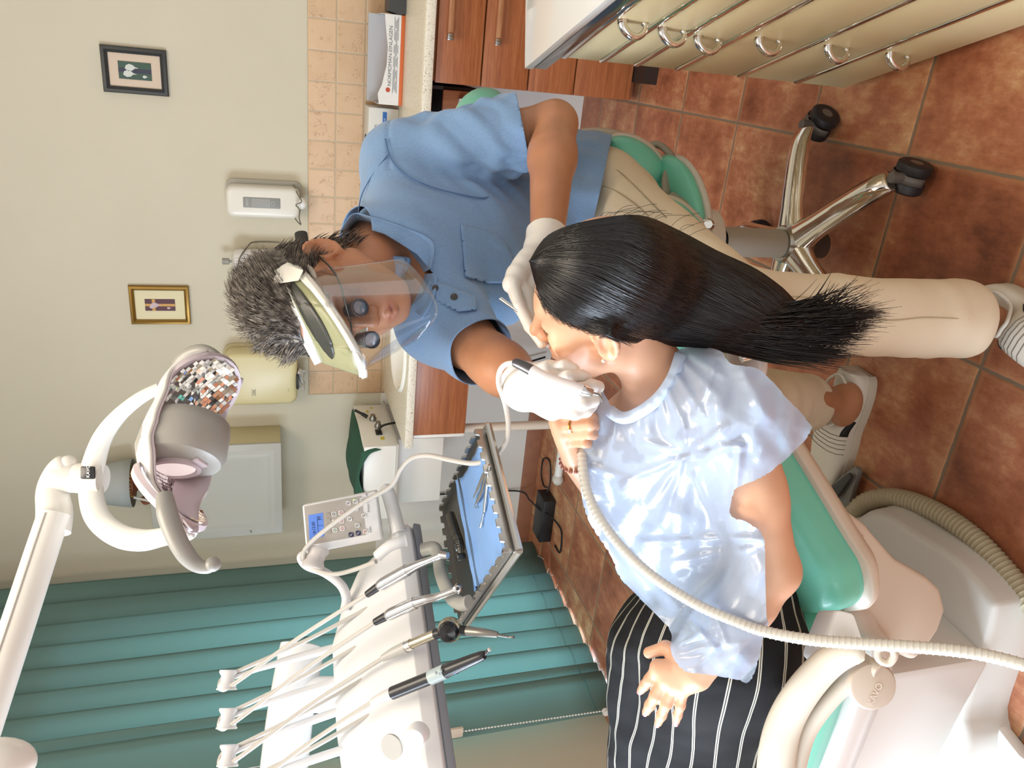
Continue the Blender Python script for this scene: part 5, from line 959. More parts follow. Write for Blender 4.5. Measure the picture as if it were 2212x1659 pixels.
# nails
NAIL = M('nail_pink', 'e39ba0', .2, coat=.4)
def nail(tip, prev, n, name='fingernail', w=.0052):
    d = nrm(tip-prev); n = nrm(n-d*(n@d)); s_ = np.cross(d, n); G = np.array([[tip+d*(.0085*a-.003)+s_*(w*math.sin(b*1.25)*(1-.25*max(0, a-.6)))+n*(.0058*math.cos(b*1.0)-.0004) for b in np.linspace(-1, 1, 7)] for a in np.linspace(0, 1.2, 7)])
    subsurf(solid(MB().surf(G).build(name, NAIL, pat, 180), .0006), 1)
hn = nrm(np.cross(L_(LHd['m'])[3]-L_(LHd['m'])[0], pp(*LHd['W'])-L_(LHd['m'])[1])); hn = hn if hn[2] > 0 else -hn
for f in LHd['f']: q = L_(f); nail(q[-1], q[-2], hn)
q = L_(LHd['t']); nail(q[-1], q[-2], nrm(hn*.6-CF*.5-CU*.2), 'fingernail', .006)
# ring, bracelet, ear stud
GOLD = M('gold', 'c9a25a', .2, 1.0); dq = pp(1236, 921, 1.113); ra = nrm(pp(1275, 918, 1.095)-pp(1209, 923, 1.13))
o = MB().lathe([(.0096, -.0011), (.0106, -.0007), (.0106, .0007), (.0096, .0011)], dq, ra, 28).build('ring', GOLD, pat); tp = nrm(-CF-ra*(-CF@ra)); sidev = np.cross(ra, tp)
MB().box(dq+nrm(tp*.8+sidev*(-.6 if sidev@CR > 0 else .6))*.0115, (.006, .006, .004), np.stack([ra, sidev, tp], 1), .001).build('stone', M('diamond', 'f2f4f8', .02, trans=.6, ior=2.2), o)
bq_ = pp(1243, 992, 1.185); ba = nrm(PJ['RW']-bq_+A(0, 0, -.001)); br = MB()
for k in range(18): t = 2*math.pi*k/18; Rb = frame(ba); br.ell(bq_+Rb[:, 0]*.029*math.cos(t)+Rb[:, 1]*.026*math.sin(t), .0038, seg=10, rings=7)
br.build('bracelet', M('rose_beads', 'a86a56', .3), pat); MB().ell(hd(-.083, .004, -.040), .0034, seg=12, rings=8).build('ear_stud', M('pearl', 'eeeae2', .15), pat)
# brow and lashes (left side)
HAIRB = M('hair_black', '0e0b0c', .34, spec=.5, aniso=.4); lb = MB()
def on_face(l):                                # drop a head-local point onto the skin along the face direction
    o = hd(l[0]*1.25, .16, l[2]); dr = nrm(hd(l[0]*.8, .0, l[2])-o); t = 0
    for _ in range(40): v = pb_.ev((o+dr*t)[None])[0]; t += max(v*.8, .0002); 
    return o+dr*(t-.0011)
for k in range(34):
    t = k/33; p = A(-.012-.036*t, .0935-.013*t*t-.003*t, .0225+.006*math.sin(2.2*t)); q = p+A(-.006, -.0015, .0045*(1-t))*(.8+.5*random.random()); lb.tube([on_face(p), on_face((p+q)/2), on_face(q)], [.0006, .0005, .0002], 4, up=CU)
lb.build('eyebrow', HAIRB, pat); la = MB()
for k in range(22):
    t = k/21; p = A(-.019-.026*t, .0885-.007*t, -.0035); b0 = on_face(p); dq_ = hd(-.0035-.003*t, .005, -.0045)-hd(0, 0, 0); la.tube([b0, b0+dq_*.55+(hd(0, .0006, -.001)-hd(0, 0, 0)), b0+dq_], [.0003, .00025, .0001], 4, up=CU)
la.build('eyelashes', HAIRB, pat)
# ------------------------------------------------------------------ trousers with white stripes
tb_ = Body(); tb_.ell(PJ['pel']-fr_*.015, (.172, .108, .13), TR, .05); tb_.cone(PJ['LH']+up_*.02, PJ['LK'], .112, .082, .045); tb_.cone(PJ['RH']+up_*.02, PJ['RK'], .108, .082, .05); tb_.cone((PJ['LH']+PJ['RH'])/2, (PJ['LK']+PJ['RK'])/2, .095, .06, .05); tb_.cone(PJ['waist']-up_*.06-fr_*.03, PJ['pel'], .115, .13, .05)
ml = (PJ['LH']+PJ['RH'])/2; legd = nrm((PJ['LK']+PJ['RK'])/2-ml); lg_l = nrm(np.cross(legd, fr_)); lg_n = np.cross(lg_l, legd)
def stripe(X):
    q = X-ml; a = q@lg_l; b = q@lg_n; t = np.arctan2(a, b+.10)*.19; return t+.004*np.sin(q@legd*14+a*9)+.0025*folds(X, lg_l, 3, 22)
STR = M('striped_cotton', '0f0f13', .9, bump=.3, bs=600); n = NT(STR); at = n('ShaderNodeAttribute', attribute_name='stripe')
fx_ = n.math('FRACT', n.math('ADD', n.math('DIVIDE', at.outputs['Fac'], .036), 10.0)); d1 = n.math('ABSOLUTE', n.math('SUBTRACT', fx_, .46)); d2 = n.math('ABSOLUTE', n.math('SUBTRACT', fx_, .54)); dm_ = n.math('MINIMUM', d1, d2)
n.base(n.mix(n.ramp(dm_, [(.020, (1, 1, 1, 1)), (.027, (0, 0, 0, 1))]), lin('0b0b0e'), lin('d8d4c4')))
sdf_obj('trousers', tb_, .006, STR, pat, disp=lambda X, g: .0016*folds(X, legd+lg_l*.5, 5, 60, 3)+.0022*np.maximum(0, folds(X, lg_l+legd*.3, 9, 75, 5))-.006*np.exp(-((X-pp(1380, 1490, 1.3))@lg_l/.012)**2)*np.exp(-((X-pp(1380, 1490, 1.3))@legd/.09)**2), attrs={'stripe': stripe})
# ------------------------------------------------------------------ hair
U = spline(np.array([(1143, 566), (1186, 508), (1270, 478), (1380, 466), (1465, 498), (1550, 543), (1630, 580), (1690, 622), (1735, 664), (1805, 676), (1890, 672)], float), 6)
Lc = spline(np.array([(1144, 562), (1157, 610), (1171, 646), (1201, 678), (1246, 702), (1300, 720), (1352, 738), (1420, 745), (1520, 752), (1650, 772), (1790, 778)], float), 6)
hb = Body(); head_prims(hb, hc, Mh, HS, female=True)
def hair_pt(s, t, lift=0.0, wob=0.0):       # s along the strand, t across (0 crown edge, 1 face edge)
    i = s*(len(U)-1); i0 = int(min(i, len(U)-2)); f = i-i0; u = U[i0]*(1-f)+U[i0+1]*f; l = Lc[i0]*(1-f)+Lc[i0+1]*f
    p = u*(1-t)+l*t; c = 4*t*(1-t); p = p+A(18*c*math.sin(min(1, s*1.6)*math.pi)*(1-s), -6*c*(1-s)*math.sin(s*3))
    w = np.interp(s, [0, .2, .45, .7, 1], [.052, .080, .062, .05, .03]); d = np.interp(s, [0, .15, .35, .6, 1], [1.07, 1.085, 1.10, 1.10, 1.10])
    return p, d-w*math.sqrt(max(0, 1-(2*t-1)**2))-lift, d+w*.85*math.sqrt(max(0, 1-(2*t-1)**2))
ns, ntt = 46, 20; S_ = np.linspace(0, .86, ns); T_ = .5-.5*np.cos(np.linspace(0, np.pi, ntt)); px_l = []; dfr = []; dbk = []
for s_ in S_:
    for t_ in T_:
        p, a, b = hair_pt(s_, t_); px_l.append(p); dfr.append(a*KP); dbk.append(b*KP)
dh, ht = ray_hit(hb, px_l, .95, 1.40, off=.007); dfr = np.where(ht, np.minimum(dfr, dh), dfr); dfr = np.array(dfr).reshape(ns, ntt); dbk = np.maximum(np.array(dbk).reshape(ns, ntt), dfr+.012)
for _ in range(3): dfr[1:-1] = (dfr[:-2]+2*dfr[1:-1]+dfr[2:])/4
PXH = np.array(px_l).reshape(ns, ntt, 2); RG = []
for i in range(ns):
    fr = [PD(*PXH[i, j], dfr[i, j]+.003) for j in range(ntt)]; bk = [PD(*PXH[i, j], dbk[i, j]) for j in range(ntt-2, 0, -1)]
    RG.append(np.array(fr+bk))
hair = MB().loft(RG).build('hair', HAIRB, pat, 180)
from math import sin, cos, pi
def dint(s, t):
    i = min(s/.86, 1)*(ns-1); i0 = int(min(i, ns-2)); f = i-i0; j = np.interp(t, T_, np.arange(ntt)); j0 = int(min(j, ntt-2)); g = j-j0
    return (dfr[i0, j0]*(1-f)+dfr[i0+1, j0]*f)*(1-g)+(dfr[i0, j0+1]*(1-f)+dfr[i0+1, j0+1]*f)*g
sm = MB(); K = 26
for q in range(1250):
    t0 = RNG.rand(); t0 = .5-.5*cos(pi*t0) if q % 2 else t0; ph = RNG.rand()*6.28; am = .012+.02*RNG.rand(); s0 = RNG.rand()*.45 if q % 3 else 0.0; s1 = min(1.0, s0+.45+.55*RNG.rand()) if q % 4 else 1.0; dr = RNG.randn()*.05; lf = .0005+.002*RNG.rand(); fl = RNG.randn(2)*A(20, 14); pts = []; back = RNG.rand()*.03
    for s_ in np.linspace(s0, s1, K):
        t_ = min(.998, max(.002, t0+am*sin(ph+5*s_)+dr*(s_-s0))); p, a, b = hair_pt(s_, t_); e = max(0, (s_-.78)/.22)
        d = (dint(s_, t_)-lf*(1 if s_ < .8 else 0)); d = d+back*e; p = p+e*e*fl+A(30*e*e*(q % 5)/5, 0); pts.append(PD(p[0], p[1], d))
    r0 = .0009+.0006*RNG.rand(); sm.tube(pts, list(r0*np.interp(np.linspace(0, 1, K), [0, .1, .8, 1], [.5, 1, .9, .15])), 4, cap=False, up=CU)
sm.build('hair_strands', HAIRB, hair, 180)
fw = MB()                                    # loose tips and flyaways
for q in range(220):
    t0 = RNG.rand(); s0 = .74+.14*RNG.rand(); p, a, b = hair_pt(s0, t0); st = p; d0 = dint(min(s0, .86), t0)+.01*RNG.rand(); en = A(1760+150*RNG.rand()*(.4+.6*(1-abs(t0-.35))), 606+165*t0+RNG.randn()*14); en = en if q % 9 else A(1850+60*RNG.rand(), 600+80*RNG.rand())
    mid = (st+en)/2+A(0, 10+RNG.randn()*6); pts = [PD(*((1-u)**2*st+2*u*(1-u)*mid+u*u*en), d0+.02*u*RNG.rand()) for u in np.linspace(0, 1, 12)]; fw.tube(pts, list(np.linspace(.0022 if q % 3 else .001, .0002, 12)), 4, cap=False, up=CU)
for q in range(16):
    a = A(1290+200*RNG.rand(), 470+RNG.rand()*18); a[1] = np.interp(a[0], U[:, 0], U[:, 1])+4; en = a+A(30+60*RNG.rand(), -10-24*RNG.rand()); mid = (a+en)/2+A(RNG.randn()*14, -14); fw.tube([PD(*((1-u)**2*a+2*u*(1-u)*mid+u*u*en), 1.19) for u in np.linspace(0, 1, 9)], .0003, 4, cap=False, up=CU)
for q in range(150):                         # fine hair along the hairline and in front of the ear
    s_ = .02+.52*RNG.rand(); p, a, b = hair_pt(s_, 1.0); p0 = p+A(RNG.randn()*3, 3+5*RNG.rand()); tg = nrm(hair_pt(s_+.05, 1.0)[0]-p); p0 = p0+A(-tg[1], tg[0])*(1+4*RNG.rand()); p1 = p0+tg*(40+25*RNG.rand())-A(-tg[1], tg[0])*(2+3*RNG.rand())
    L0 = np.array([p0*(1-u)+p1*u+A(0, -6*math.sin(3.14*u)) for u in np.linspace(0, 1, 6)]); d_, h_ = ray_hit(pb_, L0, .95, 1.5); 
    if h_.all(): fw.tube([PD(r_[0], r_[1], e_-.0012) for r_, e_ in zip(L0, d_)], [.00028]*5+[.0001], 3, cap=False, up=CU)
fw.build('loose_strands', HAIRB, hair, 180)
# ------------------------------------------------------------------ cape
cb_ = Body()
cb_.ell(PJ['chest']-fr_*.02, (.16, .105, .19), TR, .06); cb_.ell(PJ['waist']-fr_*.02, (.155, .105, .2), TR, .08); cb_.ell(PJ['pel']-fr_*.01, (.17, .115, .14), TR, .08)
cb_.cone(PJ['nb']-up_*.02-fr_*.01, PJ['chest'], .06, .10, .06); cb_.cone(PJ['RS'], PJ['LS'], .075, .075, .07); cb_.cone(PJ['RS'], PJ['RE'], .065, .055, .06); cb_.cone(PJ['RE'], PJ['RW'], .05, .035, .05); cb_.cone(PJ['LH'], PJ['LK'], .112, .082, .05); cb_.cone(PJ['RH'], PJ['RK'], .108, .082, .05)
cb_.cone(PJ['LE']*.35+PJ['LW']*.65, PJ['LW'], .045, .035, .05); cb_.cone(PJ['LS'], PJ['LE'], .060, .040, .04).cone(PJ['LE'], PJ['LW'], .040, .034, .04)
outl = np.array([(1297, 838), (1312, 862), (1326, 882), (1347, 893), (1380, 880), (1418, 850), (1446, 808), (1462, 760), (1500, 748), (1556, 758), (1580, 786), (1640, 798), (1692, 850), (1742, 905), (1753, 928), (1722, 970), (1655, 1026), (1604, 1048), (1586, 1062), (1578, 1112), (1610, 1126), (1642, 1148), (1652, 1175), (1653, 1240), (1656, 1330), (1661, 1346), (1650, 1372), (1640, 1420), (1620, 1473), (1590, 1468), (1534, 1458), (1480, 1450), (1456, 1424), (1448, 1396), (1450, 1368), (1420, 1330), (1342, 1252), (1320, 1202), (1270, 1122), (1254, 1050), (1256, 1000), (1262, 935), (1278, 872)], float)
def inpoly(p, Q):
    x, y = p[:, 0], p[:, 1]; r = np.zeros(len(p), bool); j = len(Q)-1
    for i in range(len(Q)):
        c = ((Q[i, 1] > y) != (Q[j, 1] > y)) & (x < (Q[j, 0]-Q[i, 0])*(y-Q[i, 1])/(Q[j, 1]-Q[i, 1]+1e-12)+Q[i, 0]); r ^= c; j = i
    return r
stp = 5.0; gx_ = np.arange(1240, 1768, stp); gy_ = np.arange(738, 1484, stp); GX, GY = np.meshgrid(gx_, gy_, indexing='ij'); PXC = np.stack([GX.ravel(), GY.ravel()], 1)
dens = spline(outl, 6, True); ins = inpoly(PXC, dens)
def segd(P, a, b): a = A(*a); b = A(*b); ab = b-a; t = np.clip(((P-a)@ab)/(ab@ab), 0, 1); q = P-a-t[:, None]*ab; return np.linalg.norm(q, axis=1), t
dE = np.min([segd(PXC, dens[i], dens[(i+1) % len(dens)])[0] for i in range(0, len(dens))], 0); near = ins | (dE < stp*1.05)
# snap just-outside nodes onto the outline so that the hem is clean
snap = PXC.copy(); ob = near & (dE < stp*1.05)
for i in np.where(ob)[0]:
    best = (1e9, None)
    for k in range(len(dens)):
        a, b = dens[k], dens[(k+1) % len(dens)]; ab = b-a; t = min(1, max(0, ((PXC[i]-a)@ab)/(ab@ab+1e-9))); q = a+ab*t; dd = (PXC[i]-q)@(PXC[i]-q)
        if dd < best[0]: best = (dd, q)
    if not ins[i] or dE[i] < stp*.45: snap[i] = best[1]
Dc, hit = ray_hit(cb_, snap[near], .98, 1.62, off=.010); Df = np.full(len(PXC), np.nan); Df[near] = np.where(hit, Dc, np.nan); Dg = Df.reshape(GX.shape); known = ~np.isnan(Dg)
Dg = np.where(known, Dg, np.nanmean(Dg)); nearg = near.reshape(GX.shape)
for _ in range(260):
    W_ = np.pad(nearg.astype(float), 1); Q = np.pad(Dg*nearg, 1); s4 = W_[:-2, 1:-1]+W_[2:, 1:-1]+W_[1:-1, :-2]+W_[1:-1, 2:]; av = (Q[:-2, 1:-1]+Q[2:, 1:-1]+Q[1:-1, :-2]+Q[1:-1, 2:])/np.maximum(s4, 1)
    Dg = np.where(known, Dg, av)
for _ in range(10):
    W_ = np.pad(nearg.astype(float), 1); Q = np.pad(Dg*nearg, 1); s4 = W_[:-2, 1:-1]+W_[2:, 1:-1]+W_[1:-1, :-2]+W_[1:-1, 2:]; av = (Q[:-2, 1:-1]+Q[2:, 1:-1]+Q[1:-1, :-2]+Q[1:-1, 2:])/np.maximum(s4, 1); Dg = np.where(nearg, np.minimum(Dg*.5+av*.5, np.where(known, Dg, 9)), Dg)
fo = np.zeros(len(PXC))
RIDGE = [((1478, 985), (1405, 1085), 1.0, 9), ((1470, 990), (1355, 1035), .9, 8), ((1478, 990), (1430, 1130), .9, 8), ((1488, 990), (1560, 1150), 1.0, 9), ((1490, 985), (1590, 965), .9, 8), ((1470, 975), (1395, 955), .7, 7), ((1480, 970), (1475, 900), .7, 7), ((1495, 975), (1570, 920), .8, 9), ((1650, 1162), (1390, 1172), 1.1, 9), ((1645, 1168), (1500, 1155), .6, 7), ((1650, 1175), (1460, 1215), .8, 9), ((1600, 965), (1580, 1110), 1.2, 10), ((1600, 965), (1555, 962), .9, 7), ((1450, 790), (1520, 900), 1.0, 9), ((1470, 775), (1545, 850), 1.0, 9), ((1490, 765), (1560, 810), 1.1, 9), ((1425, 850), (1440, 930), .8, 8), ((1440, 838), (1478, 925), .9, 8), ((1400, 868), (1405, 935), .6, 8), ((1545, 790), (1500, 900), .8, 8), ((1600, 800), (1660, 900), .9, 14), ((1640, 990), (1690, 905), .7, 10), ((1330, 1180), (1420, 1320), 1.0, 10), ((1290, 1100), (1400, 1260), .9, 10), ((1360, 1200), (1480, 1330), .8, 10), ((1470, 1390), (1560, 1345), 1.1, 9), ((1480, 1330), (1545, 1400), 1.2, 9), ((1540, 1320), (1570, 1390), 1.1, 8), ((1470, 1410), (1620, 1380), .8, 9), ((1500, 1445), (1560, 1380), .7, 9), ((1290, 880), (1300, 960), .7, 7), ((1330, 910), (1310, 990), .6, 7), ((1350, 905), (1370, 980), .5, 7), ((1280, 1010), (1350, 1030), .6, 7)]
for a, b, am, w in RIDGE: d_, t_ = segd(PXC, a, b); fo += am*(np.exp(-(d_/w)**2)-.45*np.exp(-(d_/(w*2.2))**2))*(1-.55*t_)*.0105
rr = np.random.RandomState(4)
for _ in range(46): k_ = rr.randn(2)*A(.050, .035); fo += .0007*np.sin(PXC@k_+rr.rand()*6.28+1.5*np.sin(PXC@(rr.randn(2)*.015)))
hemd = dE; fo += .0012*np.sin(PXC[:, 0]*.09+PXC[:, 1]*.11)*np.exp(-(hemd/14)**2)
Dg = Dg-fo.reshape(GX.shape)*1.0; idm = np.full(len(PXC), -1); idm[near] = np.arange(near.sum()); snp = snap[near]; Dn = Dg.ravel()[near]; VC = np.array([PD(p[0], p[1], d) for p, d in zip(snp, Dn)]); idg = idm.reshape(GX.shape); FC = []
cen_in = inpoly(PXC+stp/2, dens).reshape(GX.shape)
for i in range(GX.shape[0]-1):
    for j in range(GX.shape[1]-1):
        f = [idg[i, j], idg[i+1, j], idg[i+1, j+1], idg[i, j+1]]
        if min(f) >= 0 and cen_in[i, j]: FC.append(f)
CAPE = M('cape_film', 'c6daf4', .22, spec=.6, coat=.3); n = NT(CAPE)
a = n('ShaderNodeAttribute', attribute_name='cling'); t = n('ShaderNodeTexNoise', n.obj(), i_Scale=60.0, i_Detail=3.0)
tl = n('ShaderNodeBsdfTranslucent', lin('c9dcf6')); tp_ = n('ShaderNodeBsdfTransparent', lin('e3edfb')); m1 = n('ShaderNodeMixShader', .30); m2 = n('ShaderNodeMixShader', n.math('ADD', .14, n.math('MULTIPLY', a.outputs['Fac'], .22)))
lk = CAPE.node_tree.links; lk.new(n.bsdf.outputs[0], m1.inputs[1]); lk.new(tl.outputs[0], m1.inputs[2]); lk.new(m1.outputs[0], m2.inputs[1]); lk.new(tp_.outputs[0], m2.inputs[2]); lk.new(m2.outputs[0], n.n['Material Output'].inputs[0])
n.bump(t.outputs[0], .35, .003)
cape = mesh_obj('cape', VC, FC, CAPE, pat, 180); clg = np.zeros(len(VC))
for x, y, rx, ry in ((1345, 960, 22, 20), (1365, 985, 26, 18), (1300, 955, 14, 16), (1352, 1043, 24, 16), (1495, 945, 34, 26), (1515, 975, 26, 16), (1482, 985, 14, 22), (1290, 975, 10, 14), (1500, 1025, 6, 12), (1620, 1185, 26, 8), (1292, 1000, 9, 6)):
    q = ((snp[:, 0]-x)/rx)**2+((snp[:, 1]-y)/ry)**2+.35*np.sin(snp[:, 0]*.16+snp[:, 1]*.11); clg = np.maximum(clg, np.clip((1-q)*3, 0, 1))
at_ = cape.data.attributes.new('cling', 'FLOAT', 'POINT'); at_.data.foreach_set('value', clg.astype(np.float32)); subsurf(cape, 1)
bl_p = spline(np.array([(1322, 878), (1347, 893), (1380, 880), (1418, 850), (1446, 808), (1462, 760)], float), 6)     # gathered neck band
dd_, hh_ = ray_hit(cb_, bl_p, .98, 1.6, off=.012); dd_ = np.where(hh_, dd_, np.interp(np.arange(len(dd_)), np.where(hh_)[0], dd_[hh_])); G = []
for i, (p, d) in enumerate(zip(bl_p, dd_)):
    t = bl_p[min(i+1, len(bl_p)-1)]-bl_p[max(i-1, 0)]; nn2 = nrm(A(t[1], -t[0])); nn2 = nn2 if nn2[0] > 0 or (nn2@(A(1420, 1000)-p)) > 0 else -nn2; nn2 = nn2 if nn2@(A(1420, 1000)-p) > 0 else -nn2
    G.append([PD(*(p+nn2*w), d-.006-.006*math.sin(w/24*3.14)+.0012*math.sin(i*2.4)) for w in (-4, 3, 10, 17, 24)])
subsurf(solid(MB().surf(np.array(G)).build('neck_band', M('cape_band', 'c4d8f4', .3), cape, 180), .0012), 1)
# ------------------------------------------------------------------ seated person in blue
den = thing('person', 'person in a blue polo shirt and cream trousers leaning over the patient', 'person', (-.34, 1.72, .55))
DJ = {k: PD(*v) for k, v in dict(nb=(815, 540, 1.56), LS=(868, 352, 1.72), RS=(955, 690, 1.53), chest=(985, 530, 1.70), belly=(1130, 515, 1.88), hip=(1305, 462, 1.89), LE=(1198, 268, 1.66), LW=(1182, 515, 1.43), RE=(1062, 778, 1.38), RW=(1142, 838, 1.265), K1=(1600, 672, 1.46), K2=(1600, 860, 1.72)).items()}
A1 = PZ(2112, 690, .10); A2 = PZ(1805, 868, .10)
Md = np.array([[-.98, -.107, -.167], [.154, -.939, -.307], [-.124, -.327, .937]]); Uu, _, Vv = np.linalg.svd(Md); Md = Uu@Vv
dc_ = A(-.433, 1.372, 1.396); DS = 1.06
db = Body(); hD = head_prims(db, dc_, Md, DS, jaw=0.0)
dl_ = nrm(DJ['LS']-DJ['RS']); du_ = nrm(DJ['nb']-DJ['hip']); du_ = nrm(du_-dl_*(du_@dl_)); df_ = np.cross(dl_, du_); df_ = -df_ if df_@CF > 0 else df_; DTR = np.stack([dl_, df_, du_], 1)
db.cone(hD(0, -.025, -.055), DJ['nb'], .058, .066, .03); db.cone(DJ['RS'], DJ['LS'], .06, .06, .04); db.ell(DJ['chest']-df_*.02, (.165, .105, .19), DTR, .05); db.ell(DJ['belly'], (.155, .115, .17), DTR, .05); db.ell(DJ['hip'], (.165, .12, .13), DTR, .05)
arm(db, DJ['LS'], DJ['LE'], DJ['LW'], (.058, .053, .046, .050, .045, .031)); arm(db, DJ['RS'], DJ['RE'], DJ['RW'], (.056, .050, .044, .048, .043, .031))
H1 = DJ['hip']+dl_*.08; H2 = DJ['hip']-dl_*.08
db.cone(H1, DJ['K1'], .08, .055, .03).cone(DJ['K1'], A1, .05, .034, .02).cone(H2, DJ['K2'], .08, .055, .03).cone(DJ['K2'], A2, .05, .036, .02)
db.ell(A1+A(0, .01, -.045), (.03, .05, .03)); f2 = nrm(PZ(1765, 1040, .04)-PZ(1840, 815, .04)); Rf = np.stack([f2, np.cross(A(0, 0, 1), f2), A(0, 0, 1)], 1); db.ell(A2-A(0, 0, .035)+f2*.01, (.062, .040, .04), Rf, .03)
# gloved hands: the fingers belong to the body as well, the gloves lie over them
def Lp(L): return [PD(*q) for q in L]
GR = dict(W=(1136, 836, 1.255), m=[(1193, 822, 1.185), (1206, 848, 1.18), (1204, 871, 1.185), (1193, 889, 1.195)],
    f=[[(1193, 822, 1.185), (1232, 814, 1.165), (1254, 812, 1.17), (1266, 815, 1.18)], [(1206, 848, 1.18), (1252, 842, 1.155), (1277, 835, 1.165), (1293, 836, 1.185)], [(1204, 871, 1.185), (1258, 871, 1.16), (1280, 865, 1.17), (1287, 853, 1.19)], [(1193, 889, 1.195), (1240, 893, 1.17), (1266, 887, 1.175), (1281, 876, 1.19)]],
    t=[(1156, 812, 1.225), (1188, 797, 1.20), (1222, 792, 1.185), (1240, 797, 1.18)])
GL = dict(W=(1180, 528, 1.42), m=[(1106, 612, 1.315), (1116, 590, 1.33), (1134, 572, 1.345), (1150, 560, 1.36)],
    f=[[(1106, 612, 1.315), (1122, 662, 1.29), (1146, 705, 1.275), (1170, 742, 1.262)], [(1116, 590, 1.33), (1142, 650, 1.32), (1165, 700, 1.30), (1185, 740, 1.28)], [(1134, 572, 1.345), (1165, 630, 1.335), (1190, 680, 1.32), (1200, 710, 1.31)], [(1150, 560, 1.36), (1180, 610, 1.35), (1200, 650, 1.34), (1210, 680, 1.33)]],
    t=[(1150, 590, 1.36), (1140, 640, 1.325), (1150, 690, 1.29), (1166, 722, 1.272)])
for h in (GR, GL): hand_prims(db, PD(*h['W']), Lp(h['m']), [Lp(f) for f in h['f']], Lp(h['t']), fr=.0080, k=.005, palm=.0135)
lipd = hD(0, .094, -.072)
body_d = sdf_obj('body', db, .0038, SKM, den, attrs={'tint': lambda X: np.clip(1.3-np.linalg.norm((X-lipd)@Md/np.array((.026, .014, .012)), axis=1), 0, 1)*.7})
GLV = M('latex_glove', 'e9e2db', .38, bump=.35, bs=60, sss=.15)
for nm, h, cuff in (('glove', GR, (1128, 833, 1.272)), ('glove', GL, (1181, 505, 1.435))):
    gb_ = Body(); hand_prims(gb_, PD(*h['W']), Lp(h['m']), [Lp(f) for f in h['f']], Lp(h['t']), fr=.0092, k=.004, palm=.0155); W = PD(*h['W']); cu = PD(*cuff); gb_.cone(W+(Lp(h['m'])[1]-W)*.2, W, .026, .030, .02).cone(W, cu, .0325, .0365, .02)
    g = sdf_obj(nm, gb_, .003, GLV, den, disp=lambda X, g: .0007*folds(X, nrm(W-Lp(h['m'])[1]), 8, 90, 3)+.0012*np.maximum(0, folds(X, np.cross(nrm(W-Lp(h['m'])[1]), CF), 5, 70, 4)))
    bisect(g, cu+(cu-W)*.05, nrm(cu-W)); solid(g, .0012, 1)
# shirt
BLU = M('blue_jersey', '7395bd', .9, bump=.0, sheen=.25); n = NT(BLU); P = n.obj(); mp = n('ShaderNodeMapping', P); mp.inputs['Scale'].default_value = (1, 1, .25); t = n('ShaderNodeTexNoise', mp, i_Scale=420.0, i_Detail=4.0); t3 = n('ShaderNodeTexNoise', P, i_Scale=9.0, i_Detail=3.0)
n.base(n.mix(n.math('ADD', n.math('MULTIPLY', t.outputs[0], .75), n.math('MULTIPLY', t3.outputs[0], .25)), lin('5f83ae'), lin('86a6cb'))); n.bump(t.outputs[0], .25, .001)
sb_ = Body(); sb_.ell(DJ['chest']-df_*.015, (.205, .128, .21), DTR, .07); sb_.ell(DJ['belly']+df_*.02, (.178, .138, .19), DTR, .08); sb_.ell(DJ['hip']+du_*.02, (.196, .150, .18), DTR, .06)
sb_.cone(H1+(DJ['K1']-H1)*-.1, H1+(DJ['K1']-H1)*.30, .122, .112, .05); sb_.cone(DJ['nb']+du_*.08, DJ['nb']-du_*.05, .074, .100, .03); sb_.cone(DJ['RS'], DJ['LS'], .078, .082, .06); sb_.cone(DJ['nb']-du_*.045, DJ['chest'], .085, .12, .06); sb_.cone(DJ['nb']-du_*.035, DJ['LS'], .06, .075, .05).cone(DJ['nb']-du_*.035, DJ['RS'], .06, .07, .05)
LSE = DJ['LS']+(DJ['LE']-DJ['LS'])*.86; RSE = DJ['RS']+(DJ['RE']-DJ['RS'])*.9
sb_.cone(DJ['LS'], LSE, .082, .082, .028); sb_.cone(DJ['RS'], RSE, .072, .064, .05)
la_ = nrm(LSE-DJ['LS']); ra_ = nrm(RSE-DJ['RS'])
def dshirt(X, g):
    wl = np.exp(-np.maximum(0, np.linalg.norm(X-(DJ['LS']*.45+LSE*.55), axis=1)-.115)/.035)
    wt = 1-wl; lo = np.clip(((DJ['chest']-X)@du_+.02)/.2, 0, 1)
    d = wl*(.0062*np.maximum(-.5, folds(X, nrm(-CU-CR), 21, 130, 6))+.003*folds(X, nrm(-CU-CR*.7), 22, 50, 4))+wt*.0028*folds(X, nrm(dl_*.4+du_), 12, 55, 5)+wt*lo*.0055*np.maximum(-.4, folds(X, nrm(dl_+du_*.6), 14, 70, 5))
    e = np.abs((X-DJ['LS'])@la_-.005); d -= .0035*np.exp(-(e/.004)**2)*(np.linalg.norm(X-DJ['LS'], axis=1) < .14)
    return d
shirt = sdf_obj('shirt', sb_, .006, BLU, den, disp=dshirt)
bisect(shirt, DJ['LS']+(DJ['LE']-DJ['LS'])*.80, nrm(la_+nrm(CF)*.12), lambda c: np.linalg.norm(c-LSE) < .14 and np.linalg.norm((c-LSE)-la_*((c-LSE)@la_)) < .098)
bisect(shirt, DJ['RS']+(DJ['RE']-DJ['RS'])*.80, ra_, lambda c: np.linalg.norm(c-RSE) < .12 and (c-DJ['RS'])@ra_ > .07)
hn_ = nrm(np.cross(PD(1281, 480, 1.8)-PD(1316, 325, 1.8), ray(1298, 400))); hn_ = hn_ if hn_@(-CU) > 0 else -hn_; bisect(shirt, PD(1298, 402, 1.8), hn_)
nk = DJ['nb']+du_*.052
bisect(shirt, nk, nrm(du_*.95+df_*.2), lambda c: np.linalg.norm(c-nk) < .16)
vp = np.array([(738, 512), (775, 488), (830, 505), (900, 548), (936, 590), (912, 640), (880, 668), (820, 640), (760, 560)], float)
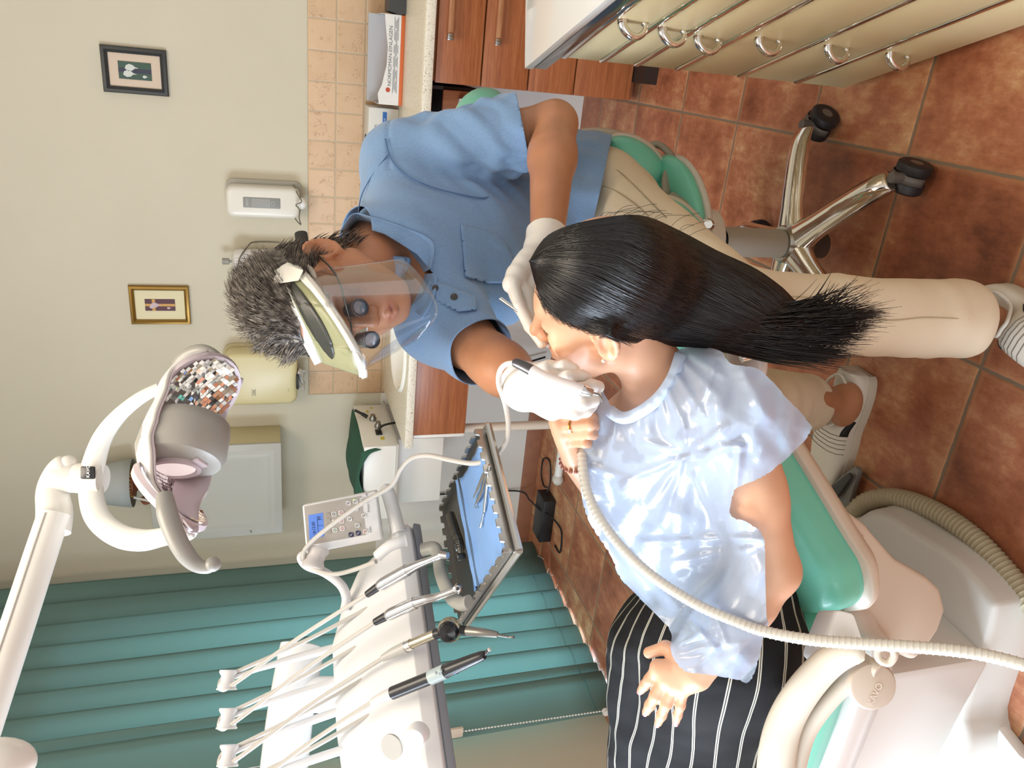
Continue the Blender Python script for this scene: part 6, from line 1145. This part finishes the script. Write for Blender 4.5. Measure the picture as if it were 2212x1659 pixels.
bm = bmesh.new(); bm.from_mesh(shirt.data); l0 = root_loc(shirt); kill = []
for i in range(len(vp)):
    a_, b_ = vp[i], vp[(i+1) % len(vp)]; pn_ = nrm(np.cross(ray(*a_), ray(*b_))); fs = [f for f in bm.faces if np.linalg.norm(np.array(f.calc_center_median())+l0-nk) < .24]
    bmesh.ops.bisect_plane(bm, geom=fs+list({e for f in fs for e in f.edges})+list({v for f in fs for v in f.verts}), plane_co=Vector(CAM-l0), plane_no=Vector(pn_))
for f in bm.faces:
    c = np.array(f.calc_center_median())+l0; q = c-CAM; z = q@CF
    if z < 1.66 and np.linalg.norm(c-nk) < .22 and inpoly(np.array([[1106-FPX*(q@CU)/z, 1659-(829.5+FPX*(q@CR)/z)]]), vp)[0]: kill.append(f)
bmesh.ops.delete(bm, geom=kill, context='FACES'); bm.to_mesh(shirt.data); bm.free()
solid(shirt, .002, -1)
def sproj(L, off=.003, d0=1.2, d1=2.1):
    L = np.asarray(L, float); d, h = ray_hit(sb_, L, d0, d1, off=off); ok = np.where(h)[0]; d = np.where(h, d, np.interp(np.arange(len(d)), ok, d[ok]) if len(ok) else 1.6); return np.array([PD(p[0], p[1], q) for p, q in zip(L, d)])
SEAM = M('seam_blue', '4d6d97', .9)
def seam(L, r=.0011, name='seam'): return MB().tube(sproj(spline(np.array(L, float), 8), .001), r, 6).build(name, SEAM, shirt)
seam([(832, 300), (846, 345), (880, 380), (930, 403), (985, 418), (1040, 428), (1060, 424)], .0016); seam([(772, 470), (782, 420), (810, 370), (842, 330)]); 
def patch(name, mat, poly, off, th, parent=None, stp=6.0):
    poly = np.array(poly, float); x0, y0 = poly.min(0); x1, y1 = poly.max(0); nx, ny = int((x1-x0)/stp)+2, int((y1-y0)/stp)+2; gx, gy = np.meshgrid(np.linspace(x0, x1, nx), np.linspace(y0, y1, ny), indexing='ij'); Q = np.stack([gx.ravel(), gy.ravel()], 1); ins = inpoly(Q, poly)
    bestd = np.full(len(Q), 1e9); snap = Q.copy(); dn = spline(poly, 1, True)
    for k in range(len(poly)):
        a, b = poly[k], poly[(k+1) % len(poly)]; ab = b-a; t = np.clip(((Q-a)@ab)/(ab@ab+1e-9), 0, 1); q = a+t[:, None]*ab; dd = np.linalg.norm(Q-q, axis=1); m = dd < bestd; bestd[m] = dd[m]; snap[m] = q[m]
    nr = ins | (bestd < stp*1.05); S2 = np.where((~ins | (bestd < stp*.4))[:, None], snap, Q); V = np.zeros((len(Q), 3)); V[nr] = sproj(S2[nr], off); ix = np.full(len(Q), -1); ix[nr] = np.arange(nr.sum()); ig = ix.reshape(nx, ny); ci = inpoly(Q+A((x1-x0)/(nx-1)/2, (y1-y0)/(ny-1)/2), poly).reshape(nx, ny)
    F = [[ig[i, j], ig[i+1, j], ig[i+1, j+1], ig[i, j+1]] for i in range(nx-1) for j in range(ny-1) if ci[i, j] and min(ig[i, j], ig[i+1, j], ig[i+1, j+1], ig[i, j+1]) >= 0]
    return solid(mesh_obj(name, V[nr], F, mat, parent or shirt, 180), th, 1)
patch('pocket', BLU, [(996, 484), (1006, 596), (1055, 612), (1098, 612), (1112, 590), (1108, 550), (1092, 520), (1060, 498)], .003, .0015); seam([(1014, 490), (1022, 602)], .0007)
patch('placket', BLU, [(928, 612), (945, 606), (1030, 640), (1030, 668), (990, 672), (942, 650)], .003, .0012)
o = sproj([(981, 641)], .006)[0]; BTN = M('button_dark', '3a3430', .3); bt = MB().lathe([(.0003, .0012), (.0035, .0008), (.0058, .0016), (.0066, .0008), (.0062, -.002)], o, -CF, 24).build('button', BTN, shirt); o2 = sproj([(940, 622)], .006)[0]; MB().lathe([(.0003, .0012), (.0035, .0008), (.0058, .0016), (.0062, -.002)], o2, -CF, 20).build('button', BTN, shirt)
# collar: two folded leaves lying on the shirt around the neck
def leaf(L_in, L_out, name='collar'):
    a = spline(np.array(L_in, float), 6); b = spline(np.array(L_out, float), 6); d0, h0 = ray_hit(sb_, [q[:2] for q in b], 1.2, 2.1, off=.006); G = []
    for p, q, d, h in zip(a, b, d0, h0):
        d = d if h else q[2]; d = min(d, q[2]+.1) if q[2] else d; G.append([PD(*(p[:2]*(1-w)+q[:2]*w), p[2]*(1-w)+d*w-.012*math.sin(math.pi*w)) for w in np.linspace(0, 1, 7)])
    return subsurf(solid(MB().surf(np.array(G)).build(name, BLU, shirt, 180), .004), 1)
rb_ = [];
for r_, h_ in ((.088, -.03), (.084, .012), (.080, .03), (.086, .028), (.094, -.02)): rb_.append(np.array([DJ['nb']+dl_*math.cos(t)*r_*1.02+df_*(math.sin(t)*r_*.92+.006)+du_*(h_-.022*max(0, math.sin(t))) for t in np.linspace(-3.9, .75, 40)]))
subsurf(solid(MB().surf(np.array(rb_)).build('collar_stand', BLU, shirt, 180), .003), 1)
leaf([(742, 508, 1.56), (770, 487, 1.60), (800, 492, 1.585), (850, 520, 1.56), (895, 560, 1.535), (915, 590, 1.53)], [(735, 500, 1.58), (762, 462, 1.63), (800, 468, 1.62), (860, 486, 1.61), (935, 520, 1.60), (930, 580, 1.56)])
leaf([(918, 592, 1.52), (912, 612, 1.51), (900, 640, 1.49), (885, 665, 1.48)], [(936, 590, 1.54), (944, 606, 1.55), (936, 650, 1.54), (912, 690, 1.53)])
MB().tube(spline(Lp([(768, 508, 1.545), (778, 530, 1.515), (810, 548, 1.50), (850, 562, 1.49), (880, 575, 1.485)]), 8), .0012, 6).build('necklace', GOLD, den)
# trousers and shoes
CRM = M('cream_trousers', 'e3d6bd', .85, bump=.15, bs=500); tr_b = Body(); tr_b.ell(DJ['hip']-du_*.01, (.166, .122, .14), DTR, .05); tr_b.cone(H1, DJ['K1'], .098, .076, .05).cone(DJ['K1'], A1+A(0, 0, .05), .074, .080, .03); tr_b.cone(H2, DJ['K2'], .105, .075, .05).cone(DJ['K2'], A2+A(0, 0, .10), .07, .075, .03)
tro = sdf_obj('trousers', tr_b, .007, CRM, den, disp=lambda X, g: .0022*folds(X, nrm(DJ['K1']-H1+DJ['K1']-A1), 31, 45, 4)+.0022*np.maximum(0, folds(X, dl_, 7, 60, 4)))
bisect(tro, A1+A(0, 0, .030), nrm(A1-DJ['K1']+A(.0, .05, 0)), lambda c: np.linalg.norm(c-A1) < .2 and c[2] < .25); bisect(tro, A2+A(0, 0, .065), nrm(A2-DJ['K2']), lambda c: np.linalg.norm(c-A2) < .25 and c[2] < .3); solid(tro, .002, -1)
TS = M('trouser_stitch', 'b8a98a', .9)
def tproj(L, off=.001): L = spline(np.array(L, float), 8); d, h = ray_hit(tr_b, L, 1.2, 2.2, off=off); ok = np.where(h)[0]; d = np.where(h, d, np.interp(np.arange(len(d)), ok, d[ok])); return np.array([PD(p[0], p[1], q) for p, q in zip(L, d)])
MB().tube(tproj([(1700, 640), (1780, 648), (1900, 690), (2000, 686), (2100, 690)]), .0011, 6).build('stitching', TS, tro); MB().tube(tproj([(1300, 360), (1340, 372), (1400, 430), (1440, 470)]), .0012, 6).build('stitching', TS, tro); MB().tube(tproj([(1296, 400), (1330, 412), (1372, 440), (1400, 465)]), .0012, 6).build('stitching', TS, tro)
SHO = M('shoe_white', 'd9d2c4', .5, bump=.15, bs=120); SOLE = M('shoe_sole', 'c9c0ae', .6); GAP = M('shoe_elastic', '1b1a19', .7); STC = M('shoe_stitch', '6e665a', .7)
def shoe(heel, toe, w):
    d = nrm(A(toe[0]-heel[0], toe[1]-heel[1], 0)); L = np.linalg.norm((toe-heel)[:2]); s = A(-d[1], d[0], 0); o = A(heel[0], heel[1], 0); prof = [(0, .55, .075), (.04, .80, .066), (.15, .95, .058), (.30, .95, .050), (.42, .90, .085), (.55, .98, .082), (.72, 1.0, .064), (.86, .86, .050), (.95, .62, .040), (1.0, .30, .030)]
    pa = spline(np.array(prof), 4); R = []
    for a, wf, h in pa:
        hw = w*wf/2; c = o+d*L*a; op = .22 < a < .40
        R.append(np.array([c+s*hw*x+A(0, 0, .022+(h-.022)*z) for x, z in ((-1, 0), (-1.03, .35), (-.93, .7), (-.6, .93), (0, 1.0), (.6, .93), (.93, .7), (1.03, .35), (1, 0), (0, 0))]))
    sh = MB().loft(R).build('shoe', SHO, den, 60)
    MB().loft([np.array([o+d*L*(a+(.01 if k == 0 else 0))+s*w*wf/2*1.06*x+A(0, 0, z) for x, z in ((-1, 0), (-1.02, .012), (-.98, .024), (.98, .024), (1.02, .012), (1, 0))]) for k, (a, wf, h) in enumerate(pa)]).build('sole', SOLE, sh, 60)
    for k in range(5): a = .44+.035*k; i = int(np.argmin(np.abs(pa[:, 0]-a))); MB().tube([q+A(0, 0, .0006) for q in R[i][1:8]], .0009, 5).build('stitch_line', STC, sh)
    i0, i1 = int(np.argmin(np.abs(pa[:, 0]-.33))), int(np.argmin(np.abs(pa[:, 0]-.47)))
    for sd in (1, 2), (6, 7): MB().add([R[i0][sd[0]]*1, R[i0][sd[1]], R[i1][sd[1]], R[i1][sd[0]]], [[0, 1, 2, 3]]).build('elastic_gusset', GAP, sh) if False else solid(MB().surf(np.array([[R[i][sd[0]]+s*(.0015 if sd[0] > 4 else -.0015), R[i][sd[1]]+s*(.0015 if sd[0] > 4 else -.0015)] for i in range(i0, i1)])).build('elastic_gusset', GAP, sh), .002)
    MB().tube(spline(np.array([o+d*L*.03+A(0, 0, .080), o+d*L*.14+s*w*.40+A(0, 0, .074), o+d*L*.28+s*w*.37+A(0, 0, .062), o+d*L*.40+s*w*.2+A(0, 0, .086), o+d*L*.41+A(0, 0, .090), o+d*L*.40-s*w*.2+A(0, 0, .086), o+d*L*.28-s*w*.37+A(0, 0, .062), o+d*L*.14-s*w*.40+A(0, 0, .074)]), 5, True), .004, 8, closed=True).build('opening_rim', SHO, sh); return sh
shoe(PZ(1852, 800, .03), PZ(1768, 1062, .03), .112); shoe(A1+A(.03, .06, -.07), A1+A(-.05, -.21, -.07), .10)
# hair
GH = M('hair_grey_brown', '4a423c', .5, spec=.4); n = NT(GH); t = n('ShaderNodeTexNoise', n.obj(), i_Scale=90.0, i_Detail=3.0); n.base(n.ramp(t.outputs[0], [(.35, '332c27'), (.5, '5a524b'), (.66, '8f877d')]))
hcap = Body(); hcap.ell(hD(0, -.022, .050), np.array((.0845, .103, .090))*DS, Md, .01)
def loc(X): return (X-dc_)@Md/DS
hcm = sdf_obj('hair', hcap, .005, GH, den, disp=lambda X, g: .004*folds(X, Md[:, 1], 17, 60, 3))
bisect(hcm, hD(0, .075, .075), nrm(Md[:, 1]*.75-Md[:, 2]*.55), None); bisect(hcm, hD(0, -.06, -.035), -Md[:, 2], None)
st_ = MB(); cnt = 0
while cnt < 3600:
    v = RNG.randn(3); v = v/np.linalg.norm(v); l = A(0, -.020, .050)+v*A(.083, .101, .088)
    if (l[1]-.075)*.75-(l[2]-.075)*.55 > -.002 or l[2] < -.03: continue
    if l[2] < .0 and l[1] > -.01: continue
    cnt += 1; w_ = math.sin(l[0]*55+l[1]*38)+math.sin(l[1]*90-l[2]*50+1); fl = nrm(A((.8 if l[0] > .02 else -.3)+.35*w_+.05*RNG.randn(), -.9+.25*w_+.05*RNG.randn(), .1 if l[2] > .07 else -.7)); nv = nrm(v/A(.083, .101, .088)); fl = nrm(fl-nv*(fl@nv)); Ls = (.045+.028*RNG.rand())*(.6 if l[2] < .02 else 1); lift = .05+.16*RNG.rand()*RNG.rand()*(l[2] > .04); pts = []; c_ = A(0, -.020, .050)
    for k in np.linspace(0, 1, 7):
        q = l+fl*Ls*k+nv*(Ls*lift*k*(1-.45*k)); r_ = (q-c_)/A(.083, .101, .088); m = np.linalg.norm(r_); q = c_+(q-c_)*(max(m, 1.012)/m) ; pts.append(hD(*q))
    st_.tube(pts, list(np.interp(np.linspace(0, 1, 7), [0, .6, 1], [.0008, .0007, .0002])), 3, cap=False, up=CU)
st_.build('hair_strands', GH, hcm, 180)
sbn = MB()
for k in range(300):
    l = A(-.079+.004*RNG.rand(), -.05+.055*RNG.rand(), -.03+.05*RNG.rand()) if k % 2 else A(-.074+.01*RNG.rand(), -.085+.05*RNG.rand(), -.09+.08*RNG.rand()); sbn.tube([hD(*l), hD(*(l+A(-.004, -.004, -.012))), hD(*(l+A(-.003, -.012, -.026)))], [.0009, .0008, .0002], 3, cap=False, up=CU)
sbn.build('side_hair', GH, hcm, 180)
eb = MB()
for x in (-1, 1):
    for k in range(40): t = RNG.rand(); p = A(x*(.012+.036*t), .093-.016*t*t, .024+.006*math.sin(2.4*t)+.005*RNG.rand()); eb.tube([hD(*p), hD(*(p+A(x*.006, .001, .002)))], [.0009, .0003], 4, up=CU)
eb.build('eyebrows', GH, den)
EYE = M('eye_white', 'dcd6cc', .2)
# ------------------------------------------------------------------ face shield and loupes
fs = thing('face_shield', 'white framed clear face shield worn over the grey hair', 'face shield', hD(0, .05, .06))
FW = M('shield_white', 'e9e7dc', .35); FGN = M('shield_tint', 'a9ab84', .3, alpha=.55); CLR = bpy.data.materials.new('clear_visor'); CLR.use_nodes = True; n = NT(CLR); n.bsdf.inputs['Roughness'].default_value = .05; n.bsdf.inputs['Base Color'].default_value = (.9, .92, .95, 1); tpn = n('ShaderNodeBsdfTransparent', (.96, .97, .98, 1)); gl = n('ShaderNodeBsdfGlossy'); gl.inputs['Roughness'].default_value = .06; fr2 = n('ShaderNodeFresnel'); fr2.inputs[0].default_value = 1.42; ms = n('ShaderNodeMixShader', n.math('MULTIPLY', fr2.outputs[0], .45)); CLR.node_tree.links.new(tpn.outputs[0], ms.inputs[1]); CLR.node_tree.links.new(gl.outputs[0], ms.inputs[2]); CLR.node_tree.links.new(ms.outputs[0], n.n['Material Output'].inputs[0]); MATS['clear_visor'] = CLR
# brim drawn at real distances: rear band over the forehead, front arc standing off the face
def at_d(L): return np.array([PD(x, y, d) for x, y, d in L])
rear = spline(at_d([(598, 583, 1.315), (612, 622, 1.300), (632, 668, 1.295), (655, 715, 1.31), (676, 755, 1.33), (690, 782, 1.36)]), 6)
front = spline(at_d([(640, 572, 1.325), (675, 612, 1.275), (712, 660, 1.245), (745, 710, 1.24), (772, 760, 1.25), (786, 800, 1.275), (787, 815, 1.30)]), 6)
zd = Md[:, 2]
def band(name, P, hgt, th, mat, dirv): return solid(MB().surf(np.array([[p+dirv*(h-.5)*hgt for h in (0, .33, .67, 1)] for p in P])).build(name, mat, fs, 50), th, 0)
band('head_band', rear, .026, .006, FW, nrm(CF*.5+CU*.6-CR*.2)); m_ = min(len(rear), len(front)); ri = rear[np.linspace(0, len(rear)-1, 40).astype(int)]; fi = front[np.linspace(0, len(front)-1, 40).astype(int)]
# front arc as a flat white crescent with a tinted window behind it
cw_ = [.020, .017, .014, .013, .012, .0115, .011]; cwi = np.interp(np.linspace(0, 6, 40), range(7), cw_)
G = []
for k in range(40): dv = nrm(ri[min(k, 39)]-fi[k]) if np.linalg.norm(ri[k]-fi[k]) > .004 else nrm(-CU); G.append([fi[k]+dv*cwi[k]*w for w in np.linspace(0, 1, 5)])
solid(MB().surf(np.array(G)).build('brim', FW, fs, 50), .005, 0); band('brim_edge', fi, .010, .004, FW, nrm(zd))
G = []
for k in range(6, 40): dv = ri[k]-fi[k]; L_0 = np.linalg.norm(dv); a = cwi[k]/max(L_0, .02); G.append([fi[k]+dv*(a+(1-a)*w) for w in np.linspace(0, 1, 6)])
solid(MB().surf(np.array(G)).build('brim_window', FGN, fs, 180), .0015, 0)
G = []
for k in range(4, 34): dv = ri[k]-fi[k]; a, b = .42, .80; e = math.sin(math.pi*(k-4)/29)**.6; G.append([fi[k]+dv*(.61+(w-.5)*.40*e)+zd*.002 for w in np.linspace(0, 1, 5)])
solid(MB().surf(np.array(G)).build('dark_slot', M('slot_dark', '3b3c36', .4), fs, 180), .001, 0)
# white side piece at the ear
MB().loft([at_d(q) for q in ([(596, 573, 1.335), (622, 563, 1.33), (645, 566, 1.325), (640, 590, 1.315), (612, 600, 1.31)], [(590, 585, 1.30), (620, 572, 1.29), (655, 584, 1.285), (645, 606, 1.28), (605, 612, 1.285)])]).build('side_clip', FW, fs, 50); MB().ell(PD(600, 606, 1.295), (.011, .007, .007), BR).build('clip_tab', FW, fs)
MB().tube(spline(at_d([(632, 574, 1.325), (655, 575, 1.32), (668, 580, 1.315), (676, 590, 1.305), (688, 615, 1.29), (708, 640, 1.275)]), 5), [.006]*10+[.005]*6+[.0042]*10, 12).build('side_arm', M('arm_taupe', 'b9b0a4', .4), fs)
MB().tube(spline(at_d([(648, 572, 1.35), (652, 545, 1.40), (652, 520, 1.46), (650, 504, 1.50)]), 6), .0055, 10, flat=2.2, up=CU).build('head_strap', M('strap_black', '141416', .6), fs)
vs_t = [(665, 585, 1.322), (676, 615, 1.272), (712, 662, 1.242), (745, 712, 1.237), (772, 762, 1.247), (785, 800, 1.272)]; vs_b = [(868, 557, 1.36), (902, 588, 1.30), (930, 628, 1.26), (945, 665, 1.245), (938, 690, 1.25), (900, 735, 1.285)]
tt_ = spline(np.array(vs_t), 6); bb_ = spline(np.array(vs_b), 6); G = np.array([[PD(*(t*(1-w)+b*w)) for w in np.linspace(0, 1, 12)] for t, b in zip(tt_, bb_)])
solid(MB().surf(G).build('visor', CLR, fs, 180), .0008, 0)
lo = thing('loupes', 'dark magnifying loupes worn behind the clear shield', 'loupes', hD(0, .10, 0))
LB = M('loupe_navy', '232c3c', .25)
for (x0, y0, d0), (x1, y1, d1) in (((752, 672, 1.325), (778, 664, 1.285)), ((776, 732, 1.315), (803, 734, 1.275))):
    a, b = PD(x0, y0, d0), PD(x1, y1, d1); L_0 = np.linalg.norm(b-a); MB().lathe([(.009, 0), (.011, .004), (.011, L_0*.5), (.014, L_0*.6), (.0145, L_0), (.012, L_0+.001), (.0115, L_0-.004)], a, b-a, 26).build('telescope', LB, lo); MB().lathe([(.0115, L_0-.003), (.0005, L_0-.0015)], a, b-a, 24).build('lens', M('lens_blue', '9fb3cc', .04, .6), lo); MB().lathe([(.0148, L_0-.002), (.0148, L_0+.001)], a, b-a, 26, cap=False).build('lens_ring', CHROME, lo)
fr_l = spline(np.array([hD(-.082, -.005, .005), hD(-.078, .05, .004), hD(-.066, .085, .006), hD(-.04, .103, .008), hD(0, .112, .006), hD(.04, .103, .008), hD(.066, .085, .006), hD(.078, .05, .004)]), 6); MB().tube(fr_l, .0018, 8).build('frame', M('gunmetal'), lo)
for x in (-1, 1): MB().prism([hD(x*.012, .105, -.025), hD(x*.055, .092, -.022), hD(x*.06, .088, .008), hD(x*.012, .107, .010)], Md[:, 1]*.0015).build('glass', CLR, lo, None)
mh = thing('mouth_mirror', 'thin steel mouth mirror handle in the gloved hand by her forehead', 'instrument', PD(1082, 646, 1.29)); MB().tube(at_d([(1081, 645, 1.298), (1120, 672, 1.282), (1150, 702, 1.30)]), .0032, 10).build('handle', STEEL, mh)
